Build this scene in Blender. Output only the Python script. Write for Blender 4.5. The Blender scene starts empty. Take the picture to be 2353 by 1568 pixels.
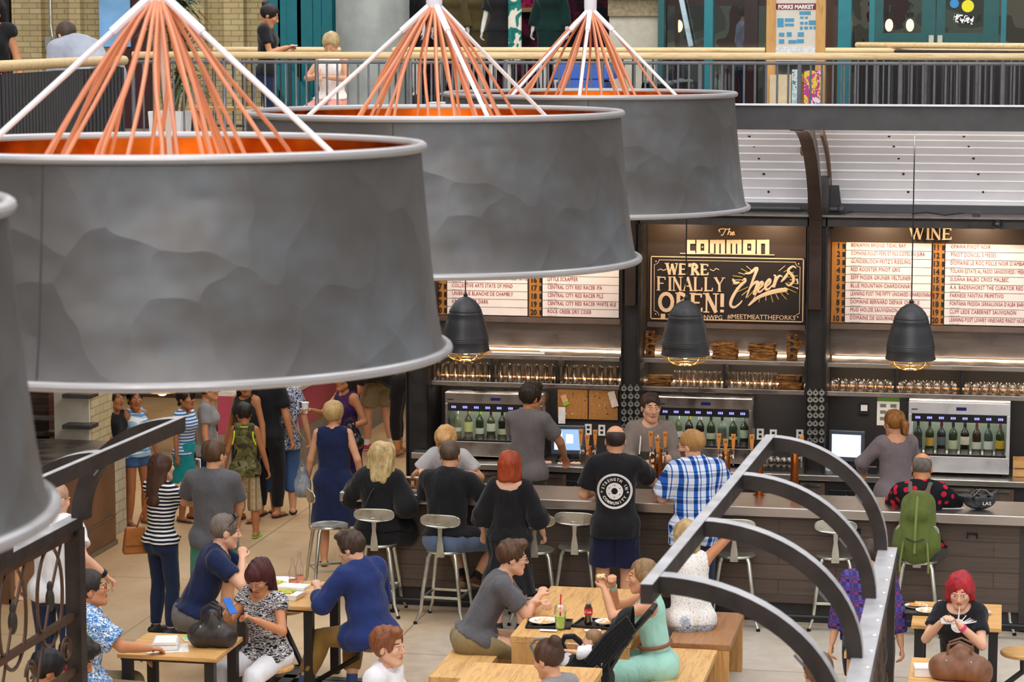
import bpy, math, random
import numpy as np
from mathutils import Vector, Matrix
random.seed(7); rng = np.random.RandomState(3)
SC = bpy.context.scene; COL = SC.collection
PI = math.pi
# ---------------------------------------------------------------- camera geometry
F = 5800.0; A = math.radians(11); PT = math.atan(718/F); H = 5.2
def ray(u, v):
    x = (u-1176.5)/F; y = -(v-784)/F
    cp, sp = math.cos(PT), math.sin(PT)
    fw = cp+y*sp; up = -sp+y*cp
    return (x*math.cos(A)-fw*math.sin(A), x*math.sin(A)+fw*math.cos(A), up)
def atz(u, v, z):
    r = ray(u, v); t = (z-H)/r[2]; return Vector((r[0]*t, r[1]*t, z))
def atY(u, v, Y):
    r = ray(u, v); t = Y/r[1]; return Vector((r[0]*t, Y, H+r[2]*t))
# ---------------------------------------------------------------- tagging
def tag(o, label=None, cat=None, group=None, kind=None):
    if label: o['label'] = label
    if cat: o['category'] = cat
    if group: o['group'] = group
    if kind: o['kind'] = kind
    return o
def thing(name, label, cat, loc=(0, 0, 0), rz=0, group=None):
    o = bpy.data.objects.new(name, None); COL.objects.link(o)
    o.location = loc; o.rotation_euler = (0, 0, rz); o.empty_display_size = .1
    return tag(o, label, cat, group)
def kids(o): return [c for c in ALLKIDS.get(o.name, [])]
ALLKIDS = {}
def setp(o, parent):
    if parent is not None:
        o.parent = parent; ALLKIDS.setdefault(parent.name, []).append(o)
def dup(root, loc=None, rz=None, label=None, group=None, parent=None):
    c = root.copy(); COL.objects.link(c); setp(c, parent)
    if loc is not None: c.location = loc
    if rz is not None: c.rotation_euler = (c.rotation_euler[0], c.rotation_euler[1], rz)
    if label: c['label'] = label
    if group: c['group'] = group
    for ch in kids(root): dup(ch, parent=c)
    return c
# ---------------------------------------------------------------- mesh builder
class MB:
    def __init__(s): s.v = []; s.f = []; s.m = []; s.mi = 0
    def add(s, vs, fs):
        n = len(s.v); s.v += [tuple(q) for q in vs]
        s.f += [tuple(i+n for i in f) for f in fs]; s.m += [s.mi]*len(fs); return s
    def box(s, x0, x1, y0, y1, z0, z1, M=None):
        vs = [(x, y, z) for x in (x0, x1) for y in (y0, y1) for z in (z0, z1)]
        if M is not None: vs = [M @ Vector(q) for q in vs]
        return s.add(vs, [(0, 1, 3, 2), (4, 6, 7, 5), (0, 4, 5, 1), (2, 3, 7, 6), (0, 2, 6, 4), (1, 5, 7, 3)])
    def beam(s, a, b, w, h, up=(0, 0, 1)):
        a = Vector(a); b = Vector(b); d = (b-a); L = d.length; d.normalize()
        sd = d.cross(Vector(up)); 
        if sd.length < 1e-4: sd = d.cross(Vector((0, 1, 0)))
        sd.normalize(); u = sd.cross(d)
        vs = [q+sd*i*w/2+u*j*h/2 for q in (a, b) for i in (-1, 1) for j in (-1, 1)]
        return s.add(vs, [(0, 1, 3, 2), (4, 6, 7, 5), (0, 4, 5, 1), (2, 3, 7, 6), (0, 2, 6, 4), (1, 5, 7, 3)])
    def tube(s, pts, r, n=8, closed=False, flat=None):
        pts = [Vector(p) for p in pts]; N = len(pts)
        rs = r if isinstance(r, (list, tuple)) else [r]*N
        base = len(s.v); prev = None
        for i, p in enumerate(pts):
            if closed: t = pts[(i+1) % N]-pts[i-1]
            else: t = pts[min(i+1, N-1)]-pts[max(i-1, 0)]
            if t.length < 1e-9: t = Vector((0, 0, 1))
            t.normalize()
            if prev is None:
                x = t.cross(Vector((0, 0, 1)))
                if x.length < .05: x = t.cross(Vector((0, 1, 0)))
            else: x = prev-t*prev.dot(t)
            x.normalize(); prev = x; y = t.cross(x)
            for k in range(n):
                a = 2*PI*k/n
                s.v.append(tuple(p+x*math.cos(a)*rs[i]+y*math.sin(a)*rs[i]))
        M = N if closed else N-1
        for i in range(M):
            j = (i+1) % N
            for k in range(n):
                s.f.append((base+i*n+k, base+i*n+(k+1) % n, base+j*n+(k+1) % n, base+j*n+k)); s.m.append(s.mi)
        if not closed:
            s.f.append(tuple(base+k for k in range(n))[::-1]); s.f.append(tuple(base+(N-1)*n+k for k in range(n))); s.m += [s.mi]*2
        return s
    def lathe(s, prof, c=(0, 0, 0), n=24, M=None, cap=False):
        base = len(s.v); c = Vector(c)
        for (r, z) in prof:
            for k in range(n):
                a = 2*PI*k/n; q = Vector((r*math.cos(a), r*math.sin(a), z))
                if M is not None: q = M @ q
                s.v.append(tuple(q+c))
        for i in range(len(prof)-1):
            for k in range(n):
                s.f.append((base+i*n+k, base+i*n+(k+1) % n, base+(i+1)*n+(k+1) % n, base+(i+1)*n+k)); s.m.append(s.mi)
        if cap:
            s.f.append(tuple(base+k for k in range(n))[::-1]); s.f.append(tuple(base+(len(prof)-1)*n+k for k in range(n))); s.m += [s.mi]*2
        return s
    def ell(s, c, r, M=None, n=12, m=8):
        prof = [(max(1e-4, math.sin(PI*i/m)), -math.cos(PI*i/m)) for i in range(m+1)]
        S = Matrix.Diagonal((r[0], r[1], r[2])) if not isinstance(r, (int, float)) else Matrix.Diagonal((r, r, r))
        if M is not None: S = M @ S
        return s.lathe(prof, c, n, S)
    def prism(s, poly, t0, t1, M=None, ax='y'):
        # poly in (x,z), extruded along y
        n = len(poly); vs = []
        for t in (t0, t1):
            for (a, b) in poly: vs.append((a, t, b) if ax == 'y' else ((a, b, t) if ax == 'z' else (t, a, b)))
        if M is not None: vs = [M @ Vector(q) for q in vs]
        fs = [tuple(range(n))[::-1], tuple(range(n, 2*n))]+[(i, (i+1) % n, n+(i+1) % n, n+i) for i in range(n)]
        return s.add(vs, fs)
    def quad(s, a, b, c, d): return s.add([a, b, c, d], [(0, 1, 2, 3)])
    def build(s, name, mat, parent=None, smooth=False, bevel=0, autos=None, loc=None):
        me = bpy.data.meshes.new(name); me.from_pydata(s.v, [], s.f)
        for m in (mat if isinstance(mat, (list, tuple)) else [mat]): me.materials.append(m)
        if isinstance(mat, (list, tuple)): me.polygons.foreach_set('material_index', s.m)
        me.update()
        import bmesh as _b
        bm = _b.new(); bm.from_mesh(me); _b.ops.recalc_face_normals(bm, faces=bm.faces); bm.to_mesh(me); bm.free()
        if smooth or autos:
            me.polygons.foreach_set('use_smooth', [True]*len(me.polygons))
            try: me.set_sharp_from_angle(angle=math.radians(autos or 35))
            except Exception: pass
        o = bpy.data.objects.new(name, me); COL.objects.link(o); setp(o, parent)
        if loc is not None: o.location = loc
        if bevel:
            md = o.modifiers.new('bevel', 'BEVEL'); md.width = bevel; md.segments = 2; md.limit_method = 'ANGLE'
        return o
def struct(name, mb, mat, **k):
    o = mb.build(name, mat, **k); o['kind'] = 'structure'; return o
def R3(rx=0, ry=0, rz=0): return (Matrix.Rotation(rz, 3, 'Z') @ Matrix.Rotation(ry, 3, 'Y') @ Matrix.Rotation(rx, 3, 'X'))
# ---------------------------------------------------------------- materials
MATS = {}
def srgb(h):
    if isinstance(h, str):
        h = h.lstrip('#'); c = [int(h[i:i+2], 16)/255 for i in (0, 2, 4)]
    else: c = h
    return tuple(x/12.92 if x <= .04045 else ((x+.055)/1.055)**2.4 for x in c)+(1,)
class NT:
    def __init__(s, name):
        m = bpy.data.materials.new(name); m.use_nodes = True; s.m = m; s.t = m.node_tree; s.N = s.t.nodes; s.L = s.t.links
        s.b = s.N['Principled BSDF']; s.tc = None
    def n(s, typ, **kw):
        x = s.N.new('ShaderNode'+typ)
        for k, v in kw.items():
            if k.startswith('i_'): x.inputs[k[2:].replace('_', ' ')].default_value = v
            else: setattr(x, k, v)
        return x
    def coord(s, scale=(1, 1, 1), rot=(0, 0, 0), kind='Object', loc=(0, 0, 0)):
        if s.tc is None: s.tc = s.n('TexCoord')
        mp = s.n('Mapping'); mp.inputs['Scale'].default_value = scale; mp.inputs['Rotation'].default_value = rot; mp.inputs['Location'].default_value = loc
        s.L.new(s.tc.outputs[kind], mp.inputs[0]); return mp.outputs[0]
    def noise(s, vec, scale, detail=3, rough=.5, dist=0):
        x = s.n('TexNoise'); x.inputs['Scale'].default_value = scale; x.inputs['Detail'].default_value = detail
        x.inputs['Roughness'].default_value = rough; x.inputs['Distortion'].default_value = dist
        s.L.new(vec, x.inputs['Vector']); return x.outputs['Fac']
    def ramp(s, fac, stops, const=False):
        x = s.n('ValToRGB'); cr = x.color_ramp
        if const: cr.interpolation = 'CONSTANT'
        while len(cr.elements) < len(stops): cr.elements.new(.5)
        for e, (p, c) in zip(cr.elements, stops): e.position = p; e.color = c if len(c) == 4 else srgb(c)
        s.L.new(fac, x.inputs[0]); return x.outputs[0]
    def math(s, op, a, b=None, c=None):
        x = s.n('Math', operation=op)
        for i, q in enumerate((a, b, c)):
            if q is None: continue
            if isinstance(q, (int, float)): x.inputs[i].default_value = q
            else: s.L.new(q, x.inputs[i])
        return x.outputs[0]
    def mix(s, fac, a, b, blend='MIX'):
        x = s.n('Mix', data_type='RGBA', blend_type=blend)
        for i, q in ((0, fac), (6, a), (7, b)):
            if isinstance(q, (int, float)): x.inputs[i].default_value = q
            elif isinstance(q, (tuple, list, str)): x.inputs[i].default_value = srgb(q) if isinstance(q, str) else q
            else: s.L.new(q, x.inputs[i])
        return x.outputs[2]
    def bump(s, h, strength=.3, dist=.01):
        x = s.n('Bump'); x.inputs['Strength'].default_value = strength; x.inputs['Distance'].default_value = dist
        s.L.new(h, x.inputs['Height']); s.L.new(x.outputs[0], s.b.inputs['Normal']); return x
    def set(s, col=None, rough=.5, metal=0, spec=.5, **kw):
        if col is not None:
            if isinstance(col, (str,)): s.b.inputs['Base Color'].default_value = srgb(col)
            elif isinstance(col, tuple): s.b.inputs['Base Color'].default_value = col
            else: s.L.new(col, s.b.inputs['Base Color'])
        if isinstance(rough, (int, float)): s.b.inputs['Roughness'].default_value = rough
        else: s.L.new(rough, s.b.inputs['Roughness'])
        s.b.inputs['Metallic'].default_value = metal; s.b.inputs['Specular IOR Level'].default_value = spec
        for k, v in kw.items(): s.b.inputs[k.replace('_', ' ')].default_value = v
        return s.m
def dark(h, k):
    c = srgb(h) if isinstance(h, str) else h
    return (c[0]*k, c[1]*k, c[2]*k, 1)
def plain(name, col, rough=.5, metal=0, var=.12, scale=8, bump=0, bscale=60, **kw):
    if name in MATS: return MATS[name]
    t = NT(name); v = t.coord()
    n = t.noise(v, scale, 4)
    c = t.ramp(n, [(.3, dark(col, 1-var)), (.7, dark(col, 1+var))])
    if bump: t.bump(t.noise(v, bscale, 3), bump, .004)
    MATS[name] = t.set(c, rough, metal, **kw); return MATS[name]
def emit(name, col, s):
    if name in MATS: return MATS[name]
    t = NT(name); t.b.inputs['Emission Color'].default_value = srgb(col); t.b.inputs['Emission Strength'].default_value = s
    MATS[name] = t.set(col, .6); return MATS[name]
def fabric(name, col, var=.12, rough=.9, heather=0):
    if name in MATS: return MATS[name]
    t = NT(name); v = t.coord()
    n = t.noise(v, 6, 3)
    c = t.ramp(n, [(.3, dark(col, 1-var)), (.7, dark(col, 1+var))])
    if heather:
        c = t.mix(heather, c, t.ramp(t.noise(t.coord((1, 1, 3)), 160, 2), [(.35, dark(col, .45)), (.65, dark(col, 1.6))]))
    w = t.noise(t.coord((1, 1, .35)), 16, 4, .6, .6)
    t.bump(w, .7, .025)
    MATS[name] = t.set(c, rough, spec=.2, Sheen_Weight=.15); return MATS[name]
def stripes(name, c1, c2, freq=38, duty=.5, axis='z', warp=.0):
    if name in MATS: return MATS[name]
    t = NT(name); v = t.coord()
    sp = t.n('SeparateXYZ'); t.L.new(v, sp.inputs[0]); ax = {'x': 0, 'y': 1, 'z': 2}[axis]
    s = t.math('ADD', sp.outputs[ax], t.math('MULTIPLY', t.noise(v, 5, 2), warp))
    fr = t.math('FRACT', t.math('MULTIPLY', s, freq))
    c = t.ramp(fr, [(0, srgb(c1)), (duty, srgb(c2))], True)
    t.bump(t.noise(t.coord((1, 1, .35)), 16, 4), .6, .02)
    MATS[name] = t.set(c, .9, spec=.2); return MATS[name]
def plaid(name, base, c1, c2, c3, freq=9):
    if name in MATS: return MATS[name]
    t = NT(name); v = t.coord(); sp = t.n('SeparateXYZ'); t.L.new(v, sp.inputs[0])
    xy = t.math('ADD', sp.outputs[0], t.math('MULTIPLY', sp.outputs[1], .25))
    def band(s, f, st): return t.ramp(t.math('FRACT', t.math('MULTIPLY', s, f)), st, True)
    W = (1, 1, 1, 1); K = (0, 0, 0, 1)
    a = band(xy, freq, [(0, K), (.30, W), (.62, K), (.80, W), (.88, K)])
    b = band(sp.outputs[2], freq, [(0, K), (.34, W), (.64, K), (.80, W), (.88, K)])
    c = t.mix(a, base, c1); c = t.mix(t.math('MULTIPLY', b, .6), c, c2)
    c = t.mix(t.math('MULTIPLY', t.math('MULTIPLY', a, b), .9), c, c3)
    t.bump(t.noise(t.coord((1, 1, .35)), 16, 4), .5, .02)
    MATS[name] = t.set(c, .9, spec=.2); return MATS[name]
def blotch(name, cols, scale=14, detail=3, rough=.85, dist=.5, stretch=(1, 1, 1)):
    if name in MATS: return MATS[name]
    t = NT(name); v = t.coord(stretch); n = t.noise(v, scale, detail, .6, dist)
    k = len(cols); st = [(.32+.36*i/k if i else 0, srgb(c)) for i, c in enumerate(cols)]
    c = t.ramp(n, st, True)
    t.bump(t.noise(t.coord((1, 1, .35)), 16, 4), .5, .02)
    MATS[name] = t.set(c, rough, spec=.2); return MATS[name]
def dots(name, base, c1, scale=14, size=.3):
    if name in MATS: return MATS[name]
    t = NT(name); v = t.coord(); x = t.n('TexVoronoi'); x.inputs['Scale'].default_value = scale; t.L.new(v, x.inputs['Vector'])
    c = t.ramp(x.outputs['Distance'], [(0, srgb(c1)), (size, srgb(base))], True)
    t.bump(t.noise(t.coord((1, 1, .35)), 16, 4), .5, .02)
    MATS[name] = t.set(c, .85, spec=.2); return MATS[name]
def skin(col):
    k = 'skin_'+col
    if k in MATS: return MATS[k]
    t = NT(k); n = t.noise(t.coord(), 9, 4)
    c = t.ramp(n, [(.3, dark(col, .9)), (.72, dark(col, 1.08))])
    t.bump(t.noise(t.coord(), 220, 2), .06, .001)
    MATS[k] = t.set(c, .5, spec=.35, Subsurface_Weight=.12, Subsurface_Scale=.01); return MATS[k]
def hairm(col, hi=None, bright=1.7):
    k = 'hair_'+col+(hi or '')
    if k in MATS: return MATS[k]
    t = NT(k); v = t.coord((1, 1, .12)); n = t.noise(v, 130, 3, .6, .3); n2 = t.noise(t.coord((1, 1, .5)), 14, 3)
    c = t.ramp(n, [(.3, dark(col, .55)), (.7, srgb(hi) if hi else dark(col, bright))])
    c = t.mix(.45, c, t.ramp(n2, [(.35, dark(col, .6)), (.7, srgb(hi) if hi else dark(col, bright))]))
    t.bump(n, .7, .006)
    MATS[k] = t.set(c, .5, spec=.4); return MATS[k]
def wood(name, c1, c2, axis=0, scale=3., rough=.45, knots=True):
    if name in MATS: return MATS[name]
    t = NT(name); st = [9, 9, 9]; st[axis] = .9
    v = t.coord(tuple(st)); n = t.noise(v, scale, 6, .62, 1.0); f = t.noise(t.coord(tuple(q*6 for q in st)), scale, 2)
    c = t.ramp(n, [(.25, srgb(c2)), (.5, srgb(c1)), (.75, dark(c1, 1.15))])
    c = t.mix(.18, c, t.ramp(f, [(.3, dark(c2, .8)), (.7, dark(c1, 1.2))]))
    s2 = [1, 1, 1]; s2[axis] = .3
    if knots:
        k = t.ramp(t.noise(t.coord(tuple(s2)), 3.2, 3, .5, 1.5), [(.62, (0, 0, 0, 1)), (.72, (1, 1, 1, 1))])
        c = t.mix(t.math('MULTIPLY', k, .5), c, dark(c2, .55))
    # staves
    b = t.n('SeparateXYZ'); t.L.new(t.coord(), b.inputs[0]); o = 1 if axis == 0 else 0
    fr = t.math('FRACT', t.math('MULTIPLY', b.outputs[o], 9.))
    ln = t.ramp(fr, [(0, (1, 1, 1, 1)), (.025, (0, 0, 0, 1))], True)
    c = t.mix(t.math('MULTIPLY', ln, .25), c, dark(c2, .6))
    t.bump(n, .08, .003)
    MATS[name] = t.set(c, rough); return MATS[name]
def metal(name, col, rough=.35, scale=6, var=.15, brushed=None, metalness=1., rv=.15, bump=0):
    if name in MATS: return MATS[name]
    t = NT(name); v = t.coord(brushed or (1, 1, 1)); n = t.noise(v, scale, 5, .6)
    c = t.ramp(n, [(.3, dark(col, 1-var)), (.7, dark(col, 1+var))])
    r = t.ramp(t.noise(t.coord(), 5, 4), [(.3, (max(0, rough-rv),)*3+(1,)), (.7, (min(1, rough+rv),)*3+(1,))])
    if bump: t.bump(n, bump, .01)
    MATS[name] = t.set(c, r, metalness); return MATS[name]
def brick(name, c1, c2, mortar, scale=1., bw=.22, bh=.075, plane='xz', rough=.9, paint=None):
    if name in MATS: return MATS[name]
    t = NT(name); v = t.coord(); sp = t.n('SeparateXYZ'); t.L.new(v, sp.inputs[0]); cb = t.n('CombineXYZ')
    i, j = {'xz': (0, 2), 'yz': (1, 2), 'xy': (0, 1)}[plane]
    t.L.new(sp.outputs[i], cb.inputs[0]); t.L.new(sp.outputs[j], cb.inputs[1])
    x = t.n('TexBrick'); t.L.new(cb.outputs[0], x.inputs[0])
    x.inputs['Scale'].default_value = 1; x.inputs['Brick Width'].default_value = bw; x.inputs['Row Height'].default_value = bh
    x.inputs['Mortar Size'].default_value = .007; x.inputs['Mortar Smooth'].default_value = .2
    x.inputs['Color1'].default_value = srgb(c1); x.inputs['Color2'].default_value = srgb(c2); x.inputs['Mortar'].default_value = srgb(mortar)
    c = t.mix(.35, x.outputs[0], t.ramp(t.noise(v, 3, 5, .6), [(.3, dark(c1, .6)), (.7, dark(c1, 1.2))]), 'MIX')
    h = t.math('ADD', t.math('MULTIPLY', x.outputs['Fac'], -1), t.math('MULTIPLY', t.noise(v, 40, 3), .3))
    t.bump(h, .7, .012)
    MATS[name] = t.set(c, rough); return MATS[name]
def glassy(name, col='#ffffff', rough=.02, alpha=None):
    if name in MATS: return MATS[name]
    t = NT(name); MATS[name] = t.set(col, rough, Transmission_Weight=1., IOR=1.45); return MATS[name]
def clearg(name, col='#ffffff', opa=.2, rough=.05):
    """thin clear glass: transparent mixed with gloss"""
    if name in MATS: return MATS[name]
    t = NT(name); N = t.N; tr = t.n('BsdfTransparent'); tr.inputs[0].default_value = srgb(col)
    gl = t.n('BsdfGlossy'); gl.inputs['Roughness'].default_value = rough; gl.inputs['Color'].default_value = (.9, .9, .9, 1)
    lw = t.n('LayerWeight'); lw.inputs['Blend'].default_value = .35
    f = t.math('ADD', t.math('MULTIPLY', lw.outputs['Facing'], .75), opa)
    ms = t.n('MixShader'); t.L.new(f, ms.inputs[0]); t.L.new(tr.outputs[0], ms.inputs[1]); t.L.new(gl.outputs[0], ms.inputs[2])
    t.L.new(ms.outputs[0], t.N['Material Output'].inputs[0]); MATS[name] = t.m; return t.m

BLACKM = metal('blackened_steel', '#2b2a2b', .42, var=.25, metalness=.55)
STEEL = metal('brushed_stainless', '#a79e96', .32, brushed=(1, 30, 30), scale=3)
STEELX = metal('counter_stainless', '#c2bbb4', .34, brushed=(.6, 12, 12), scale=3, rv=.04, var=.05)
GALV = metal('galvanised_steel', '#b9bcb4', .34, scale=12, var=.2)
CHAR = plain('charcoal_panel', '#2a2827', .5, var=.2)
BLACKP = plain('black_plastic', '#141416', .4)
RUB = plain('black_rubber', '#0d0d0d', .7)
WHITEP = plain('white_plastic', '#eceae6', .4, var=.04)
PAPER = plain('white_paper', '#f2efea', .8, var=.04)
COPPER = metal('copper', '#b86a3c', .25, scale=4, var=.2)
OAK = wood('oak_table', '#d9a866', '#a9713a', 0)
OAKV = wood('oak_upright', '#cf9e5f', '#a9713a', 2)
OAKY = wood('oak_long', '#dcae6e', '#a9713a', 1)

# ---------------------------------------------------------------- camera
cam = bpy.data.cameras.new('camera'); co = bpy.data.objects.new('camera', cam); COL.objects.link(co)
cam.sensor_width = 36; cam.lens = 36*F/2353; co.location = (0, 0, H); cam.clip_start = .2; cam.clip_end = 200
co.rotation_euler = (PI/2-PT, 0, A)
cam.dof.use_dof = True; cam.dof.focus_distance = 22.3; cam.dof.aperture_fstop = 5.0
SC.camera = co
SC.view_settings.view_transform = 'Standard'; SC.view_settings.look = 'None'; SC.view_settings.gamma = 1
SC.view_settings.use_curve_mapping = False; SC.view_settings.exposure = 0.2
# ---------------------------------------------------------------- implicit surfaces
def V3(*a): return np.array(a, dtype=np.float64)
class Field:
    def __init__(s, lo, hi, step, fine=()):
        s.ax = []
        for i in range(3):
            pts = [lo[i]]; x = lo[i]
            iv = [(c[i]-r, c[i]+r, st) for (c, r, st) in fine]
            while x < hi[i]:
                d = step
                for (a, b, st) in iv:
                    if a <= x <= b: d = min(d, st)
                    elif a > x and x+d > a: d = min(d, max(st, a-x))
                x += d; pts.append(x)
            s.ax.append(np.array(pts, dtype=np.float32))
        s.F = np.full([len(a) for a in s.ax], .3, dtype=np.float32)
    def sub(s, lo, hi):
        sl = []
        for i in range(3):
            a = int(np.searchsorted(s.ax[i], lo[i])); b = int(np.searchsorted(s.ax[i], hi[i]))
            a = max(0, a-1); b = min(len(s.ax[i]), b+1)
            if b-a < 1: return None, None
            sl.append(slice(a, b))
        return tuple(sl), (s.ax[0][sl[0]][:, None, None], s.ax[1][sl[1]][None, :, None], s.ax[2][sl[2]][None, None, :])
    def comb(s, sl, d, k, mode):
        F = s.F[sl]; d = d.astype(np.float32)
        if mode == 'add':
            h = np.maximum(k-np.abs(F-d), 0)/max(k, 1e-6); s.F[sl] = np.minimum(F, d)-h*h*k*.25
        elif mode == 'sub':
            h = np.maximum(k-np.abs(F+d), 0)/max(k, 1e-6); s.F[sl] = np.maximum(F, -d)+h*h*k*.25
    def cone(s, a, b, ra, rb, k=.02, n=None, fl=1., mode='add', cap=0, bump=0):
        a = np.asarray(a, float); b = np.asarray(b, float); m = max(ra, rb)
        pad = m+k+.03
        lo = np.minimum(a, b)-pad; hi = np.maximum(a, b)+pad
        sl, g = s.sub(lo, hi)
        if sl is None: return
        x, y, z = g[0]-a[0], g[1]-a[1], g[2]-a[2]
        e = b-a
        if n is not None and fl != 1.:
            n = np.asarray(n, float); n = n/np.linalg.norm(n); q = 1/fl-1
            dn = x*n[0]+y*n[1]+z*n[2]
            x = x+n[0]*dn*q; y = y+n[1]*dn*q; z = z+n[2]*dn*q
            e = e+n*np.dot(e, n)*q
        L2 = max(float(np.dot(e, e)), 1e-9)
        t0 = (x*e[0]+y*e[1]+z*e[2])/L2; t = np.clip(t0, 0, 1)
        d = np.sqrt((x-t*e[0])**2+(y-t*e[1])**2+(z-t*e[2])**2)-(ra+(rb-ra)*t)
        if bump: d = d-bump*np.sin(PI*np.clip(t, 0, 1))
        if fl < 1: d = d*(.5+.5*fl)
        L = math.sqrt(L2)
        if cap & 2: d = np.maximum(d, (t0-1)*L)
        if cap & 1: d = np.maximum(d, -t0*L)
        s.comb(sl, d, k, mode)
    def ell(s, c, r, k=.01, M=None, mode='add'):
        c = np.asarray(c, float); r = np.asarray(r, float); m = float(max(r)); pad = m+k+.03
        sl, g = s.sub(c-pad, c+pad)
        if sl is None: return
        x, y, z = g[0]-c[0], g[1]-c[1], g[2]-c[2]
        if M is not None:
            x, y, z = (x*M[0, 0]+y*M[1, 0]+z*M[2, 0], x*M[0, 1]+y*M[1, 1]+z*M[2, 1], x*M[0, 2]+y*M[1, 2]+z*M[2, 2])
        q = np.sqrt((x/r[0])**2+(y/r[1])**2+(z/r[2])**2)
        q2 = np.sqrt((x/r[0]**2)**2+(y/r[1]**2)**2+(z/r[2]**2)**2)+1e-6
        d = q*(q-1)/q2
        s.comb(sl, d, k, mode)
    def plane(s, p, n):   # keep the side opposite to n
        n = np.asarray(n, float); n = n/np.linalg.norm(n)
        X, Y, Z = s.ax[0][:, None, None], s.ax[1][None, :, None], s.ax[2][None, None, :]
        d = (X-p[0])*n[0]+(Y-p[1])*n[1]+(Z-p[2])*n[2]
        s.F = np.maximum(s.F, d.astype(np.float32))
    def mesh(s):
        F = s.F; S = F < 0; nx, ny, nz = F.shape
        c = np.zeros((nx-1, ny-1, nz-1), dtype=np.int8)
        for i in (0, 1):
            for j in (0, 1):
                for k in (0, 1): c += S[i:nx-1+i, j:ny-1+j, k:nz-1+k]
        act = (c > 0) & (c < 8)
        I, J, K = np.nonzero(act); n = len(I)
        if n == 0: return np.zeros((0, 3)), np.zeros((0, 4), int)
        idx = np.full(act.shape, -1, dtype=np.int32); idx[I, J, K] = np.arange(n)
        P = np.zeros((n, 3)); W = np.zeros(n)
        X, Y, Z = s.ax
        cor = [(0, 0, 0), (1, 0, 0), (0, 1, 0), (1, 1, 0), (0, 0, 1), (1, 0, 1), (0, 1, 1), (1, 1, 1)]
        ed = [(0, 1), (2, 3), (4, 5), (6, 7), (0, 2), (1, 3), (4, 6), (5, 7), (0, 4), (1, 5), (2, 6), (3, 7)]
        vals = [F[I+a, J+b, K+d] for (a, b, d) in cor]
        pos = [np.stack([X[I+a], Y[J+b], Z[K+d]], 1).astype(float) for (a, b, d) in cor]
        for (a, b) in ed:
            m = (vals[a] < 0) != (vals[b] < 0)
            t = np.where(m, vals[a]/(vals[a]-vals[b]+1e-12), 0)[:, None]
            P += np.where(m[:, None], pos[a]*(1-t)+pos[b]*t, 0); W += m
        P /= W[:, None]
        fs = []
        m = S[:-1, 1:-1, 1:-1] != S[1:, 1:-1, 1:-1]; i, j, k = np.nonzero(m); j += 1; k += 1
        q = np.stack([idx[i, j-1, k-1], idx[i, j, k-1], idx[i, j, k], idx[i, j-1, k]], 1); fl = S[i, j, k]; q[~fl] = q[~fl][:, ::-1]; fs.append(q)
        m = S[1:-1, :-1, 1:-1] != S[1:-1, 1:, 1:-1]; i, j, k = np.nonzero(m); i += 1; k += 1
        q = np.stack([idx[i-1, j, k-1], idx[i-1, j, k], idx[i, j, k], idx[i, j, k-1]], 1); fl = S[i, j, k]; q[~fl] = q[~fl][:, ::-1]; fs.append(q)
        m = S[1:-1, 1:-1, :-1] != S[1:-1, 1:-1, 1:]; i, j, k = np.nonzero(m); i += 1; j += 1
        q = np.stack([idx[i-1, j-1, k], idx[i, j-1, k], idx[i, j, k], idx[i-1, j, k]], 1); fl = S[i, j, k]; q[~fl] = q[~fl][:, ::-1]; fs.append(q)
        q = np.concatenate(fs); q = q[(q >= 0).all(1)]
        return P, q
def vnormals(P, q):
    a, b, c, d = P[q[:, 0]], P[q[:, 1]], P[q[:, 2]], P[q[:, 3]]
    fn = np.cross(c-a, d-b); N = np.zeros_like(P)
    for k in range(4): np.add.at(N, q[:, k], fn)
    return N/(np.linalg.norm(N, axis=1)[:, None]+1e-12)
def relax(P, q, it=1):
    for _ in range(it):
        S = np.zeros_like(P); W = np.zeros(len(P))
        for a, b in ((0, 1), (1, 2), (2, 3), (3, 0)):
            np.add.at(S, q[:, a], P[q[:, b]]); np.add.at(W, q[:, a], 1)
            np.add.at(S, q[:, b], P[q[:, a]]); np.add.at(W, q[:, b], 1)
        P = .5*P+.5*S/np.maximum(W, 1)[:, None]
    return P
def wrinkle(P, q, amp, f=22, seed=0, zs=.5):
    if amp <= 0 or len(P) == 0: return P
    r = np.random.RandomState(seed); N = vnormals(P, q); d = np.zeros(len(P))
    for i in range(5):
        k = r.randn(3)*f*(.5+.35*i); k[2] *= zs
        d += np.sin(P @ k+r.rand()*6+1.3*np.sin(P @ (r.randn(3)*9)))/(1+.4*i)
    return P+N*(amp*d*.45)[:, None]
def npmesh(name, P, q, mats, parent, mi=None, smooth=True):
    me = bpy.data.meshes.new(name); me.vertices.add(len(P)); me.vertices.foreach_set('co', np.asarray(P, dtype=np.float32).ravel())
    n = len(q); me.loops.add(n*4); me.loops.foreach_set('vertex_index', q.astype(np.int32).ravel())
    me.polygons.add(n); me.polygons.foreach_set('loop_start', np.arange(0, n*4, 4, dtype=np.int32))
    try: me.polygons.foreach_set('loop_total', np.full(n, 4, dtype=np.int32))
    except Exception: pass
    me.polygons.foreach_set('use_smooth', np.ones(n, dtype=bool))
    for m in mats: me.materials.append(m)
    if mi is not None: me.polygons.foreach_set('material_index', mi.astype(np.int32))
    me.update(calc_edges=True)
    o = bpy.data.objects.new(name, me); COL.objects.link(o); setp(o, parent); return o
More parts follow.
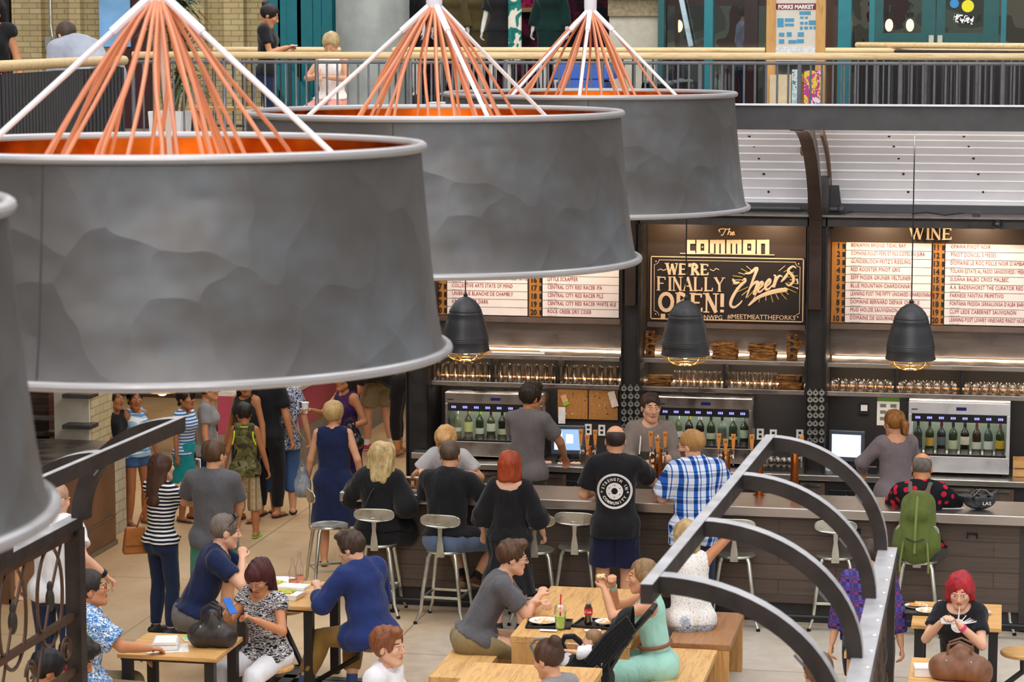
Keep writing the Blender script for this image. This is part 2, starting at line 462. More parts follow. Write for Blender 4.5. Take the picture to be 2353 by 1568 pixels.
# ---------------------------------------------------------------- people
def rotm(yaw=0, pitch=0, roll=0):
    """columns right, forward, up; yaw ccw about z, pitch>0 tips forward, roll>0 tips right"""
    return np.array(Matrix.Rotation(yaw, 3, 'Z') @ Matrix.Rotation(-pitch, 3, 'X') @ Matrix.Rotation(roll, 3, 'Y'))
def ik(a, t, l1, l2, pole):
    a = np.asarray(a, float); t = np.asarray(t, float); d = t-a; L = np.linalg.norm(d)
    if L > (l1+l2)*.995: t = a+d/L*(l1+l2)*.995; d = t-a; L = np.linalg.norm(d)
    if L < abs(l1-l2)*1.05+.02: L = abs(l1-l2)*1.05+.02
    u = d/np.linalg.norm(d); x = (l1*l1-l2*l2+L*L)/(2*L); h = math.sqrt(max(l1*l1-x*x, 0))
    p = np.asarray(pole, float); p = p-u*np.dot(p, u); n = np.linalg.norm(p); p = p/n if n > 1e-5 else V3(0, 0, -1)
    return a+u*x+p*h, t
EYEW = plain('eye_white', '#e9e2da', .25, var=.02); IRIS = plain('iris_dark', '#2c1d14', .2, var=.02)
LIPS = {}
SHOES = {}
PEOPLE = {}
def person(key, label, loc, yaw, Ht=1.75, w=1., fem=False, sk='#c98f6c', lean=(0, 0), twist=0, head=(0, 0, 0), seat=None,
           feet=None, hands=(None, None), poles=(None, None), kpoles=None, top=None, bottom=None, skirt=None, hair=('short', '#2a1b12'), shoes=('shoe', '#222222'),
           res=1., group=None, belly=0, curl=(.5, .5), beard=None, glasses=None, cutz=None, wr=.009, extra=None, socks=None, neckf=0.):
    s = Ht/1.75; yawr = math.radians(yaw)
    root = thing('person', label, 'person', tuple(loc), yawr, group)
    pz = seat+.095*s if seat is not None else .93*s
    P0 = V3(0, 0, pz)
    T = rotm(0, math.radians(lean[0]), math.radians(lean[1])); TW = rotm(math.radians(twist), 0, 0)
    Tt = T @ TW
    tp = lambda x, y, z: P0+(T @ V3(x, y, z))*s
    tc = lambda x, y, z: P0+T @ (V3(0, 0, .22)*s)+Tt @ (V3(x, y, z-.22)*s)
    sw = (.150 if fem else .170)*w
    SH = [tc(-sw+.01, -.01, .475), tc(sw-.01, -.01, .475)]
    HP = [tp(-.09*w, 0, -.03), tp(.09*w, 0, -.03)]
    hm = rotm(math.radians(head[0]), math.radians(head[1]), math.radians(head[2]))
    nb = tc(0, -.015, .53)
    up = T @ V3(0, 0, 1)
    hs = 1.06 if fem else 1.08
    hs *= .62*s+.38          # children keep larger heads
    HC = nb+V3(0, 0, 1)*.035*s+up*.055*s+hm @ (V3(0, .03, .05)*hs)+V3(0, neckf, 0)
    hp = lambda x, y, z: HC+hm @ (V3(x, y, z)*hs)
    la, lb = .285*s, .255*s
    ll, lc = .417*s, .412*s
    W = []; E = []
    for i, sg in enumerate((-1, 1)):
        t = hands[i]
        if t is None: t = (sg*(.25*w+.02), .04, (pz-.10*s))
        pole = poles[i] or (sg*.5, -1, -.3)
        e, t2 = ik(SH[i], t, la, lb, pole); E.append(e); W.append(t2)
    KN = []; AN = []
    if feet is None:
        if seat is None: feet = [(-.1, 0, .075*s, 8), (.1, 0, .075*s, -8)]
        else: feet = [(-.13, .42, .08, 10), (.13, .42, .08, -10)]
    for i, sg in enumerate((-1, 1)):
        pole = (kpoles[i] if kpoles else (sg*.15, 1, .25 if seat is not None else 0))
        k_, a_ = ik(HP[i], feet[i][:3], ll, lc, pole); KN.append(k_); AN.append(a_)
    fdir = [np.array([-math.sin(math.radians(feet[i][3])), math.cos(math.radians(feet[i][3])), (feet[i][4] if len(feet[i]) > 4 else -.05)]) for i in (0, 1)]
    allp = [P0, HC+V3(0, 0, .15*s), HC]+SH+HP+W+E+KN+AN+[AN[i]+fdir[i]*.2*s for i in (0, 1)]
    lo = np.min(allp, 0)-.20; hi = np.max(allp, 0)+.20
    lo[2] = max(lo[2], -.02 if cutz is None else cutz)
    hi[2] = HC[2]+.16*s
    # ---- body
    fine = [(HC, .16, .0052 if res <= 1 else .0065*res)]
    hdir = []
    for i in (0, 1):
        d = W[i]-E[i]; d = d/np.linalg.norm(d); hdir.append(d)
        if W[i][2] > lo[2]: fine.append((W[i]+d*.07, .12, .0085*res))
    B = Field(lo, hi, .0165*res, fine)
    ty = T @ V3(0, 1, 0); tyc = Tt @ V3(0, 1, 0)
    def torso(Fd, g, k=.03, up_=True):
        Fd.cone(tp(-.065*w, -.005, -.03), tp(.065*w, -.005, -.03), (.105+(.008 if fem else 0))*s*w**.3+g, (.105+(.008 if fem else 0))*s*w**.3+g, k, ty, .92)
        wa = (.122 if fem else .132)*w
        Fd.cone(tp(0, 0, .02), tc(0, 0, .22), wa*1.06*s+g, wa*s+g, k, ty, .76)
        Fd.cone(tc(0, 0, .22), tc(0, -.005, .40), wa*s+g, (.142 if fem else .162)*w*s+g, k, tyc, .70)
        Fd.cone(tc(-.115*w, -.012, .455), tc(.115*w, -.012, .455), .062*s+g, .062*s+g, k, tyc, .95)
        for sg in (-1, 1):
            Fd.cone(tc(sg*.03, -.02, .52), tc(sg*.125*w, -.015, .478), .040*s+g*.8, .05*s+g, k)
            Fd.ell(tp(sg*.07*w, -.055, -.05), V3(.09, .085, .10)*s+g, k)
            if fem: Fd.ell(tc(sg*.066, .070, .35), V3(.066, .058, .066)*s+g, .05)
        if belly: Fd.ell(tp(0, .05, .11), V3(.13*w, .07+belly, .13)*s+g, .04)
    torso(B, 0)
    sn = .050*s if fem else .058*s
    B.cone(nb-up*.02*s, hp(0, -.018, -.055), sn, sn*.95, .02)
    aw = w**.5*(.88 if fem else 1.0)
    for i, sg in enumerate((-1, 1)):
        B.cone(SH[i], E[i], .052*s*aw, .040*s*aw, .022); B.cone(E[i], W[i], .040*s*aw, .025*s, .015, bump=.004*s)
        B.cone(HP[i], KN[i], .088*s*w**.5, .056*s*w**.3, .03); B.cone(KN[i], AN[i], .053*s*w**.3, .036*s, .02, bump=.010*s)
        f = fdir[i]; L = .19*s
        B.cone(AN[i]-f*.05*s+V3(0, 0, -.035*s), AN[i]+f*(L-.06*s)+V3(0, 0, -.045*s), .036*s, .030*s, .02, (0, 0, 1), .75)
        # hand
        if W[i][2] < lo[2]: continue
        d = hdir[i]; side = np.cross(d, V3(0, 0, 1)) if abs(d[2]) < .8 else V3(0, 1, 0)
        side = side/np.linalg.norm(side); nrm = np.cross(side, d); nrm /= np.linalg.norm(nrm)
        cu = curl[i]; hsz = s*(.95 if fem else 1.05)
        if abs(d[2]) >= .8: nrm = V3(-sg, 0, 0); nrm = nrm-d*np.dot(nrm, d); nrm /= np.linalg.norm(nrm); side = np.cross(d, nrm)
        elif np.dot(nrm, V3(0, 0, 1)) > 0: nrm = -nrm
        thumb_side = 1 if np.dot(side, V3(-sg, .6, 0)) > 0 else -1
        pm = W[i]+d*.045*hsz
        B.cone(W[i]+d*.01, W[i]+d*.075*hsz, .024*hsz, .036*hsz, .012, nrm, .45)
        for q in range(4):
            o = (q-1.5)*.0185*hsz*thumb_side*-1
            ln = (.072, .08, .074, .058)[q]*hsz
            b0 = W[i]+d*.082*hsz+side*o
            a1 = cu*1.0+.06*q; d1 = d*math.cos(a1)+nrm*math.sin(a1); m1 = b0+d1*ln*.5
            a2 = a1+cu*1.5; d2 = d*math.cos(a2)+nrm*math.sin(a2)
            B.cone(b0, m1, .0098*hsz, .009*hsz, .004); B.cone(m1, m1+d2*ln*.5, .009*hsz, .0078*hsz, .004)
        tb = W[i]+d*.02*hsz+side*.022*hsz*thumb_side
        td = d*.75+side*thumb_side*.6+nrm*.3; td /= np.linalg.norm(td)
        t1 = tb+td*.04*hsz; td2 = d*.95+nrm*.35; td2 /= np.linalg.norm(td2)
        B.cone(tb, t1, .014*hsz, .011*hsz, .008); B.cone(t1, t1+td2*.032*hsz, .0105*hsz, .009*hsz, .004)
    # head
    hM = hm
    e = lambda c, r, k=.012, mode='add': B.ell(hp(*c), V3(*r)*hs, k, hM, mode)
    e((0, -.012, .035), (.076, .096, .086), .02)
    e((0, .028, -.035), (.057 if fem else .061, .067, .082), .03)
    e((0, .070, -.098), (.022 if fem else .027, .02, .018), .03)
    for sg in (-1, 1):
        B.cone(hp(sg*.050, .005, -.055), hp(sg*.018, .066, -.097), .020*hs, .018*hs, .025)
        e((sg*.040, .066, -.018), (.022, .02, .02), .02)
        e((sg*.031, .099, .006), (.019, .012, .0115), .010, 'sub')
        e((sg*.0305, .0795, .005), (.0135, .0125, .0095), .002)
        B.ell(hp(sg*.077, -.008, -.008), V3(.009, .020, .031)*hs, .006, hM)
        B.cone(hp(sg*.012, .094, .026), hp(sg*.043, .082, .026), .006*hs, .005*hs, .010)
    B.cone(hp(0, .094, .012), hp(0, .112, -.022), .0085*hs, .0125*hs, .008)
    for sg in (-1, 1): e((sg*.011, .102, -.026), (.008, .010, .007), .006)
    e((0, .088, -.053), (.024, .014, .006), .006); e((0, .087, -.063), (.021, .013, .007), .006)
    Pv, q = B.mesh(); Pv = relax(Pv, q, 1)
    # material by place on the head
    C = (Pv[q[:, 0]]+Pv[q[:, 2]])/2; Lc = ((C-HC) @ hm)/hs
    mi = np.zeros(len(q), int); x, y, z = Lc[:, 0], Lc[:, 1], Lc[:, 2]; ax_ = np.abs(x)
    eye = (((ax_-.0305)/.0135)**2+((z-.004)/.0054)**2 < 1) & (y > .06) & (y < .12); mi[eye] = 1
    mi[eye & (np.abs(ax_-.0305) < .0052)] = 2
    mi[(((x)/.026)**2+((z+.058)/.0105)**2 < 1) & (y > .07)] = 3
    mi[(ax_ > .013) & (ax_ < .047) & (np.abs(z-.0355+(ax_-.026)**2*6) < .0036) & (y > .06)] = 4
    if beard:
        bd = (z < -.03) & (y > -.01) & (z > -.13) & ~((ax_ < .026) & (np.abs(z+.058) < .011)) & (y > .02+(z+.03)*-.1); mi[bd & (mi == 0)] = 4
    sm = skin(sk)
    lipc = plain('lips_'+sk, dark(sk, .62) if not fem else tuple(np.array(srgb(sk))*np.array([.75, .42, .42, 1])), .4, var=.05)
    brow = hairm(hair[1] if not beard else beard)
    npmesh('body', Pv, q, [sm, EYEW, IRIS, lipc, brow], root, mi)
    # ---- hair
    hk, hc = hair[0], hair[1]; hi2 = hair[2] if len(hair) > 2 else None
    if hk != 'none':
        Fh = Field(HC-V3(.24, .24, .5 if hk in ('long', 'wavy') else .26), HC+V3(.24, .24, .24), .0095*max(res, 1), [(HC, .13, .0085*res)])
        def he(c, r, k=.02, mode='add'): Fh.ell(hp(*c), V3(*r)*hs, k, hM, mode)
        vol = hair[3] if len(hair) > 3 else 0
        if hk in ('short', 'spiky', 'buzz', 'quiff', 'curly'):
            t_ = {'short': .008, 'spiky': .012, 'buzz': .003, 'quiff': .010, 'curly': .02}[hk]+vol
            he((0, -.016, .038), (.076+t_, .096+t_, .088+t_))
            if hk in ('quiff', 'spiky'): he((.0, .05, .11), (.06, .05, .028), .03)
            he((0, .135, -.022), (.11, .088, .112), .008, 'sub')
            he((0, .03, -.11), (.12, .10, .085), .01, 'sub')
            he((0, -.06, -.15), (.12, .13, .075), .01, 'sub')
            for sg in (-1, 1): he((sg*.085, .012, -.02), (.03, .022, .04), .006, 'sub')
        elif hk == 'thin':
            he((0, -.016, .028), (.0785, .0985, .080)); he((0, .125, -.02), (.11, .10, .12), .01, 'sub'); he((0, -.035, .128), (.034, .045, .038), .02, 'sub')
            he((0, .03, -.11), (.12, .10, .085), .01, 'sub'); he((0, -.06, -.15), (.12, .13, .08), .01, 'sub')
        else:
            he((0, -.018, .036), (.088+vol, .104+vol, .096+vol))
            if hk in ('bob', 'wavy', 'long', 'bobside'):
                bot = {'bob': -.115, 'bobside': -.12, 'wavy': -.20, 'long': -.28}[hk]
                dn = V3(0, 0, 1)
                for ang in (-75, -50, -25, 0, 25, 50, 75):
                    ar = math.radians(ang+180); rr = .072
                    a0 = hp(math.sin(ar)*rr, math.cos(ar)*.085, .01)
                    bb = bot*(.55 if (abs(ang) > 60 and hk != 'bob') else 1)
                    b0 = hp(math.sin(ar)*(rr+.012), math.cos(ar)*(.085+.01), 0)+V3(0, 0, bb*hs)
                    if hk in ('long', 'wavy'): b0 = b0+T @ V3(0, -.035, 0)
                    Fh.cone(a0, b0, .034*hs, (.034 if hk == 'wavy' else .026)*hs, .03)
            if hk == 'pony':
                Fh.ell(hp(0, -.115, .05), V3(.024, .024, .024), .01); Fh.cone(hp(0, -.12, .05), hp(0, -.165, -.02), .02, .032, .01); Fh.cone(hp(0, -.165, -.02), hp(0, -.15, -.16), .034, .014, .01)
            if hk == 'bun': he((0, -.095, .10), (.045, .042, .042), .008)
            if hk == 'braid':
                a0 = hp(.05, -.06, -.05); b0 = SH[1 if vol >= 0 else 0]+T @ V3(-.07, .09, -.10)
                for j in range(9): pz_ = a0+(b0-a0)*j/8; Fh.ell(pz_, V3(.019, .019, .022), .006)
            he((0, .135, -.038 if hk != 'bobside' else -.042), (.082, .096, .118 if hk != 'bobside' else .112), .012, 'sub')
            if hk in ('pony', 'bun', 'braid'):
                he((0, .03, -.11), (.12, .105, .085), .01, 'sub'); he((0, -.06, -.16), (.12, .13, .08), .01, 'sub')
                for sg in (-1, 1): he((sg*.09, .01, -.02), (.03, .022, .04), .006, 'sub')
            else: he((0, .02, -.16), (.052, .075, .12), .01, 'sub')
        Ph, qh = Fh.mesh()
        if len(Ph):
            Ph = relax(Ph, qh, 1)
            if hk in ('curly',): Ph = wrinkle(Ph, qh, .014, 60, 5, 1)
            elif hk in ('spiky', 'quiff'): Ph = wrinkle(Ph, qh, .009, 70, 6, .5)
            elif hk == 'wavy': Ph = wrinkle(Ph, qh, .018, 42, 7, .45)
            elif hk not in ('buzz', 'thin'): Ph = wrinkle(Ph, qh, .0065, 60, 7, .3)
            Ph = Ph+vnormals(Ph, qh)*(.008 if hk in ('wavy', 'curly') else .002)
            npmesh('hair', Ph, qh, [hairm(hc, hi2)], root)
    # ---- top
    def cloth(nm, build, mat, step=.0145, amp=wr, seed=1, f=20):
        l2, h2 = lo-.06, hi+.06; l2[2] = max(l2[2], 0.0)
        Fc = Field(l2, h2, step*max(res, .9)); build(Fc); Pc, qc = Fc.mesh()
        if not len(Pc): return None
        Pc = relax(Pc, qc, 1); Pc = wrinkle(Pc, qc, amp, f, seed)
        return npmesh(nm, Pc, qc, mat if isinstance(mat, list) else [mat], root)
    if top:
        g = top.get('loose', .018); sl = top.get('sleeve', .62); hem = top.get('hem', -.06) if seat is None else top.get('hemseat', .0)
        def bt(Fc):
            torso(Fc, g)
            if hem < .02:
                for i in (0, 1): Fc.cone(HP[i], HP[i]+(KN[i]-HP[i])*.3, .092*s*w**.5+g+.004, .088*s*w**.5+g+.006, .03)
            if top.get('flare'):
                Fc.cone(tp(0, 0, .25), tp(0, 0, hem), .13*w*s, top['flare']*s, .05, ty, .8)
            for i in (0, 1):
                if sl > 0:
                    t1 = min(sl, 1); e1 = SH[i]+(E[i]-SH[i])*t1
                    lw = top.get('sw', .012)
                    if sl < 1: Fc.cone(SH[i], e1, .056*s*aw+g, .048*s*aw+g+lw, .025, cap=2)
                    else:
                        Fc.cone(SH[i], E[i], .056*s*aw+g, .044*s*aw+g+lw*.5, .025)
                        Fc.cone(E[i], E[i]+(W[i]-E[i])*(sl-1), .042*s*aw+g+lw*.5, .030*s+g+lw, .015, cap=2)
                else:
                    Fc.ell(SH[i]+(SH[i]-nb)*.12, V3(.062, .075, .085)*s, .01, None, 'sub')
            nr = top.get('neck', .075)
            Fc.ell(tc(0, top.get('ny', .025), .545), V3(nr, nr*1.05, nr*.95)*s, .01, None, 'sub')
            if top.get('collar'):
                Fc.cone(tc(0, -.01, .505), tc(0, 0, .545), .062*s, .066*s, .005, cap=3); Fc.ell(tc(0, .01, .60), V3(.052, .054, .07)*s, .004, None, 'sub')
            n = T @ V3(0, 0, -1); Fc.plane(tp(0, 0, hem), n)
        cloth(top.get('name', 'shirt'), bt, top['mat'], amp=top.get('wr', wr), seed=len(label))
    def legs(Fc, t, g, wide, hi_=.1):
        Fc.cone(tp(-.065*w, -.005, -.03), tp(.065*w, -.005, -.03), .106*s*w**.3+g, .106*s*w**.3+g, .03, ty, .93)
        Fc.cone(tp(0, 0, .0), tp(0, 0, hi_), .130*w*s+g, (.120 if fem else .130)*w*s+g*.5, .03, ty, .76)
        for i, sg in enumerate((-1, 1)):
            Fc.ell(tp(sg*.07*w, -.055, -.05), V3(.09, .085, .10)*s+g, .03)
            r0 = .09*s*w**.5+g
            if t <= 1: Fc.cone(HP[i], HP[i]+(KN[i]-HP[i])*t, r0, .062*s*w**.3+g+wide, .025, cap=2)
            else:
                Fc.cone(HP[i], KN[i], r0, .060*s*w**.3+g+wide*.5, .025)
                Fc.cone(KN[i], KN[i]+(AN[i]-KN[i])*(t-1), .056*s*w**.3+g+wide*.5, .038*s+g+wide, .02, cap=2, bump=.012*s)
    if bottom:
        def bb(Fc):
            legs(Fc, bottom.get('len', 1.95), bottom.get('loose', .010), bottom.get('wide', .012))
            Fc.plane(tp(0, 0, .10), T @ V3(0, 0, 1))
        cloth(bottom.get('name', 'trousers'), bb, bottom['mat'], amp=bottom.get('wr', .005), seed=len(label)+3)
    if skirt:
        def bs(Fc):
            if seat is None:
                Fc.cone(tp(0, 0, .12), tp(0, 0, .02), .118*w*s+.016, .14*w*s+.016, .03, ty, .8); Fc.cone(tp(-.065*w, -.005, -.03), tp(.065*w, -.005, -.03), .115*s*w**.3+.014, .115*s*w**.3+.014, .03, ty, .94)
                for i in (0, 1): Fc.cone(HP[i], HP[i]+(KN[i]-HP[i])*.5, .092*s*w**.5+.016, .075*s+.016, .03); Fc.ell(tp((-.07, .07)[i]*w, -.055, -.05), V3(.09, .085, .10)*s+.016, .03)
                
                Fc.cone(tp(0, -.01, .02), V3(0, -.01, skirt['hem']), .142*w*s+.016, skirt.get('r', .22)*s, .03, (0, 1, 0), skirt.get('fl', .8), cap=2)
            else:
                legs(Fc, skirt.get('len', .95), .02, skirt.get('wide', .035))
                for tt in (.25, .5, .75, 1.):
                    k0, k1 = HP[0]+(KN[0]-HP[0])*tt*min(1, skirt.get('len', .95)), HP[1]+(KN[1]-HP[1])*tt*min(1, skirt.get('len', .95)); Fc.cone(k0, k1, .07*s, .07*s, .03)
                if skirt.get('drop'):
                    for i in (0, 1): Fc.cone(KN[i], KN[i]+V3(0, .02, -skirt['drop']), .085*s, .11*s, .03, cap=2)
                    Fc.cone((KN[0]+KN[1])/2, (KN[0]+KN[1])/2+V3(0, .02, -skirt['drop']), .085*s, .12*s, .05, cap=2)
            Fc.plane(tp(0, 0, .13), T @ V3(0, 0, 1))
        cloth('skirt', bs, skirt['mat'], amp=skirt.get('wr', .008), seed=len(label)+5, f=26)
    if shoes and (cutz is None or cutz < .05):
        kind, scol = shoes[0], shoes[1]; smt = plain('shoe_'+scol, scol, .55, var=.15); sole = plain('sole_'+(shoes[2] if len(shoes) > 2 else '#1a1a1a'), shoes[2] if len(shoes) > 2 else '#1a1a1a', .7)
        for i in (0, 1):
            f = fdir[i]/np.linalg.norm(fdir[i]); a = AN[i]
            l2 = a-V3(.22, .22, .12); h2 = a+V3(.26, .26, .16); Fs = Field(l2, h2, .009)
            if kind == 'shoe':
                Fs.cone(a-f*.055*s+V3(0, 0, -.033*s), a+f*.15*s+V3(0, 0, -.043*s), .042*s, .037*s, .01, (0, 0, 1), .8)
                Fs.cone(a+V3(0, 0, -.03*s), a+V3(0, 0, .02*s), .044*s, .043*s, .02, cap=2)
            else:
                Fs.cone(a-f*.06*s+V3(0, 0, -.062*s), a+f*.155*s+V3(0, 0, -.066*s), .036*s, .042*s, .005, (0, 0, 1), .32)
                sd = np.cross(f, V3(0, 0, 1))
                for (o, zz) in ((.10, -.028), (.0, -.005))[:(2 if kind == 'sandal' else 1)]:
                    Fs.cone(a+f*o*s-sd*.042*s+V3(0, 0, -.06*s), a+f*(o)*s+V3(0, 0, zz*s), .009, .010, .004); Fs.cone(a+f*o*s+sd*.042*s+V3(0, 0, -.06*s), a+f*o*s+V3(0, 0, zz*s), .009, .010, .004)
            Ps, qs = Fs.mesh()
            if len(Ps): 
                Ps[:, 2] = np.maximum(Ps[:, 2], AN[i][2]-.0745*s)
                c2 = (Ps[qs[:, 0]]+Ps[qs[:, 2]])/2; m2 = ((c2[:, 2]-(a[2]-.055*s)-(c2-a) @ np.array([f[0], f[1], 0])*f[2]) < 0).astype(int) if kind == 'shoe' else np.zeros(len(qs), int)
                npmesh('shoe' if kind == 'shoe' else 'sandal', Ps, qs, [smt, sole], root, m2)
        if socks:
            for i in (0, 1):
                d = KN[i]-AN[i]; d = d/np.linalg.norm(d); m = MB(); m.tube([Vector(AN[i]), Vector(AN[i]+d*.11*s)], [.045*s, .044*s], 14); m.build('sock', plain('sock_'+socks, socks, .9), root, smooth=True)
    if glasses:
        m = MB()
        for sg in (-1, 1):
            m.tube([Vector(hp(sg*.032+.0205*math.cos(t*PI/7), .105, .003+.015*math.sin(t*PI/7))) for t in range(14)], .0021, 6, True)
            m.tube([Vector(hp(sg*.052, .103, .006)), Vector(hp(sg*.077, .06, .006)), Vector(hp(sg*.081, -.01, .0))], .0021, 6)
        m.tube([Vector(hp(-.012, .106, .006)), Vector(hp(.012, .106, .006))], .0021, 6)
        m.build('glasses', plain('frame_'+glasses, glasses, .3), root, smooth=True)
    M = Matrix.Translation(Vector(loc)) @ Matrix.Rotation(yawr, 4, 'Z')
    info = dict(root=root, W=[Vector(x) for x in W], E=[Vector(x) for x in E], SH=[Vector(x) for x in SH], HC=Vector(HC), HP=[Vector(x) for x in HP], KN=[Vector(x) for x in KN],
                hp=lambda x, y, z: Vector(hp(x, y, z)), tp=lambda x, y, z: Vector(tp(x, y, z)), tc=lambda x, y, z: Vector(tc(x, y, z)), M=M, hd=[Vector(x) for x in hdir], s=s)
    PEOPLE[key] = info; return info
def local_target(loc, yaw, p):
    """a world point in the frame of a person standing at loc and turned by yaw"""
    M = Matrix.Translation(Vector(loc)) @ Matrix.Rotation(math.radians(yaw), 4, 'Z')
    return tuple(M.inverted() @ Vector(p))
# ================================================================ SETTING
def W(u, v, Y): return atY(u, v, Y)
def X_(u, Y, v=700): return atY(u, v, Y).x
def Z_(u, v, Y): return atY(u, v, Y).z
YB, ZB = 21.62, 1.07           # bar front edge and height
YC, ZC = 24.25, .90            # back counter
YW = 24.95                     # back bar wall
ZM = 3.85                      # upper floor
def floor_mat():
    t = NT('concrete_floor'); v = t.coord()
    a = t.noise(t.coord((1, .5, 1)), .8, 6, .6, .5); b = t.noise(v, 7, 6, .65); d = t.noise(t.coord((.5, .5, 1)), .35, 3, .5, .3)
    c = t.ramp(a, [(.25, '#bfb19d'), (.5, '#d2c7b8'), (.75, '#ddd5c9')])
    c = t.mix(.35, c, t.ramp(b, [(.3, '#93826c'), (.7, '#cbc0b0')]))
    sx = t.n('SeparateXYZ'); t.L.new(v, sx.inputs[0])
    # older tan-stained slab to the left
    m = t.ramp(t.math('ADD', t.math('MULTIPLY', sx.outputs[0], -.35), t.math('ADD', t.math('MULTIPLY', d, .9), -1.9)), [(0, (0, 0, 0, 1)), (.5, (1, 1, 1, 1))])
    c = t.mix(m, c, t.ramp(a, [(.3, '#b8946a'), (.5, '#cfae84'), (.7, '#dec6a0')]))
    def joint(o, f, off):
        fr = t.math('FRACT', t.math('ADD', t.math('MULTIPLY', sx.outputs[o], f), off)); return t.ramp(fr, [(0, (1, 1, 1, 1)), (.005, (0, 0, 0, 1))], True)
    j = t.math('MAXIMUM', joint(0, .42, .1), joint(1, .42, .55))
    c = t.mix(t.math('MULTIPLY', j, .5), c, '#5d5346')
    t.bump(b, .05, .004)
    return t.set(c, t.ramp(b, [(.3, (.32,)*3+(1,)), (.7, (.5,)*3+(1,))]))
FLOOR = floor_mat()
m = MB(); m.box(-24, 9, 6, 44, -.12, 0); struct('floor', m, FLOOR)
DARKW = plain('dark_wall', '#2b2725', .7)
m = MB(); m.box(-24, 9, 35.6, 35.8, 0, ZM); struct('wall_back', m, DARKW)
UPF = plain('upper_floor', '#8a7f72', .6)
m = MB(); m.box(-24, 9, 25.95, 44, ZM-.35, ZM); m.box(-24, -7.62, 10, 25.95, ZM-.35, ZM); struct('floor_upper', m, UPF)
# ---- upper back wall pieces (Y 33)
YU = 33.0
xu = lambda u, Y=YU: X_(u, Y, 60)
BRICK = brick('buff_brick', '#b7a173', '#cdbb8f', '#857650')
BRICKY = brick('buff_brick_side', '#cdbb93', '#dccdaa', '#8d7f5c', plane='yz')
m = MB(); m.box(xu(28), xu(760), YU, YU+.4, ZM, 8.2)
for a, b in ((28, 95), (160, 185), (430, 470), (515, 560)): m.box(xu(a, YU-.15), xu(b, YU-.15), YU-.16, YU, ZM, 8.2)
struct('wall_left', m, BRICK)
m = MB(); m.box(-24, xu(28), YU-.1, YU+.3, ZM, 8.2); struct('wall_side', m, plain('brown_black_wall', '#1c1413', .6))
# garnet doorway and blue poster seen between the cables
m = MB(); m.box(xu(255, 32.9), xu(345, 32.9), 32.85, 32.99, ZM, 6.1); struct('door_1', m, plain('garnet_door', '#3a1216', .5))
m = MB(); m.box(-.22, .22, 0, .02, -.5, .5); o = m.build('poster', plain('blue_poster', '#7fb2e0', .6, scale=3, var=.2)); o.location = W(263, 22, 32.825)
tag(o, 'pale blue poster on the brick wall above the bent visitor', 'poster')
# conduit
t = thing('conduit', 'grey metal conduit ending in a red switch box on brick', 'conduit', W(117, 60, 32.8))
m = MB(); m.tube([(0, 0, 2), (0, 0, 0), (.02, 0, -.15)], .022, 8); m.build('pipe', GALV, t)
m = MB(); m.box(-.07, .07, -.05, .05, -.32, -.14); m.build('switch_box', plain('grey_box', '#8f8f8a', .5), t)
m = MB(); m.box(.02, .06, -.06, -.05, -.27, -.18); tag(m.build('switch', plain('red_label', '#b3271f', .5), t), 'red switch')
# teal window wall with trees outside
TEAL = plain('teal_paint', '#12707a', .35, var=.08); TEALD = plain('dark_teal_paint', '#0e4f50', .4, var=.08)
PANE = clearg('window_glass', '#e8f4f2', .06)
m = MB()
x0, x1 = xu(632, YU-.1), xu(762, YU-.1)
for u, wd in ((636, .09), (656, .06), (682, .10), (708, .11), (735, .06), (758, .07)): x = xu(u, YU-.1); m.box(x-wd, x+wd, YU-.25, YU-.05, ZM, 8.2)
for z in (3.95, 4.75, 5.12): m.box(x0, x1, YU-.24, YU-.06, z, z+.12)
m.beam((xu(640, 32.6), 32.5, 4.7), (xu(735, 32.6), 32.5, 3.9), .06, .3)
struct('window_1', m, TEAL)
m = MB(); m.box(x0, x1, YU-.16, YU-.14, ZM, 8.2); struct('window_2', m, PANE)
LEAF = blotch('foliage', ['#2d5a2c', '#5f9448', '#9cc487', '#d8ecd2'], 26, 5)
m = MB()
for i in range(60):
    m.ell((x0+random.random()*(x1-x0)*1.0, YU-.03+.0*i, ZM+random.random()*3.2), (.18, .02, .22), n=7, m=5)
o = m.build('foliage', LEAF); tag(o, 'sunlit green leaves seen through the teal window', 'foliage', kind='stuff')
CONC = plain('concrete_column', '#8f9490', .8, scale=3, var=.2, bump=.3)
m = MB(); x = (xu(790, 31)+xu(878, 31))/2; m.lathe([(.47, ZM), (.47, 8.2)], (x, 31.5, 0), 32); struct('trim_1', m, CONC, smooth=True)
# shop interior
m = MB(); m.box(xu(878, 36), xu(1530, 36), 36, 36.2, ZM, 8.2); struct('wall_shop', m, blotch('floral_wall', ['#0f0c10', '#150f14', '#3a1020', '#5a1630'], 4, 3))
# stone pedestal wall and teal canopy
m = MB(); m.box(xu(1400, 32), xu(1515, 32), 32, 32.5, ZM, 5.36); struct('wall_right', m, plain('limestone', '#b7b2a2', .8, bump=.2))
m = MB(); m.box(xu(1398, 32), xu(1517, 32), 31.95, 32.5, 5.36, 5.60); struct('trim_2', m, plain('rough_stone_band', '#8d8166', .9, bump=.6, scale=20, var=.3))
m = MB(); m.box(xu(1385, 31.9), xu(1530, 31.9), 31.8, 32.4, 5.62, 8.2); m.box(xu(1514, 31.9), xu(1528, 31.9), 31.8, 32.0, ZM, 5.7); struct('trim_3', m, TEALD)
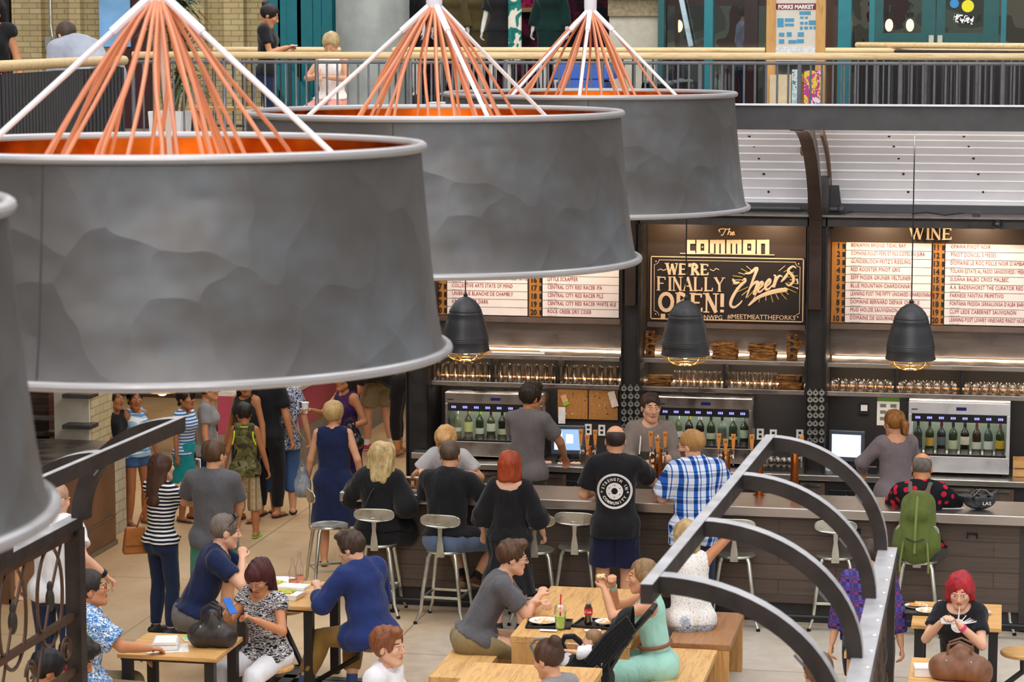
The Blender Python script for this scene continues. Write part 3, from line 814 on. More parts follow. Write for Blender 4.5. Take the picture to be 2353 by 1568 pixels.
# glazed storefront
YG = 32.0
gx = lambda u: X_(u, YG, 60)
m = MB()
for u0, u1 in ((1620, 1640),): m.box(gx(u0), gx(u1), YG-.1, YG+.1, ZM, 8.2)
m.box(gx(1928), gx(1958), YG-.2, YG+.1, ZM, 8.2); m.box(gx(1998), gx(2010), YG-.1, YG+.1, ZM, 8.2); m.box(gx(2300), gx(2312), YG-.1, YG+.1, ZM, 8.2)
struct('trim_4', m, TEAL)
m = MB(); m.box(gx(1528), gx(1928), YG-.02, YG, ZM, 8.2); struct('window_3', m, PANE)
GARN = plain('garnet_paint', '#5a1420', .4)
m = MB()
for u0, u1, Y in ((1712, 1742, 33.2), (1895, 1925, 33.2), (1553, 1560, 33.0)): m.box(X_(u0, Y, 60), X_(u1, Y, 60), Y-.1, Y+.1, ZM, 8.2)
for z in (5.5,): m.box(X_(1528, 33.4), X_(1930, 33.4), 33.3, 33.5, z, z+.12); m.box(X_(1528, 33.4), X_(1930, 33.4), 33.3, 33.5, 4.72, 4.80)
struct('trim_5', m, GARN)
m = MB(); m.box(X_(1528, 36), X_(2400, 36), 36, 36.2, ZM, 8.2); struct('wall_corridor', m, blotch('corridor_wall', ['#3a3a36', '#545048', '#6d6a5e', '#4a2020'], 1.2, 2))
m = MB(); m.box(gx(1528), gx(1928), YG+.01, YG+.06, 4.83, 4.93); struct('trim_6', m, plain('navy_bar', '#1c2a44', .4))
m = MB(); m.beam((gx(1556), YG-.15, 5.9), (gx(1592), YG-.15, 4.98), .06, .06); o = m.build('brace', metal('pale_steel', '#a9bdc9', .3))
tag(o, 'pale steel diagonal brace in front of the storefront glass', 'brace')
# teal double doors
for i, (u0, u1, a, b) in enumerate(((2010, 2150, 2030, 2118), (2152, 2295, 2172, 2260))):
    t = MB(); zt, zb = 5.12, 4.45
    t.box(gx(u0), gx(a), YG-.1, YG, ZM, 8.2); t.box(gx(b), gx(u1), YG-.1, YG, ZM, 8.2); t.box(gx(a), gx(b), YG-.1, YG, ZM, Z_(2100, 76, YG)); 
    o = struct('door_%d' % (i+2), t, TEALD)
    g = MB(); g.box(gx(a), gx(b), YG-.06, YG-.05, Z_(2100, 76, YG), 8.2); g.build('pane', PANE, o)
    h = MB(); h.box(-.03, .03, -.03, 0, -.06, .06); x = gx(u1-9) if i == 0 else gx(u0+9); h.build('door_handle', GALV, o, loc=(x, YG-.1, Z_(2140, 92, YG)))
WARM = emit('lantern_glow', '#ffc98a', 4)
for i, (u, v) in enumerate(((2043, 58), (2091, 58), (1560, 60))):
    p = W(u, v, 33.0); t = thing('lantern', ['jar-shaped glowing lantern behind the teal door, the left of two', 'jar-shaped glowing lantern behind the teal door, the right of two', 'glowing wall lantern behind the storefront glass'][i], 'lantern', p)
    m = MB(); m.ell((0, 0, 0), (.05, .05, .08), n=14); m.build('globe', WARM, t, smooth=True)
    m = MB(); m.tube([(0, 0, .10), (0, 0, .16)], .05, 10); m.tube([(.08, 0, .0), (.06, 0, -.09), (-.06, 0, -.09), (-.08, 0, 0)], .006, 6); m.build('cage', BLACKP, t)
    m = MB(); m.tube([(0, 0, .16), (0, .1, .25), (0, .9, .25)], .012, 6); m.build('arm', BLACKP, t)
for (nm, u, v, r, c, lab) in (('round_sticker', 2193, 8, .055, '#2e86c0', 'blue round sticker on the teal door glass'), ('round_sticker', 2224, 14, .075, '#e3d91e', 'yellow round notice on the teal door glass')):
    m = MB(); m.lathe([(.0001, 0), (r, 0), (r, .006), (.0001, .006)], (0, 0, 0), 24, R3(rx=PI/2)); o = m.build(nm, plain('st_'+c, c, .5, var=.02)); o.location = W(u, v, YG-.07); tag(o, lab, 'sticker')
m = MB(); m.box(-.12, .12, -.004, .004, -.05, .05); o = m.build('notice', blotch('bw_notice', ['#111111', '#f0f0f0'], 30)); o.location = W(2214, 44, YG-.07); o.rotation_euler = (0, .15, 0); tag(o, 'small black and white notice under the round stickers', 'notice')
# ---- handrails
RAILW = wood('rail_ash', '#dcbf8e', '#b8935c', 0, knots=False)
BAL = metal('baluster_grey', '#6d6d70', .45, metalness=.3)
BALD = plain('baluster_dark', '#2c2b2d', .45)
def railing(name, label, P, z, sp, mat, post_every=10, bot=1.0, hr=.036, br=.011):
    t = thing(name, label, 'railing', (0, 0, 0))
    m = MB(); m.tube([(x, y, z) for x, y in P], hr, 12); m.build('handrail', RAILW, t, smooth=True)
    m = MB(); m.tube([(x, y, z-.07) for x, y in P], .018, 8); m.tube([(x, y, z-bot+.08) for x, y in P], .018, 8); m.build('rail_bar', mat, t)
    for (a, b) in zip(P[:-1], P[1:]):
        L = math.hypot(b[0]-a[0], b[1]-a[1]); n = max(1, int(L/sp)); first = None
        for i in range(n+1):
            x = a[0]+(b[0]-a[0])*i/n; y = a[1]+(b[1]-a[1])*i/n
            w = br*2.0 if i % post_every == 0 else br
            if first is None or i % post_every == 0:
                m = MB(); m.tube([(0, 0, -bot), (0, 0, -.06)], w, 8); o = m.build('baluster', mat, t, smooth=True, loc=(x, y, z)); 
                if i % post_every == 1 or first is None: first = o if i % post_every else None
            else:
                o = first.copy(); COL.objects.link(o); setp(o, t); o.location = (x, y, z)
    return t
YR, ZR = 25.75, 4.923
railing('railing', 'long upper-floor railing with pale round handrail and thin grey balusters', [(X_(305, YR, 127), YR), (1.1, YR)], ZR, .112, BAL, 9, 1.05)
pm = atz(1200, 115, ZR)
railing('railing', 'second pale railing further back across the upper floor', [(X_(480, 31, 115), 31.2), (X_(1758, 31.2, 115), 31.2)], 4.935, .125, BALD, 8, 1.05)
railing('railing', 'short second railing to the right of the map stand', [(X_(1896, 31.2, 115), 31.2), (1.9, 31.2)], 4.935, .1, BAL, 6, 1.05)
railing('railing', 'sloping ramp handrail in front of the teal doors', [(X_(1957, 30.5, 97), 31.6), (X_(2360, 31.5, 107), 29.8)], 5.0, .1, BALD, 6, 1.0)
m = MB(); m.box(X_(1960, 31.6), 2.4, 31.66, 31.7, ZM, 4.86); o = m.build('slatted_screen', plain('dark_slats', '#1d1b1c', .6)); tag(o, 'dark solid screen behind the ramp railing below the teal doors', 'screen')
# curved gallery front on the left: wooden rail over dark slats
P = [(-7.36, 15.4), (-7.36, 17.86), (-7.47, 19.0), (-7.62, 20.2), (-7.62, 21.3)]
t = thing('gallery_balustrade', 'curved left gallery front with wooden rail above dark vertical slats', 'balustrade')
m = MB(); m.tube([(x, y, ZR) for x, y in P], .042, 12); m.build('handrail', RAILW, t, smooth=True)
k = 0
for (a, b) in zip(P[:-1], P[1:]):
    n = int(math.hypot(b[0]-a[0], b[1]-a[1])/.085)
    for i in range(n):
        x = a[0]+(b[0]-a[0])*i/n; y = a[1]+(b[1]-a[1])*i/n; k += 1
        m = MB(); m.box(x-.012, x+.012, y, y+.05, ZM-.3, ZR-.06); m.build('slat', plain('slat_dark', '#3c3b3d', .5), t)
m = MB()
for (a, b) in zip(P[:-1], P[1:]): m.beam((a[0]-.03, a[1], (ZM+ZR-.4)/2), (b[0]-.03, b[1], (ZM+ZR-.4)/2), .02, ZR-ZM+.2)
m.build('backing', plain('near_black', '#151415', .6), t)
# planter with plant
t = thing('potted_dracaena', 'tall spiky-leaved plant in a white square pot behind the railing', 'plant', (X_(365, 27.2, 300), 27.6, ZM))
m = MB(); m.prism([(-.17, 0), (.17, 0), (.2, .42), (-.2, .42)], -.2, .2); m.build('pot', WHITEP, t, bevel=.01)
m = MB(); m.box(-.17, .17, -.17, .17, .36, .40); m.build('soil', plain('soil', '#2a2018', .9), t)
lf = MB(); st = MB()
for (bx, by, hz) in ((0, 0, 1.75), (.06, .03, 1.2), (-.05, -.04, 1.35), (.1, -.03, .75), (.03, .08, 1.55)):
    st.tube([(bx, by, .38), (bx*1.5, by*1.5, hz*.5), (bx*2+.02, by*2, hz)], .018, 7)
    for j in range(64):
        a = random.random()*2*PI; el = random.uniform(-.3, 1.2); L = random.uniform(.3, .5); c = Vector((bx*2+.02, by*2, hz+random.uniform(-.12, .1)))
        d = Vector((math.cos(a)*math.cos(el), math.sin(a)*math.cos(el), math.sin(el))); s_ = Vector((-math.sin(a), math.cos(a), 0))*.021
        p1 = c+d*L*.5; p2 = c+d*L+Vector((0, 0, -.16)); lf.add([c-s_*.5, c+s_*.5, p1+s_, p1-s_, p2], [(0, 1, 2, 3), (3, 2, 4)])
st.build('stem', plain('stem_brown', '#6b563a', .8), t, smooth=True); lf.build('leaves', plain('leaf_green', '#39532c', .5, scale=30, var=.4), t)
# bench by the brick wall
t = thing('bench', 'slatted light wood bench on the upper floor by brick wall', 'bench', (X_(530, 28.5, 270), 28.5, ZM))
for i in range(2): m = MB(); m.box(-.5, .5, -.2+.22*i, -.02+.22*i, .40, .44); m.build('slat', OAK, t)
for s_ in (-.42, .42): m = MB(); m.box(s_-.03, s_+.03, -.18, .18, 0, .40); m.build('leg', BALD, t)
# ---- map stand
xk0, xk1 = X_(1760, 27.3, 120), X_(1895, 27.3, 120); kw = xk1-xk0
KW = wood('kiosk_pine', '#d9a45e', '#b47f3e', 2)
t = thing('map_stand', 'wooden directory stand holding a market map and brochures', 'directory', (xk0, 27.3, ZM))
m = MB(); zt = 1.9
m.box(0, .1, 0, .1, 0, zt); m.box(kw-.1, kw, 0, .1, 0, zt); m.box(.1, kw-.1, .0, .1, zt-.1, zt); m.box(.1, kw-.1, .02, .08, .78, .86); m.box(.1, kw-.1, .04, .08, 0, .78); m.build('frame', KW, t, bevel=.004)
def zk(v): return Z_(1828, v, 27.35)-ZM
m = MB(); m.box(.1, kw-.1, .02, .06, zk(140), zk(-4)); m.build('panel', plain('map_paper', '#e3dacb', .6, var=.05), t)
m = MB(); m.box(.1, kw-.1, .012, .02, zk(22), zk(8)); m.build('title_band', plain('maroon_band', '#7d1a2c', .5), t)
m = MB(); m.box(.1, kw-.1, .012, .02, zk(130), zk(108)); m.build('legend', blotch('legend_paper', ['#f2f2f0', '#d9dde0', '#f6f6f4'], 30, 2), t)
m = MB()
for (a, b, c, d) in ((1786, 42, 1800, 62), (1803, 42, 1824, 50), (1803, 54, 1824, 60), (1790, 75, 1802, 84), (1808, 74, 1819, 84), (1833, 74, 1847, 84), (1790, 90, 1802, 100), (1812, 92, 1830, 100), (1831, 90, 1847, 99), (1836, 26, 1862, 34), (1838, 38, 1846, 43), (1849, 38, 1856, 43), (1858, 47, 1877, 57), (1838, 50, 1846, 56), (1849, 50, 1855, 56), (1838, 61, 1844, 68), (1848, 61, 1856, 67), (1860, 61, 1866, 67), (1869, 61, 1877, 67)):
    m = MB(); m.box(X_(a, 27.3, 60)-xk0, X_(c, 27.3, 60)-xk0, .014, .02, zk(d), zk(b)); m.build('map_block', plain('map_blue', '#4f9fc4', .6), t)
def text(s, size, mat, parent, loc, sx=1., extr=.002, off=0., align='LEFT', name='lettering', rotz=0, shear=0, roll=0, sp=1.):
    cu = bpy.data.curves.new('txt', 'FONT'); cu.body = s; cu.size = size; cu.extrude = extr; cu.offset = off; cu.align_x = align; cu.shear = shear; cu.space_character = sp; cu.resolution_u = 2
    to = bpy.data.objects.new('txt', cu); COL.objects.link(to); dg = bpy.context.evaluated_depsgraph_get()
    me = bpy.data.meshes.new_from_object(to.evaluated_get(dg)); bpy.data.objects.remove(to)
    n = len(me.vertices); c = np.empty(n*3, dtype=np.float32); me.vertices.foreach_get('co', c); c = c.reshape(-1, 3)
    x = c[:, 0]*sx; z = c[:, 1]; cr, sr = math.cos(roll), math.sin(roll)
    o = np.stack([x*cr-z*sr, -c[:, 2], x*sr+z*cr], 1).astype(np.float32); me.vertices.foreach_set('co', o.ravel()); me.materials.clear(); me.materials.append(mat); me.update()
    ob = bpy.data.objects.new(name, me); COL.objects.link(ob); setp(ob, parent); ob.location = loc; ob.rotation_euler = (0, 0, rotz); return ob
WHT = plain('white_letter', '#f4f1ec', .6, var=.02)
text('FORKS MARKET', .058, WHT, t, (kw/2, .008, zk(20)), sx=.92, off=.003, align='CENTER')
m = MB(); m.box(.02, kw-.02, -.07, .02, .26, .29); m.box(.02, kw-.02, -.08, -.07, .26, .33); m.build('brochure_shelf', KW, t)
for i, (a, b, v0, c) in enumerate(((1768, 1817, 172, '#dcc9a4'), (1819, 1841, 160, '#9fc3c9'), (1847, 1888, 162, '#d0559a'))):
    xa, xb = X_(a, 27.2, 180), X_(b, 27.2, 180); m = MB(); m.box(0, xb-xa, 0, .012, 0, zk(v0)-.29); 
    o = m.build('brochure', [plain('br0', c, .6), blotch('br1', ['#9fc3c9', '#d9e4e6', '#5f7f8f'], 18), blotch('br2', ['#d0559a', '#e8d44a', '#c24a8c', '#e9e3ea'], 9)][i]); o.location = (xa, 27.25, ZM+.292)
    tag(o, ['tan brochures standing on the map stand shelf', 'narrow pale blue brochure on the map stand shelf', 'pink and yellow brochure on the map stand shelf'][i], 'brochure')
# ---- bins
t = thing('recycling_bin', 'blue recycling bin with sloped lid behind the railing', 'bin', (X_(1345, 27.4, 180), 27.4, ZM))
BLUEP = plain('blue_plastic', '#2f5fc0', .4, var=.1)
m = MB(); m.prism([(-.24, 0), (.24, 0), (.28, .78), (-.28, .78)], -.28, .28); m.build('body', plain('dark_blue_plastic', '#244a8c', .45), t, bevel=.02)
m = MB(); m.prism([(-.22, .30), (.22, .30), (.25, .80), (-.25, .80)], -.31, -.28); m.build('front_panel', BLUEP, t, bevel=.01)
m = MB(); m.prism([(-.31, .80), (.31, .80), (.31, .88), (.25, .98), (-.25, .98), (-.31, .88)], -.31, .31); m.build('lid', BLUEP, t, bevel=.02)
m = MB(); m.lathe([(.0001, 0), (.115, 0), (.115, .012), (.0001, .012)], (.02, -.311, .42), 24, R3(rx=PI/2)); m.build('round_label', plain('cream_label', '#d7d2a0', .6), t)
m = MB(); m.lathe([(.085, 0), (.10, 0), (.10, .015), (.085, .015)], (.02, -.314, .42), 24, R3(rx=PI/2)); m.build('label_ring', plain('green_ring', '#4c8a3c', .6), t)
t = thing('rubbish_bin', 'rubbish bin lined with a shiny black bag beside the blue bin', 'bin', (X_(1530, 27.4, 180), 27.5, ZM))
m = MB(); m.lathe([(.22, 0), (.26, .6), (.27, .66)], n=24, cap=True); m.build('body', BLACKP, t, smooth=True)
Fb = Field(V3(-.4, -.4, .4), V3(.4, .4, .95), .022); Fb.cone(V3(0, 0, .60), V3(0, 0, .78), .27, .29, .02, cap=3); Pb, qb = Fb.mesh(); Pb = wrinkle(Pb, qb, .03, 30, 2, .7)
npmesh('bin_bag', Pb, qb, [plain('black_bag', '#0b0b0c', .2)], t)

# ================================================================ BAR
m = MB(); xl = X_(780, YB, 1140)
t = thing('bar_counter', 'long stainless-topped bar fronted with grey-brown planks', 'bar counter', (0, 0, 0))
xr = 1.6; xp = X_(2343, YB+.1, 1300)
m = MB(); m.box(xl, xr, YB, YB+.68, ZB-.085, ZB); m.build('worktop', STEELX, t, bevel=.008)
PLK = wood('bar_planks', '#5a4a40', '#3c312b', 0, 2.2, .5, knots=False)
def plankmat():
    tt = NT('plank_front'); v = tt.coord(); sp = tt.n('SeparateXYZ'); tt.L.new(v, sp.inputs[0]); cb = tt.n('CombineXYZ'); tt.L.new(sp.outputs[0], cb.inputs[0]); tt.L.new(sp.outputs[2], cb.inputs[1])
    x = tt.n('TexBrick'); tt.L.new(cb.outputs[0], x.inputs[0]); x.offset = .37; x.inputs['Scale'].default_value = 1; x.inputs['Brick Width'].default_value = 1.35; x.inputs['Row Height'].default_value = .135
    x.inputs['Mortar Size'].default_value = .004; x.inputs['Color1'].default_value = srgb('#5b4c42'); x.inputs['Color2'].default_value = srgb('#4c413b'); x.inputs['Mortar'].default_value = srgb('#241e1b')
    g = tt.noise(tt.coord((.7, 1, 16)), 3, 5, .6, .4); c = tt.mix(.4, x.outputs[0], tt.ramp(g, [(.3, '#40362f'), (.7, '#6c5a4d')]))
    tt.bump(tt.math('MULTIPLY', x.outputs['Fac'], -1), .6, .006); return tt.set(c, .45)
m = MB(); m.box(xl+.12, xp, YB+.13, YB+.16, .20, ZB-.085); m.build('plank_front', plankmat(), t)
m = MB(); m.box(xl+.14, xp+1, YB+.16, YB+.55, .02, .20); m.box(xl+.12, xp+1, YB+.17, YB+.56, .20, ZB-.09); m.build('base', CHAR, t)
m = MB(); m.box(xp, xp+1.5, YB+.12, YB+.2, .05, ZB-.085); m.build('end_panel', plain('dark_end', '#35302d', .5), t)
m = MB(); m.box(xl+.14, xp+1, YB+.145, YB+.16, 0, .025); m.build('base_strip', plain('pale_strip', '#b9aa98', .6), t)
for k in range(7):
    m = MB(); x = xl+.55+k*1.0
    m.box(x, x+.09, YB+.115, YB+.13, ZB-.20, ZB-.185); m.tube([(x+.01, YB+.11, ZB-.19), (x, YB+.09, ZB-.225)], .007, 6); m.tube([(x+.08, YB+.11, ZB-.19), (x+.09, YB+.09, ZB-.225)], .007, 6); m.build('bag_hook', BLACKM, t)
m = MB(); m.tube([(xl+.15, YB-.02, .115), (xp+.9, YB-.02, .115)], .025, 12); o = m.build('foot_tube', BLACKM, t, smooth=True)
for k in range(5):
    x = xl+.5+k*1.45; m = MB(); m.tube([(x, YB-.02, 0), (x, YB-.02, .10)], .016, 8); m.lathe([(.05, 0), (.05, .012)], (x, YB-.02, 0), 16, cap=True); m.build('foot_bracket', BLACKM, t, smooth=True)
# back counter
t = thing('back_counter', 'stainless back counter with dark drawers and wood-fronted cupboards', 'counter', (0, 0, 0))
xb0 = X_(1003, YC, 1060)
m = MB(); m.box(xb0, 1.6, YC, YW-.003, ZC-.055, ZC); m.build('worktop', STEELX, t, bevel=.006)
m = MB(); m.box(xb0+.05, 1.6, YC+.05, YW-.003, 0, ZC-.055); m.build('carcass', plain('black_carcass', '#1b1918', .6), t)
WF = wood('cabinet_wood', '#5a4a3f', '#3a2f28', 2, 2, .5, knots=False)
for i, (u0, u1) in enumerate(((1085, 1160), (1240, 1300), (1600, 1690), (1838, 1895), (2170, 2240), (2250, 2330))):
    m = MB(); a, b = X_(u0, YC, 1120), X_(u1, YC, 1120); m.box(a, b, YC+.02, YC+.045, .12, ZC-.08); o = m.build('door', WF, t)
    h = MB(); h.box(a+.04, b-.04, YC-.005, YC+.02, ZC-.11, ZC-.085); h.build('handle', STEEL, o); 
    h = MB(); h.ell((b-.05, YC+.005, ZC-.26), .014, n=8, m=6); h.build('knob', GALV, o, smooth=True)
for u0, u1 in ((1905, 1985), (1300, 1345), (1780, 1830)):
    a, b = X_(u0, YC, 1120), X_(u1, YC, 1120)
    for z in (.55, .70): 
        m = MB(); m.box(a, b, YC+.02, YC+.045, z-.07, z+.06); o = m.build('drawer', BLACKP, t, bevel=.006); h = MB(); h.ell(((a+b)/2, YC+.01, z), .012, n=8, m=6); h.build('knob', GALV, o, smooth=True)
# raised side counter to the left
t = thing('side_counter', 'raised steel side counter beside the dark left column', 'counter', (0, 0, 0))
xs0 = X_(950, 24.2, 1050)
m = MB(); m.box(xs0, xb0-.005, 24.1, 24.29, .96, 1.02); m.box(X_(986, 24.35, 800), xb0-.005, 24.29, YW-.01, .96, 1.02); m.build('worktop', STEELX, t, bevel=.005)
m = MB(); m.box(xs0+.05, xb0-.005, 24.16, 24.28, 0, .96); m.build('side_panel', plain('grey_laminate', '#57514e', .5), t)
# back wall
m = MB(); m.box(X_(945, YW), 1.8, YW, YW+.15, 0, 3.75); struct('wall_bar', m, plain('charcoal_wall', '#262221', .55, scale=2, var=.25))
BSM = metal('smoked_steel', '#6f6560', .38, brushed=(1, 8, 8), scale=2, metalness=.8)
bays = ((978, 1424), (1473, 1849), (1900, 2420)); 
YS = 24.50
zA = Z_(1400, 886, YS); zBs = Z_(1400, 821, YS); zL = 2.405
for i, (a, b) in enumerate(bays):
    xa, xb = X_(a, YS, 880), X_(b, YS, 880)
    # splash panel
    m = MB(); m.box(xa, xb, YW-.02, YW-.002, zBs+.02, zL+.1); o = struct('wall_splash_%d' % (i+1), m, BSM)
    for nm, z, lab in (('shelf', zA, ['lower stainless shelf holding the tall pint glasses', 'lower stainless shelf below the chalkboard', 'lower stainless shelf below the wine list'][i]), ('shelf', zBs, ['upper stainless shelf above the tall pint glasses', 'upper stainless shelf holding wood blocks', 'upper stainless shelf below the wine list'][i])):
        t = thing(nm, lab, 'shelf', (0, 0, 0))
        m = MB(); m.box(xa, xb, YS, YW-.02, z-.045, z); m.build('board', STEEL, t, bevel=.004)
        if z == zBs:
            m = MB(); m.box(xa+.02, xb-.02, YW-.045, YW-.021, z+.001, z+.012); m.build('light_strip', emit('led_strip', '#ffdcae', 6), t)
        else:
            m = MB(); m.box(xa+.02, xb-.02, YW-.045, YW-.021, z+.001, z+.008); m.build('light_strip', emit('led_strip2', '#ffdcb4', 5), t)
            for q in (1, 2) if i != 1 else (1,):
                xx = [(1129, 1278), (1664,), (2057, 2208)][i][q-1]; x = X_(xx, YS, 860); m = MB(); m.box(x-.012, x+.012, YS+.01, YW-.02, z, zBs-.045); m.build('divider', BLACKM, t)
# shelf lights (real strips facing forward and up)
def area(name, loc, rot, sx, sy, e, col=(1, 1, 1), spread=None):
    l = bpy.data.lights.new(name, 'AREA'); l.shape = 'RECTANGLE'; l.size = sx; l.size_y = sy; l.energy = e; l.color = col
    if spread: l.spread = spread
    o = bpy.data.objects.new(name, l); COL.objects.link(o); o.location = loc; o.rotation_euler = rot; return o
# columns
COLM = metal('column_steel', '#322f2e', .42, var=.2, metalness=.5)
for i, (a, b, lab) in enumerate(((933, 984, 'dark steel column at the left end of the bar'), (1427, 1471, 'dark steel column between pint glasses and chalkboard'), (1851, 1899, 'dark steel column between chalkboard and wine list'))):
    xa, xb = X_(a, 24.35, 800), X_(b, 24.35, 800)
    t = thing('column', lab, 'column', (0, 0, 0))
    z0_ = (0, ZC, ZC)[i]; m = MB(); m.box(xa, xb, 24.35, 24.94, z0_, 3.78); m.build('shaft', COLM, t)
    m = MB(); m.box(xa+.006, xa+.02, 24.30, 24.35, z0_, 3.5); m.box(xb-.02, xb-.006, 24.30, 24.35, z0_, 3.5); m.build('flange', BLACKM, t)
# coin-like metal discs hanging on two columns
for ci, (us, vs) in enumerate((((1434, 1449, 1464), (893, 911, 929, 947, 963, 981)), ((1861, 1874, 1888), (903, 919, 938, 955, 974, 994, 1012)))):
    for v in vs:
        for u in us:
            first = 'DISC' in globals()
            if not first:
                DISC = thing('metal_tag', 'round steel tag with a centre hole hung on the column', 'tag', (0, 0, 0), 0, 'round steel tags')
                m = MB(); m.lathe([(.010, 0), (.027, 0), (.027, .006), (.010, .006), (.010, 0)], n=18, M=R3(rx=PI/2)); m.build('disc', GALV, DISC)
                m = MB(); m.tube([(.006*math.cos(k), 0, .032+.008*math.sin(k)) for k in range(6)], .0022, 5, True); m.build('ring', GALV, DISC)
                d = DISC
            else: d = dup(DISC)
            d.location = W(u, v, 24.285)+Vector((random.uniform(-.003, .003), 0, 0))
            d['label'] = ['round steel tag with a centre hole hung on the column left of the chalkboard', 'round steel tag with a centre hole hung on the column left of the wine list'][ci]
            d['group'] = ['steel tags on the column left of the chalkboard', 'steel tags on the column left of the wine list'][ci]
# headers
m = MB(); xa, xb = X_(1424, 24.3, 500), 1.8
t = thing('header_beam', 'dark steel header beam above the chalkboard and wine list', 'beam', (0, 0, 0))
zh1 = Z_(1900, 498, 24.3); zh0 = Z_(1900, 521, 24.3)
xh = X_(990, 24.3, 500)
m = MB(); m.box(xh, xb, 24.3, 24.4, zh0, zh1); m.build('web', COLM, t); m = MB(); m.box(xh, xb, 24.22, YW, zh1, zh1+.02); m.build('top_flange', metal('flange_steel', '#6f6a66', .5), t)
m = MB(); m.box(xh, xb, YW-.06, YW+.1, zh1+.02, 3.72); struct('trim_7', m, plain('slate_band', '#33363b', .55))
m = MB(); m.tube([(X_(1600, 24.6, 478), 24.6, Z_(1760, 478, 24.6)), (X_(1840, 24.6, 478), 24.6, Z_(1760, 478, 24.6))], .028, 12)
m.tube([(X_(1895, 24.5, 480), 24.5, Z_(1900, 480, 24.5)), (X_(1935, 24.5, 480), 24.5, Z_(1900, 480, 24.5))], .028, 12); m.ell((X_(1932, 24.5, 480), 24.5, Z_(1900, 480, 24.5)), .042, n=12)
m.tube([W(1882, 480, 24.5), W(1882, 445, 24.5), W(1890, 434, 24.5), W(1902, 434, 24.55)], .03, 10); m.tube([W(1884, 488, 24.4), W(1897, 477, 24.4), W(1897, 470, 24.5)], .03, 10)
o = m.build('water_pipe', plain('pipe_grey', '#3a3b3d', .5), None, smooth=True); tag(o, 'dark grey sprinkler pipe with elbows above the chalkboard', 'pipe')
m = MB(); m.prism([(-.05, -.3), (.0, .12), (.1, .12), (.13, -.1), (.05, -.3)], 0, .06); o = m.build('pipe_bracket', BLACKM); o.location = W(1903, 455, 24.55); tag(o, 'dark plate bracket holding the sprinkler pipe elbow', 'bracket')
m = MB(); m.lathe([(.02, 0), (.03, .02), (.03, .1), (.015, .12), (.015, .17), (.035, .175), (.035, .185)], n=12, cap=True); o = m.build('valve', plain('bronze_valve', '#5b4534', .4), smooth=True); o.location = W(1846, 358, 24.2); tag(o, 'small bronze sprinkler valve beside the curved rib', 'valve')
for i, pts in enumerate(([(1985+110, 494), (2130, 490), (2170, 497), (2215, 492)], [(1900, 492), (1930, 494), (1960, 489)], [(1650, 492), (1680, 496), (1710, 491)])):
    m = MB(); m.tube([W(u, v, 24.25)+Vector((0, 0, .01)) for u, v in pts], .007, 6); o = m.build('cable', BLACKP, smooth=True); tag(o, ['loose black cable on the header above WINE', 'loose black cable on the header beside the pipe elbow', 'loose black cable on the header above the chalkboard'][i], 'cable')
m = MB(); m.box(-.035, .02, -.03, .03, 0, .045); m.box(.02, .04, -.03, .03, .005, .04); o = m.build('camera_box', BLACKP); o.location = (X_(2243, 24.25, 498), 24.27, zh1+.02); tag(o, 'tiny black box with a white end on the header', 'sensor')
t = thing('spot_light', 'small round black spotlight under the header at the far right', 'spotlight', W(2292, 516, 24.22))
m = MB(); m.ell((0, 0, 0), .045, n=14); m.build('housing', BLACKP, t, smooth=True); m = MB(); m.tube([(0, .02, .03), (0, .06, .05)], .01, 6); m.build('stem', BLACKP, t)
# ---- vault canopy: front beam, ribs, white panels
YV = 21.75
zb1, zb0 = Z_(2000, 244, YV), Z_(2000, 300, YV)
t = thing('canopy_beam', 'long dark steel beam along the front of the bar canopy', 'beam', (0, 0, 0))
xc0 = X_(985, YV, 270)
m = MB(); m.box(xc0, 1.8, YV, YV+.06, zb0, zb1); m.build('web', metal('beam_grey', '#4b4a4c', .5, metalness=.4), t)
m = MB(); m.box(xc0, 1.8, YV-.03, YV+.16, zb1, zb1+.012); m.build('top_flange', plain('pale_flange', '#d9d9de', .4), t)
A_, B_ = YW-.12-YV, zb0+.12-3.45
def vault(tt, off=0.): return (YV+.05+(A_+off)*math.sin(tt), 3.45+(B_+off)*math.cos(tt))
prof = [vault(PI/2*i/26) for i in range(27)]
def panelmat():
    tt = NT('vault_panel'); v = tt.coord(); n = tt.noise(v, 2, 3); tt.bump(n, .1, .01)
    return tt.set(tt.ramp(n, [(.3, '#d8d6d8'), (.7, '#e6e4e5')]), .3)
m = MB(); pts = []
for i, (y, z) in enumerate(prof):
    k = i/26*14; pts.append((y, z))
pp = []
for i in range(26*6+1):
    tt = PI/2*i/(26*6); y, z = vault(tt); ph = (tt/(PI/2)*16) % 1; d = -.006*(1 if ph < .12 else 0); pp.append((y+d, z+d))
vs = [(x, y, z) for (y, z) in pp for x in (xc0, 1.8)]; m.add(vs, [(2*i, 2*i+1, 2*i+3, 2*i+2) for i in range(len(pp)-1)])
vs2 = [(x, y+.02, z+.02) for (y, z) in pp for x in (xc0, 1.8)]; m.add(vs2, [(2*i, 2*i+1, 2*i+3, 2*i+2) for i in range(len(pp)-1)])
o = m.build('canopy_vault', panelmat(), None, smooth=False); tag(o, 'white ribbed vault panels curving down behind the canopy beam', 'canopy')
m = MB(); m.box(xc0, 1.8, YW-.2, YW-.08, 3.42, 3.50); struct('trim_8', m, plain('slate_band2', '#2f3236', .55))
bo = None
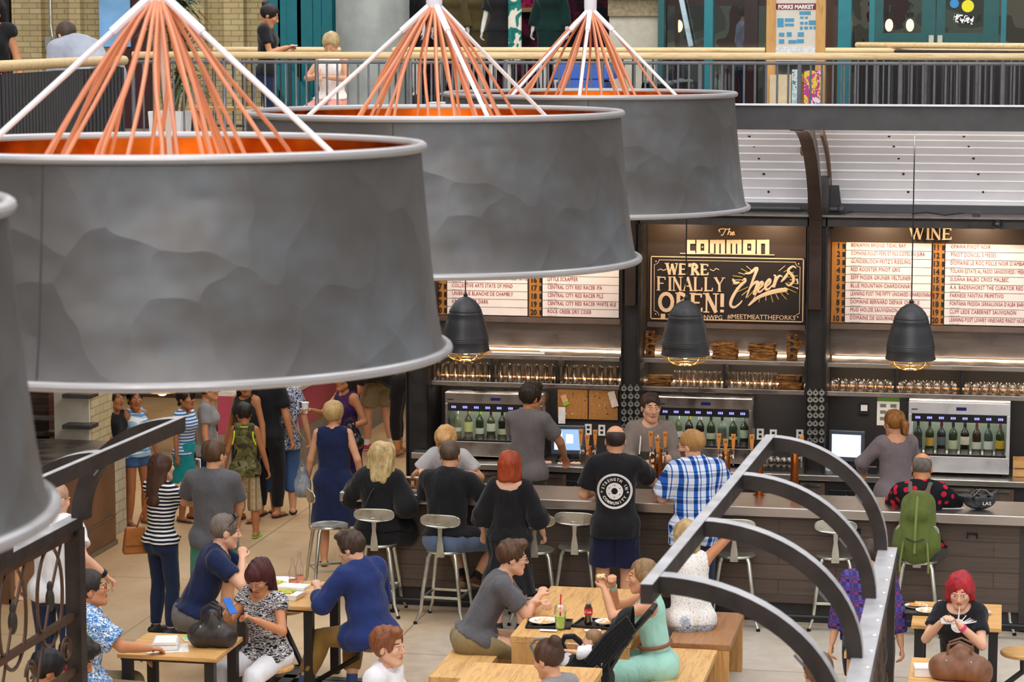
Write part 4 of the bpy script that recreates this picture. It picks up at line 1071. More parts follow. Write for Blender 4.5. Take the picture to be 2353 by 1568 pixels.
for u0 in (1722, 2043, 2215, 1890):
    for j, vv in enumerate((313, 336, 364, 400, 441)):
        # screw on the panel: find the vault point under that pixel
        best = None
        for i in range(200):
            y, z = vault(PI/2*i/199); q = W(u0+j*11, vv, y)
            if best is None or abs(q.z-z) < best[0]: best = (abs(q.z-z), q)
        if u0 == 1890: continue
        m = MB(); m.ell((0, 0, 0), (.013, .02, .013), n=8, m=6)
        if bo is None: bo = m.build('bolt', BLACKM, o)
        b = bo if bo.get('used') is None else bo.copy()
        if b is not bo: COL.objects.link(b); setp(b, o)
        bo['used'] = 1; b.location = best[1]
del bo['used']
RIB = metal('rib_brown_steel', '#3a2c25', .4, metalness=.5)
def rib(x, lab, w=.10):
    t = thing('canopy_rib', lab, 'rib', (x, 0, 0))
    m = MB(); P = []
    for i in range(25):
        tt = PI/2*i/24; P.append((YV+.08+(24.22-YV-.08)*math.sin(tt), 3.05+(zb0-3.05-.01)*math.cos(tt)))
    P.append((24.22, 2.52))
    for a, b in zip(P[:-1], P[1:]):
        m.beam((0, a[0], a[1]), (0, b[0], b[1]), w, .15, (1, 0, 0)) if False else None
    vs = []
    n_ = []
    for i, (y, z) in enumerate(P):
        a = P[max(i-1, 0)]; b = P[min(i+1, len(P)-1)]; d = Vector((b[0]-a[0], b[1]-a[1])).normalized(); nn = Vector((d.y, -d.x))
        for s_ in (-1, 1):
            for r_ in (0, -.14): vs.append((s_*w/2, y+nn.x*r_, z+nn.y*r_))
    fs = []
    for i in range(len(P)-1):
        a = i*4; b = a+4; fs += [(a, a+1, b+1, b), (a+2, a+3, b+3, b+2), (a, a+2, b+2, b), (a+1, a+3, b+3, b+1)]
    fs += [(0, 1, 3, 2), tuple(len(vs)-4+q for q in (0, 1, 3, 2))]
    m.add(vs, fs); m.build('web', RIB, t); return t
rib(X_(1872, 24.2, 650), 'curved brown steel rib running down onto the column by the wine list', .12)
rib(X_(1447, 24.2, 650), 'curved brown steel rib running down onto the column by the pint glasses', .10)
m = MB(); P = [vault(PI/2*(i/14*.62+.36), -.04) for i in range(15)]; x = X_(1905, 24.6, 450)
for a, b in zip(P[:-1], P[1:]): m.beam((x, a[0], a[1]), (x, b[0], b[1]), .09, .03, (1, 0, 0))
o = m.build('curved_strip', plain('brown_strip', '#6a5140', .6)); tag(o, 'curved brown strip on the white vault right of the rib', 'curved_strip')  # thin brown strip following the vault curve
# ================================================================ SIGNS AND MENUS
YM = 24.86
BRN = plain('brown_sign', '#3c2a1c', .5, scale=2, var=.15)
t = thing('name_sign', 'dark brown sign board reading The COMMON above the chalkboard', 'sign', (0, YM, 0))
xa, xb = X_(1476, YM), X_(1850, YM); za, zb = Z_(1660, 741, YM), Z_(1660, 512, YM)
m = MB(); m.box(xa, xb, 0, .03, za, zb+.1); m.build('board', BRN, t)
CRM = plain('cream_letter', '#f3d3a8', .5, var=.03)
def stroke(pts, w, mat, parent, name='stroke', y=-.006, ch=True):
    m = MB(); P = [Vector((a, 0, b)) for a, b in pts]
    if ch:
        Q = []
        for i in range(len(P)-1):
            p0, p1, p2, p3 = P[max(i-1, 0)], P[i], P[i+1], P[min(i+2, len(P)-1)]
            for k in range(5):
                s_ = k/5; Q.append(.5*((2*p1)+(p2-p0)*s_+(2*p0-5*p1+4*p2-p3)*s_*s_+(3*p1-p0-3*p2+p3)*s_**3))
        Q.append(P[-1]); P = Q
    n = len(P); rs = [(w[0]+(w[1]-w[0])*math.sin(PI*i/max(1, n-1)))/2 if isinstance(w, tuple) else w/2 for i in range(n)]
    m.tube(P, rs, 8); m.v = [(a, y+b*.35, c) for a, b, c in m.v]; return m
SER = {'W': ([(0, 1, .27, 0, 1), (.27, 0, .5, .95, 0), (.5, .95, .75, 0, 1), (.75, 0, 1, 1, 0)], [(0, 1), (1, 1)]),
 'I': ([(.5, 0, .5, 1, 1)], [(.5, 0), (.5, 1)]), 'N': ([(.1, 0, .1, 1, 0), (.1, 1, .88, 0, 1), (.88, 0, .88, 1, 0)], [(.1, 0), (.05, 1), (.88, 1)]),
 'E': ([(.15, 0, .15, 1, 1), (.15, .96, .85, .96, 0), (.15, .5, .7, .5, 0), (.15, .04, .9, .04, 0), (.85, .96, .85, .8, 0), (.9, .04, .9, .22, 0)], [(.15, 0), (.15, 1)]),
 'F': ([(.15, 0, .15, 1, 1), (.15, .96, .88, .96, 0), (.15, .52, .7, .52, 0), (.88, .96, .88, .78, 0)], [(.15, 0), (.15, 1)]),
 'L': ([(.15, 0, .15, 1, 1), (.15, .04, .9, .04, 0), (.9, .04, .9, .24, 0)], [(.15, 0), (.15, 1)]),
 'A': ([(.05, 0, .48, 1, 0), (.48, 1, .92, 0, 1), (.2, .34, .78, .34, 0)], [(.05, 0), (.92, 0)]),
 'Y': ([(.05, 1, .5, .48, 1), (.95, 1, .5, .48, 0), (.5, .5, .5, 0, 1)], [(.05, 1), (.95, 1), (.5, 0)]),
 'P': ([(.15, 0, .15, 1, 1)]+[(.2+.55*math.sin(a), .74+.24*math.cos(a), .2+.55*math.sin(a+.4), .74+.24*math.cos(a+.4), 1) for a in [0, .4, .8, 1.2, 1.6, 2.0, 2.4, 2.75]], [(.15, 0), (.15, 1)]),
 'R': ([(.15, 0, .15, 1, 1), (.4, .5, .92, 0, 1)]+[(.2+.5*math.sin(a), .74+.24*math.cos(a), .2+.5*math.sin(a+.4), .74+.24*math.cos(a+.4), 1) for a in [0, .4, .8, 1.2, 1.6, 2.0, 2.4, 2.75]], [(.15, 0), (.15, 1), (.92, 0)]),
 'O': ([(.5+.42*math.cos(a), .5+.46*math.sin(a), .5+.42*math.cos(a+.4), .5+.46*math.sin(a+.4), 1) for a in [2*PI*k/16 for k in range(16)]], []),
 "'": ([(.5, 1, .4, .75, 1)], []), '!': ([(.5, 1, .5, .32, 1), (.5, .02, .5, .12, 1)], [])}
def serif(word, x0, x1, z0, z1, wt, y, mat, parent, name, d=.008, ws=None):
    ws = ws or {}; W_ = [ws.get(c, 1.) for c in word]; tot = sum(W_); x = x0; h = z1-z0
    for c, q in zip(word, W_):
        w = (x1-x0)*q/tot; g = w*.84; m = MB(); st, sf = SER[c]
        for k, (a, b, e, f, t) in enumerate(st):
            th = wt*(1. if t else .45); A1 = Vector((x+a*g, y-k*.0003, z0+b*h)); B1 = Vector((x+e*g, y-k*.0003, z0+f*h)); dd = (B1-A1).normalized()*th*.12; m.beam(A1-dd, B1+dd, d, th, (0, 1, 0)) if False else None
            nn = Vector((-(B1-A1).z, 0, (B1-A1).x)).normalized()*th/2; m.add([p+o_+Vector((0, yy, 0)) for p in (A1-dd, B1+dd) for o_ in (nn, -nn) for yy in (0, d)], [(0, 1, 3, 2), (4, 6, 7, 5), (0, 4, 5, 1), (2, 3, 7, 6), (0, 2, 6, 4), (1, 5, 7, 3)])
        for (a, b) in sf: m.box(x+a*g-wt*.85, x+a*g+wt*.85, y-.003, y+d, z0+b*h-wt*.14, z0+b*h+wt*.14)
        m.build(name, mat, parent); x += w
def fit(o, x0, x1):
    c = [v.co.x for v in o.data.vertices]; a, b = min(c), max(c)
    for v in o.data.vertices: v.co.x = (v.co.x-a)/(b-a)*(x1-x0)
    o.location.x = x0; return o
def P_(u, v): q = W(u, v, YM); return (q.x, q.z)
def sk_(pts, w, mat, parent, name, y=-.008, **k):
    return stroke([P_(u, v) for u, v in pts], w, mat, parent, y=y, **k).build(name, mat, parent)
# 'The' in script
for pts in ([(1655, 534), (1652, 529), (1659, 526), (1673, 527), (1678, 525)], [(1668, 527), (1664, 535), (1660, 541), (1657, 539)], [(1677, 526), (1672, 540), (1676, 533), (1680, 534), (1678, 540), (1682, 538)], [(1682, 537), (1687, 535), (1685, 533), (1682, 537), (1684, 540), (1689, 538)]): sk_(pts, .010, CRM, t, 'script_letter')
# COMMON block letters : (u0,u1,v0,v1) bars
def bars(L, y0=-.022):
    m = MB()
    for k, (u0, v0, u1, v1) in enumerate(L):
        a = P_(u0, v0); b = P_(u1, v1); m.box(a[0], b[0], y0-.0006*k, .0, b[1], a[1])
    return m
vt, vb = 551, 584
def let(u, w, kind):
    s_ = 9
    if kind == 'C': return [(u, vt, u+s_, vb), (u, vt, u+w, vt+9), (u, vb-8, u+w, vb)]
    if kind == 'O': return [(u, vt, u+s_, vb), (u+w-s_, vt, u+w, vb), (u, vt, u+w, vt+9), (u, vb-8, u+w, vb), (u+w/2-1.5, vt+15, u+w/2+1.5, vt+18)]
    if kind == 'M': return [(u, vt, u+s_, vb), (u+w/2-4, vt, u+w/2+4, vb), (u+w-s_, vt, u+w, vb), (u, vt, u+w, vt+9)]
    if kind == 'N': return [(u, vt, u+s_, vb), (u+w-s_, vt, u+w, vb), (u, vt, u+w, vt+9)]
for u, w, kd in ((1577, 21, 'C'), (1601, 27, 'O'), (1632, 34, 'M'), (1670, 34, 'M'), (1708, 28, 'O'), (1740, 28, 'N')): bars(let(u, w, kd)).build('block_letter', CRM, t)
bars([(1563, 583, 1780, 585)]).build('underline', CRM, t)
# chalkboard
t = thing('chalkboard', "chalkboard lettered WE'RE FINALLY OPEN and Cheers in chalk", 'chalkboard', (0, YM-.02, 0))
CHK = plain('chalk', '#f0cba0', .9, var=.05); CHY = plain('chalk_yellow', '#c9b23a', .9, var=.05); BRD = plain('slate_board', '#241a16', .8, scale=3, var=.15)
pa, pb = P_(1495, 590), P_(1848, 738); xa, za = P_(1495, 733); xb, zb = P_(1848, 594)
m = MB(); m.box(xa, xb, -.0, .02, za, zb); m.build('board', BRD, t)
def frame(x0, x1, z0, z1, w, nm):
    m = MB(); m.box(x0, x1, -.006, 0, z0, z0+w); m.box(x0, x1, -.006, 0, z1-w, z1); m.box(x0, x0+w, -.006, 0, z0, z1); m.box(x1-w, x1, -.006, 0, z0, z1); m.build(nm, CHK, t)
frame(xa, xb, za, zb, .010, 'border_line')
m = MB(); i_ = .035; c = .05; x0, x1, z0, z1 = xa+i_, xb-i_, za+i_, zb-i_; w = .005
m.box(x0+c, x1-c, -.006, 0, z0, z0+w) if False else None
m.box(x0+c, x1-c, -.006, 0, z1-w, z1); m.box(x0, x0+w, -.006, 0, z0+c, z1-c); m.box(x1-w, x1, -.006, 0, z0+c, z1-c)
for (cx, cz, a0) in ((x0, z1, -PI/2), (x1, z1, PI), (x0, z0, 0), (x1, z0, PI/2)):
    m.tube([(cx+c*math.cos(a0+PI/2*k/6), -.003, cz+c*math.sin(a0+PI/2*k/6)) for k in range(7)], .003, 5)
    dx = .018 if cx == x0 else -.018; dz = .018 if cz == z0 else -.018
    m.ell((cx+dx, -.003, cz+dz), (.008, .003, .008), n=8, m=5)
m.build('inner_border', CHK, t)
lw = xb-xa
def ct(s, u, v, size, sx, off=.004, **k):
    a = P_(u, v); return text(s, size, CHK, t, (a[0], -.004, a[1]), sx=sx, off=off, extr=.003, name='chalk_lettering', **k)
for wd_, u0, u1, v0, v1, wt_ in (("WE'RE", 1533, 1633, 631, 606, .026), ('FINALLY', 1511, 1668, 668, 637, .022), ('OPEN!', 1514, 1668, 716, 674, .036)):
    a, b = P_(u0, v0), P_(u1, v1); serif(wd_, a[0], b[0], P_((u0+u1)/2, v0)[1], P_((u0+u1)/2, v1)[1], wt_, -.008, CHK, t, 'chalk_letter', .008, {"'": .3, 'I': .5, '!': .4, 'O': 1.25, 'W': 1.3})
fit(ct('THECOMMONWPG', 1534, 732, .066, 1.05, 0), P_(1536, 732)[0], P_(1660, 732)[0]); fit(ct('#MEETMEATTHEFORKS', 1671, 732, .066, 1.0, 0), P_(1672, 732)[0], P_(1828, 732)[0])
m = MB(); a = P_(1519, 731); m.box(a[0], a[0]+.045, -.006, 0, a[1], a[1]+.045); m.build('camera_mark', CHK, t)
for pts in ([(1512, 621), (1519, 618), (1525, 621), (1532, 618)], [(1632, 618), (1640, 622), (1646, 617), (1653, 620)]): sk_(pts, .008, CHK, t, 'chalk_flourish', y=-.005)
# Cheers! script
CS = [
 [(1706, 645), (1712, 640), (1713, 646), (1702, 656), (1690, 672), (1681, 690), (1680, 702), (1688, 706), (1700, 698), (1706, 690)],
 [(1684, 640), (1690, 650), (1700, 648)],
 [(1712, 628), (1724, 627), (1740, 616), (1732, 640), (1715, 684)],
 [(1720, 668), (1732, 652), (1742, 648), (1738, 662), (1733, 676), (1740, 672)],
 [(1742, 666), (1752, 656), (1752, 648), (1744, 656), (1742, 668), (1748, 670), (1758, 660)],
 [(1760, 660), (1770, 650), (1769, 642), (1761, 652), (1760, 664), (1767, 664), (1776, 654)],
 [(1778, 632), (1783, 636), (1778, 660), (1783, 646), (1791, 634), (1799, 636)],
 [(1830, 616), (1822, 612), (1812, 622), (1822, 634), (1824, 646), (1814, 656), (1806, 650)],
 [(1795, 648), (1806, 636), (1812, 625)],
 [(1720, 702), (1736, 686), (1765, 672), (1796, 665), (1808, 667), (1780, 672), (1745, 684), (1722, 702)]]
for pts in CS: sk_(pts, (.010, .032), CHK, t, 'cheers_letter', y=-.008)
sk_([(1832, 640), (1834, 652)], .018, CHK, t, 'cheers_letter', y=-.008); sk_([(1832, 660), (1833, 664)], .018, CHK, t, 'cheers_letter', y=-.008)
cx, cy = 1752, 650
for i in range(30):
    a = 2*PI*i/30+.1; r0 = random.uniform(.55, .7); r1 = random.uniform(.85, 1.0)
    u0, v0, u1, v1 = cx+82*r0*math.cos(a)+8, cy+46*r0*math.sin(a)-4, cx+82*r1*math.cos(a)+8, cy+50*r1*math.sin(a)-2
    if u0 < 1665 or u1 > 1838 or not (606 < v1 < 712): continue
    sk_([(u0, v0), (u1, v1)], .007, CHY if i % 2 == 0 else CHK, t, 'chalk_ray', y=-.005, ch=False)
# ledges under the boards
for a, b, lab in ((990, 1424, 'brown metal ledge under the beer list'), (1486, 1850, 'brown metal ledge under the chalkboard'), (1908, 2420, 'brown metal ledge under the wine list')):
    u = (a+b)/2; m = MB(); zl_ = (Z_(1938, 742, YM) if a == 1908 else Z_(1200, 727, YM) if a == 990 else Z_(1660, 741, YM))-.006; m.box(X_(a, YM-.1), X_(b, YM-.1), YM-.055, YM+.05, zl_-.05, zl_); o = m.build('ledge', metal('brown_ledge', '#75645a', .45, metalness=.6)); tag(o, lab, 'ledge')
# menus
MENUW = plain('menu_strip_white', '#f0e2da', .5, var=.03); RED = plain('menu_red', '#98140f', .6, var=.05); NUMW = wood('number_wood', '#b9772a', '#8f561a', 2, 3, .5, knots=False)
BLK = plain('ink', '#141010', .6)
def menu(label, u0, u1, rows, start, title=None, first=0, vtop=557, vbot=742, ur=1938):
    t = thing('menu_board', label, 'menu board', (0, YM, 0)); nonl = []
    zt = Z_(ur, vtop, YM); zb = Z_(ur, vbot, YM); rh = (zt-zb)/10
    xa, xb = X_(u0, YM), X_(u1, YM)
    m = MB(); m.box(xa-.05, xb+.05, .02, .05, zb-.02, 3.40); m.build('backing', BRN, t)
    (c0, n0, s0, s1), (c1, n1, t0, t1) = rows['cols']
    for ci, (ca, na, sa, sb) in enumerate(rows['cols']):
        m = MB(); m.box(X_(ca, YM), X_(na, YM), -.004, .02, zb, zt); m.build('number_strip', NUMW, t)
        for i, s_ in enumerate(rows['items'][ci]):
            if s_ is None: continue
            z1 = zt-rh*i; z0 = z1-rh*.93; n = start[ci]+i
            sl = MB(); sl.box(X_(sa, YM), X_(sb, YM), -.006, .019, z0, z1); o = sl.build('menu_slat', MENUW, t)
            text(s_, .056, RED, o, (X_(sa, YM)+.05, -.008, z1-.043), sx=(.66 if len(s_) < 36 else .56), off=0, sp=1.08)
            text('xxxxxx xxxx'.replace('x', '-'), .022, BLK, o, (X_(sa, YM)+.05, -.008, z0+.002), sx=1.3, off=.0, name='fine_print')
            m = MB(); m.box(X_(sa, YM)-.03, X_(sa, YM)-.008, -.012, -.004, z0+.012, z1-.014); m.build('clip', BLACKP, o)
            text(str(n), .078, BLK, t, (X_(na, YM)-.045, -.008, z0+.012), sx=.85, off=.002, align='RIGHT', name='row_number')
    return t
wine = [['BENJAMIN BRIDGE TIDAL BAY', 'DOMAINE ROLET PERE ET FILS COTES DU JURA', "GUNDERLOCH FRITZ'S RIESLING", 'RED ROOSTER PINOT GRIS', 'SEPP MOSER GRUNER VELTLINER', 'BLUE MOUNTAIN CHARDONNAY', 'LEANING POST THE FIFTY UNOAKED CHARDONNAY', 'DOMAINE BERNARD DEFAIX CHABLIS', 'MUD HOUSE SAUVIGNON BLANC', 'DOMAINE DE GOURNIER CEVENNES'],
        ['OPAWA PINOT NOIR', 'PINOT DONCEL 5 MESES', "DOMAINE LE ROC FOLLE NOIR D'AMBAT", 'TOLAINI ESTATE AL PASSO SANGIOVESE / MERLOT', 'SUSANA BALBO CRIOS MALBEC', 'A.A. BADENHORST THE CURATOR RED', 'FARNESE FANTINI PRIMITIVO', "FONTANA FREDDA SERRALUNGA D'ALBA BAROLO", 'CLIFF LEDE CABERNET SAUVIGNON', 'LEANING POST LOWRY VINEYARD PINOT NOIR']]
t = menu('wine list board with brown header reading WINE and red lettering', 1910, 2400, dict(cols=((1910, 1940, 1942, 2138), (2142, 2168, 2170, 2400)), items=wine), (1, 11))
p = W(2092, 549, YM); q_ = W(2187, 549, YM); serif('WINE', p.x, q_.x+.02, p.z, p.z+.112, .022, -.035, plain('cream_tan_letter', '#e6c49c', .4, var=.03), t, 'raised_letter', .02, {'I': .5, 'W': 1.35})
beer = [[None]*5+['RUSSELL BREWING COMPANY BLOOD ALLEY BITTER', 'COLLECTIVE ARTS STATE OF MIND', 'UNIBROUE BLANCHE DE CHAMBLY', 'KROMBACHER DARK', 'FORT GARRY'], [None]*3+['CENTRAL CITY', 'DARK RED AMBER', 'LITTLE SCRAPPER', 'CENTRAL CITY RED RACER IPA', 'CENTRAL CITY RED RACER PILS', 'CENTRAL CITY RED RACER WHITE ALE', 'ROCK CREEK DRY CIDER']]
menu('beer list board with brown number strips left of the chalkboard', 1000, 1422, dict(cols=((1000, 1026, 1028, 1212), (1216, 1244, 1247, 1422)), items=beer), (1, 11), vtop=541, vbot=727, ur=1200)
# ================================================================ SHELF CONTENTS
GL = clearg('bar_glass', '#f6efe6', .10)
GLT = clearg('bar_glass_base', '#e8ddcf', .30)
def glass(kind, label, group):
    t = thing({'pint': 'pint_glass', 'stemless': 'stemless_glass', 'taster': 'taster_glass'}[kind], label, 'glass', (0, 0, 0), 0, group); m = MB()
    if kind == 'pint': m.lathe([(.0001, .006), (.026, .006), (.030, .03), (.039, .165), (.0415, .166), (.033, .03), (.029, .0), (.0001, 0)], n=14)
    elif kind == 'stemless': m.lathe([(.033, 0), (.036, .001), (.046, .05), (.040, .09), (.024, .108), (.0001, .11), (.0001, .104), (.022, .102), (.037, .086), (.043, .05), (.033, .003)], n=14)
    else: m.lathe([(.0001, .006), (.018, .006), (.026, .07), (.0285, .071), (.021, 0), (.0001, 0)], n=12)
    m.build('bowl', GL, t, smooth=True)
    m = MB()
    if kind == 'pint': m.lathe([(.0001, .001), (.029, .001), (.031, .022), (.0001, .022)], n=14)
    elif kind == 'stemless': m.lathe([(.0001, .104), (.020, .102), (.022, .108), (.0001, .11)], n=14)
    else: m.lathe([(.0001, .001), (.0205, .001), (.0215, .015), (.0001, .015)], n=12)
    m.build('base', GLT, t, smooth=True); return t
def rowof(g, u0, u1, n, Y, z, label, group, proto):
    for i in range(n):
        u = u0+(u1-u0)*i/max(1, n-1); x = X_(u, Y, 860)+random.uniform(-.006, .006)
        o = proto if proto.get('placed') is None else dup(proto)
        proto['placed'] = 1; o.location = (x, Y+random.uniform(-.012, .012), z+.0012); o['label'] = label; o['group'] = group
protoP = glass('pint', 'x', 'x'); protoS = glass('stemless', 'x', 'x'); protoT = glass('taster', 'x', 'x')
for r_, Y in enumerate((24.57, 24.67)):
    for (a, b, n, nm) in ((998, 1116, 7, 'left of the two dividers'), (1140, 1266, 7, 'between the two dividers'), (1290, 1414, 7, 'right of the two dividers')):
        rowof('p', a+r_*4, b-r_*4, n, Y, zA, 'tall pint glass in the %s row on the lower shelf, %s' % (('front', 'rear')[r_], nm), 'pint glasses in the %s row, %s' % (('front', 'rear')[r_], nm), protoP)
    for (a, b, n, nm) in ((1912, 2046, 7, 'left of the first divider'), (2068, 2197, 7, 'between the dividers'), (2219, 2350, 7, 'right of the second divider')):
        rowof('s', a+r_*8, b-r_*4, n, Y, zA, 'upturned stemless glass in the %s row below the wine list, %s' % (('front', 'rear')[r_], nm), 'stemless glasses in the %s row, %s' % (('front', 'rear')[r_], nm), protoS)
for r_, Y in enumerate((24.56, 24.64)):
    for zz in (0, 1):
        for (a, b, n, nm) in ((1557, 1650, 7, 'left of the divider'), (1673, 1778, 7, 'right of the divider')):
            rowof('t', a, b, n, Y, zA+.073*zz, 'small taster glass, %s, %s row under the chalkboard, %s' % (('bottom layer', 'top layer')[zz], ('front', 'rear')[r_], nm), 'taster glasses %s, %s row, %s' % (('below', 'on top')[zz], ('front', 'rear')[r_], nm), protoT)
FLW = blotch('rough_wood', ['#3a2413', '#6b4522', '#8a5c2c', '#a87a40'], 12, 4, stretch=(1, 1, 6))
def fboards(u0, u1, n, Y, z, where, group, hgt=.03):
    xa, xb = X_(u0, Y, 860), X_(u1, Y, 860)
    for i in range(n):
        m = MB(); j = random.uniform(-.015, .015); m.prism([(xa+j, -.055), (xb+j-.02, -.06), (xb+j, .0), (xb+j-.01, .055), (xa+j+.01, .06), (xa+j-.008, 0)], z+i*(hgt+.002), z+i*(hgt+.002)+hgt, ax='z')
        o = m.build('flight_board', FLW, loc=(0, Y, 0)); tag(o, '%s rough wooden flight board %s' % (('lowest', 'second', 'third', 'fourth', 'fifth')[i] if i < n-1 else 'topmost', where), 'serving board', group)
fboards(1489, 1545, 3, 24.66, zA, 'of the stack at the left end below the chalkboard', 'flight boards stacked at the left end')
fboards(1788, 1846, 4, 24.66, zA, 'of the stack at the right end below the chalkboard', 'flight boards stacked at the right end')
fboards(1636, 1694, 4, 24.66, zBs, 'of the left block stack on the upper shelf', 'flight boards in the left block stack', .036)
fboards(1722, 1784, 4, 24.66, zBs, 'of the right block stack on the upper shelf', 'flight boards in the right block stack', .036)
for u0, u1, lab in ((1484, 1504, 'upright wooden flight board with four holes at the left end'), (1808, 1832, 'upright gnarled flight board with holes at the right end')):
    t = thing('holed_board', lab, 'serving board', (X_((u0+u1)/2, 24.7, 800), 24.7, zBs)); w = (X_(u1, 24.7)-X_(u0, 24.7))/2
    m = MB(); m.prism([(-w, 0), (w, 0), (w*1.1, .09), (w*.9, .17), (w*1.0, .245), (-w, .245), (-w*1.05, .12)], -.015, .015); m.build('board', FLW, t)
    if u0 > 1800: m = MB(); m.prism([(w*.9, .245), (w*1.9, .17), (w*2.4, .14), (w*1.5, .12), (w, .06)], -.01, .02); m.build('burl', FLW, t)
    else: m = MB(); m.prism([(w, .19), (w*2.3, .2), (w*1.5, .15), (w, .07)], -.01, .01); m.build('burl', FLW, t)
    for k in range(4): m = MB(); m.lathe([(.0001, 0), (.018, 0), (.018, .003), (.0001, .003)], (0, -.0155, .035+k*.06), 14, R3(rx=PI/2)); m.build('hole', BLACKP, t)
m = MB(); m.box(X_(1120, 24.6), X_(1240, 24.6), 24.6, 24.64, zBs, zBs+.03); o = m.build('wood_strip', OAK); tag(o, 'long thin wooden strip lying on the upper shelf', 'strip')
m = MB(); m.tube([(X_(1130, 24.55), 24.55, zBs+.013), (X_(1252, 24.55), 24.55, zBs+.013)], .012, 8); o = m.build('white_tube', WHITEP, smooth=True); tag(o, 'white tube lying in front of the wooden strip', 'tube')
# ================================================================ WINE DISPENSERS
BGL = {c: None for c in ()}
def bottle(label, group, glass_c, lab_c, cap_c, x, y, z, h=.30, lw=(.07, .16), tall=1.):
    t = thing('wine_bottle', label, 'bottle', (x, y, z), 0, group)
    gm = metal('bottleglass_'+glass_c, glass_c, .12, metalness=0., var=.1)
    m = MB(); m.lathe([(.0001, 0), (.039, 0), (.042, .01), (.042, h*.58), (.034, h*.66), (.0145, h*.76), (.0135, h*.93), (.015, h*.95), (.015, h), (.0001, h)], n=16); m.build('glass_body', gm, t, smooth=True)
    m = MB(); m.lathe([(.0426, lw[0]), (.0426, lw[1])], n=16); m.build('label', plain('lab_'+lab_c, lab_c, .6, scale=40, var=.15), t, smooth=True)
    m = MB(); m.lathe([(.0152, h*.80), (.0155, h*.98), (.0001, h*.99)], n=12); m.build('capsule', plain('cap_'+cap_c, cap_c, .4), t, smooth=True)
    return t
def dispenser(label, u0, u1, vtop, z0, Y, body, bots, where):
    xa, xb = X_(u0, Y, 980), X_(u1, Y, 980); zt = Z_((u0+u1)/2, vtop, Y); w = xb-xa; h = zt-z0
    t = thing('wine_dispenser', label, 'wine dispenser', (xa, Y, z0)); D = .36
    m = MB(); m.box(0, w, .06, D, 0, h); m.box(0, w, 0, .06, 0, h*.235); m.box(0, w, 0, .06, h*.83, h); m.box(0, w*.035, 0, .06, h*.235, h*.83); m.box(w*.965, w, 0, .06, h*.235, h*.83)
    # hollow cabinet: rebuild as frame
    m = MB(); zb_, zt_ = h*.235, h*.83; a, b = w*.035, w*.965
    m.box(0, w, 0, D, 0, zb_); m.box(0, w, 0, D, zt_, h); m.box(0, a, 0, D, zb_, zt_); m.box(b, w, 0, D, zb_, zt_); m.build('cabinet', body, t, bevel=.006)
    m = MB(); m.box(a, b, D-.02, D, zb_, zt_); m.build('back_panel', plain('dispenser_back', '#8f9a92' if bots[0][2] == 'R' else '#5f655e', .3), t)
    m = MB(); m.box(a, b, -.004, .03, zt_-.075, zt_); dd = m.build('display_strip', BLACKP, t)
    for k in range(8):
        for j in range(3): m = MB(); x = a+(b-a)*(k+.5)/8+(j-1)*.017; m.box(x-.006, x+.006, -.006, -.004, zt_-.047, zt_-.024); m.build('digit', emit('digit', '#9a9aff', .9), dd)
    m = MB(); m.box(a, b, 0, .03, zb_, zb_+.018); m.build('drip_edge', BLACKP, t)
    m = MB(); m.box(w*.47, w*.57, -.003, 0, h*.89, h*.935); m.build('screen', plain('blue_screen', '#1c1c66', .3), t)
    m = MB(); m.box(w*.03, w*.09, -.002, 0, h*.885, h*.9); m.build('badge', BLACKP, t)
    m = MB(); m.box(a, b, .075, .079, zb_+.018, zt_-.075); m.build('glass_door', clearg('door_glass', '#f2f6f2', .05), t)
    for x in (.05, w-.05):
        for y in (.04, D-.04): m = MB(); m.tube([(x, y, -.03), (x, y, .002)], .015, 8); m.build('foot', BLACKP, t)
    l = area('cabinet_lamp', (xa+w/2, Y+D*.55, z0+zt_-.01), (0, 0, 0), w*.85, .08, 4.5, (1, .96, .88)); l.parent = t; l.location = (w/2, D*.55, zt_-.012)
    for k, (gc, lc, kind, cc, lo_, hi_) in enumerate(bots):
        x = xa+a+(b-a)*(k+.5)/8; zc = z0+zb_+.002
        c = thing('bottle_cup', 'steel cup under bottle %s' % where, 'cup', (x, Y+.16, zc), 0, 'steel cups %s' % where)
        m = MB(); m.lathe([(.0001, 0), (.047, 0), (.047, .05), (.044, .05), (.044, .004), (.0001, .004)], n=16); m.build('cup_body', STEEL, c, smooth=True)
        pos = ('leftmost', 'second from the left', 'third from the left', 'fourth from the left', 'fourth from the right', 'third from the right', 'second from the right', 'rightmost')[k]
        bottle('wine bottle %s, %s' % (pos, where), 'bottles '+where, gc, lc, cc, x, Y+.16, zc+.005, (zt_-zb_)*.80, (lo_, hi_))
    return t
G1, G2, G3, BR = '#2f3a24', '#1c2616', '#5d6b4a', '#201612'
dispenser('left wine dispenser with warm steel frame and pale-labelled bottles', 1022, 1247, 905, ZC+.032, 24.50, STEEL, [(G3, '#e0e4dc', 'W', '#e8e8e8', .07, .11), (G2, '#d8d78c', 'W', '#b9922a', .07, .17), (G1, '#e6e6dc', 'W', '#8bd02c', .05, .11), ('#4d4526', '#ebe8df', 'W', '#5a1f1c', .08, .16), (BR, '#d8d2b8', 'W', '#2a1d1a', .05, .11), (G1, '#e8e8e0', 'W', '#e0e0e0', .06, .13), (G2, '#c9c4b0', 'W', '#333333', .06, .13), (G1, '#d9d5c5', 'W', '#7a2020', .06, .13)], 'in the left wine dispenser')
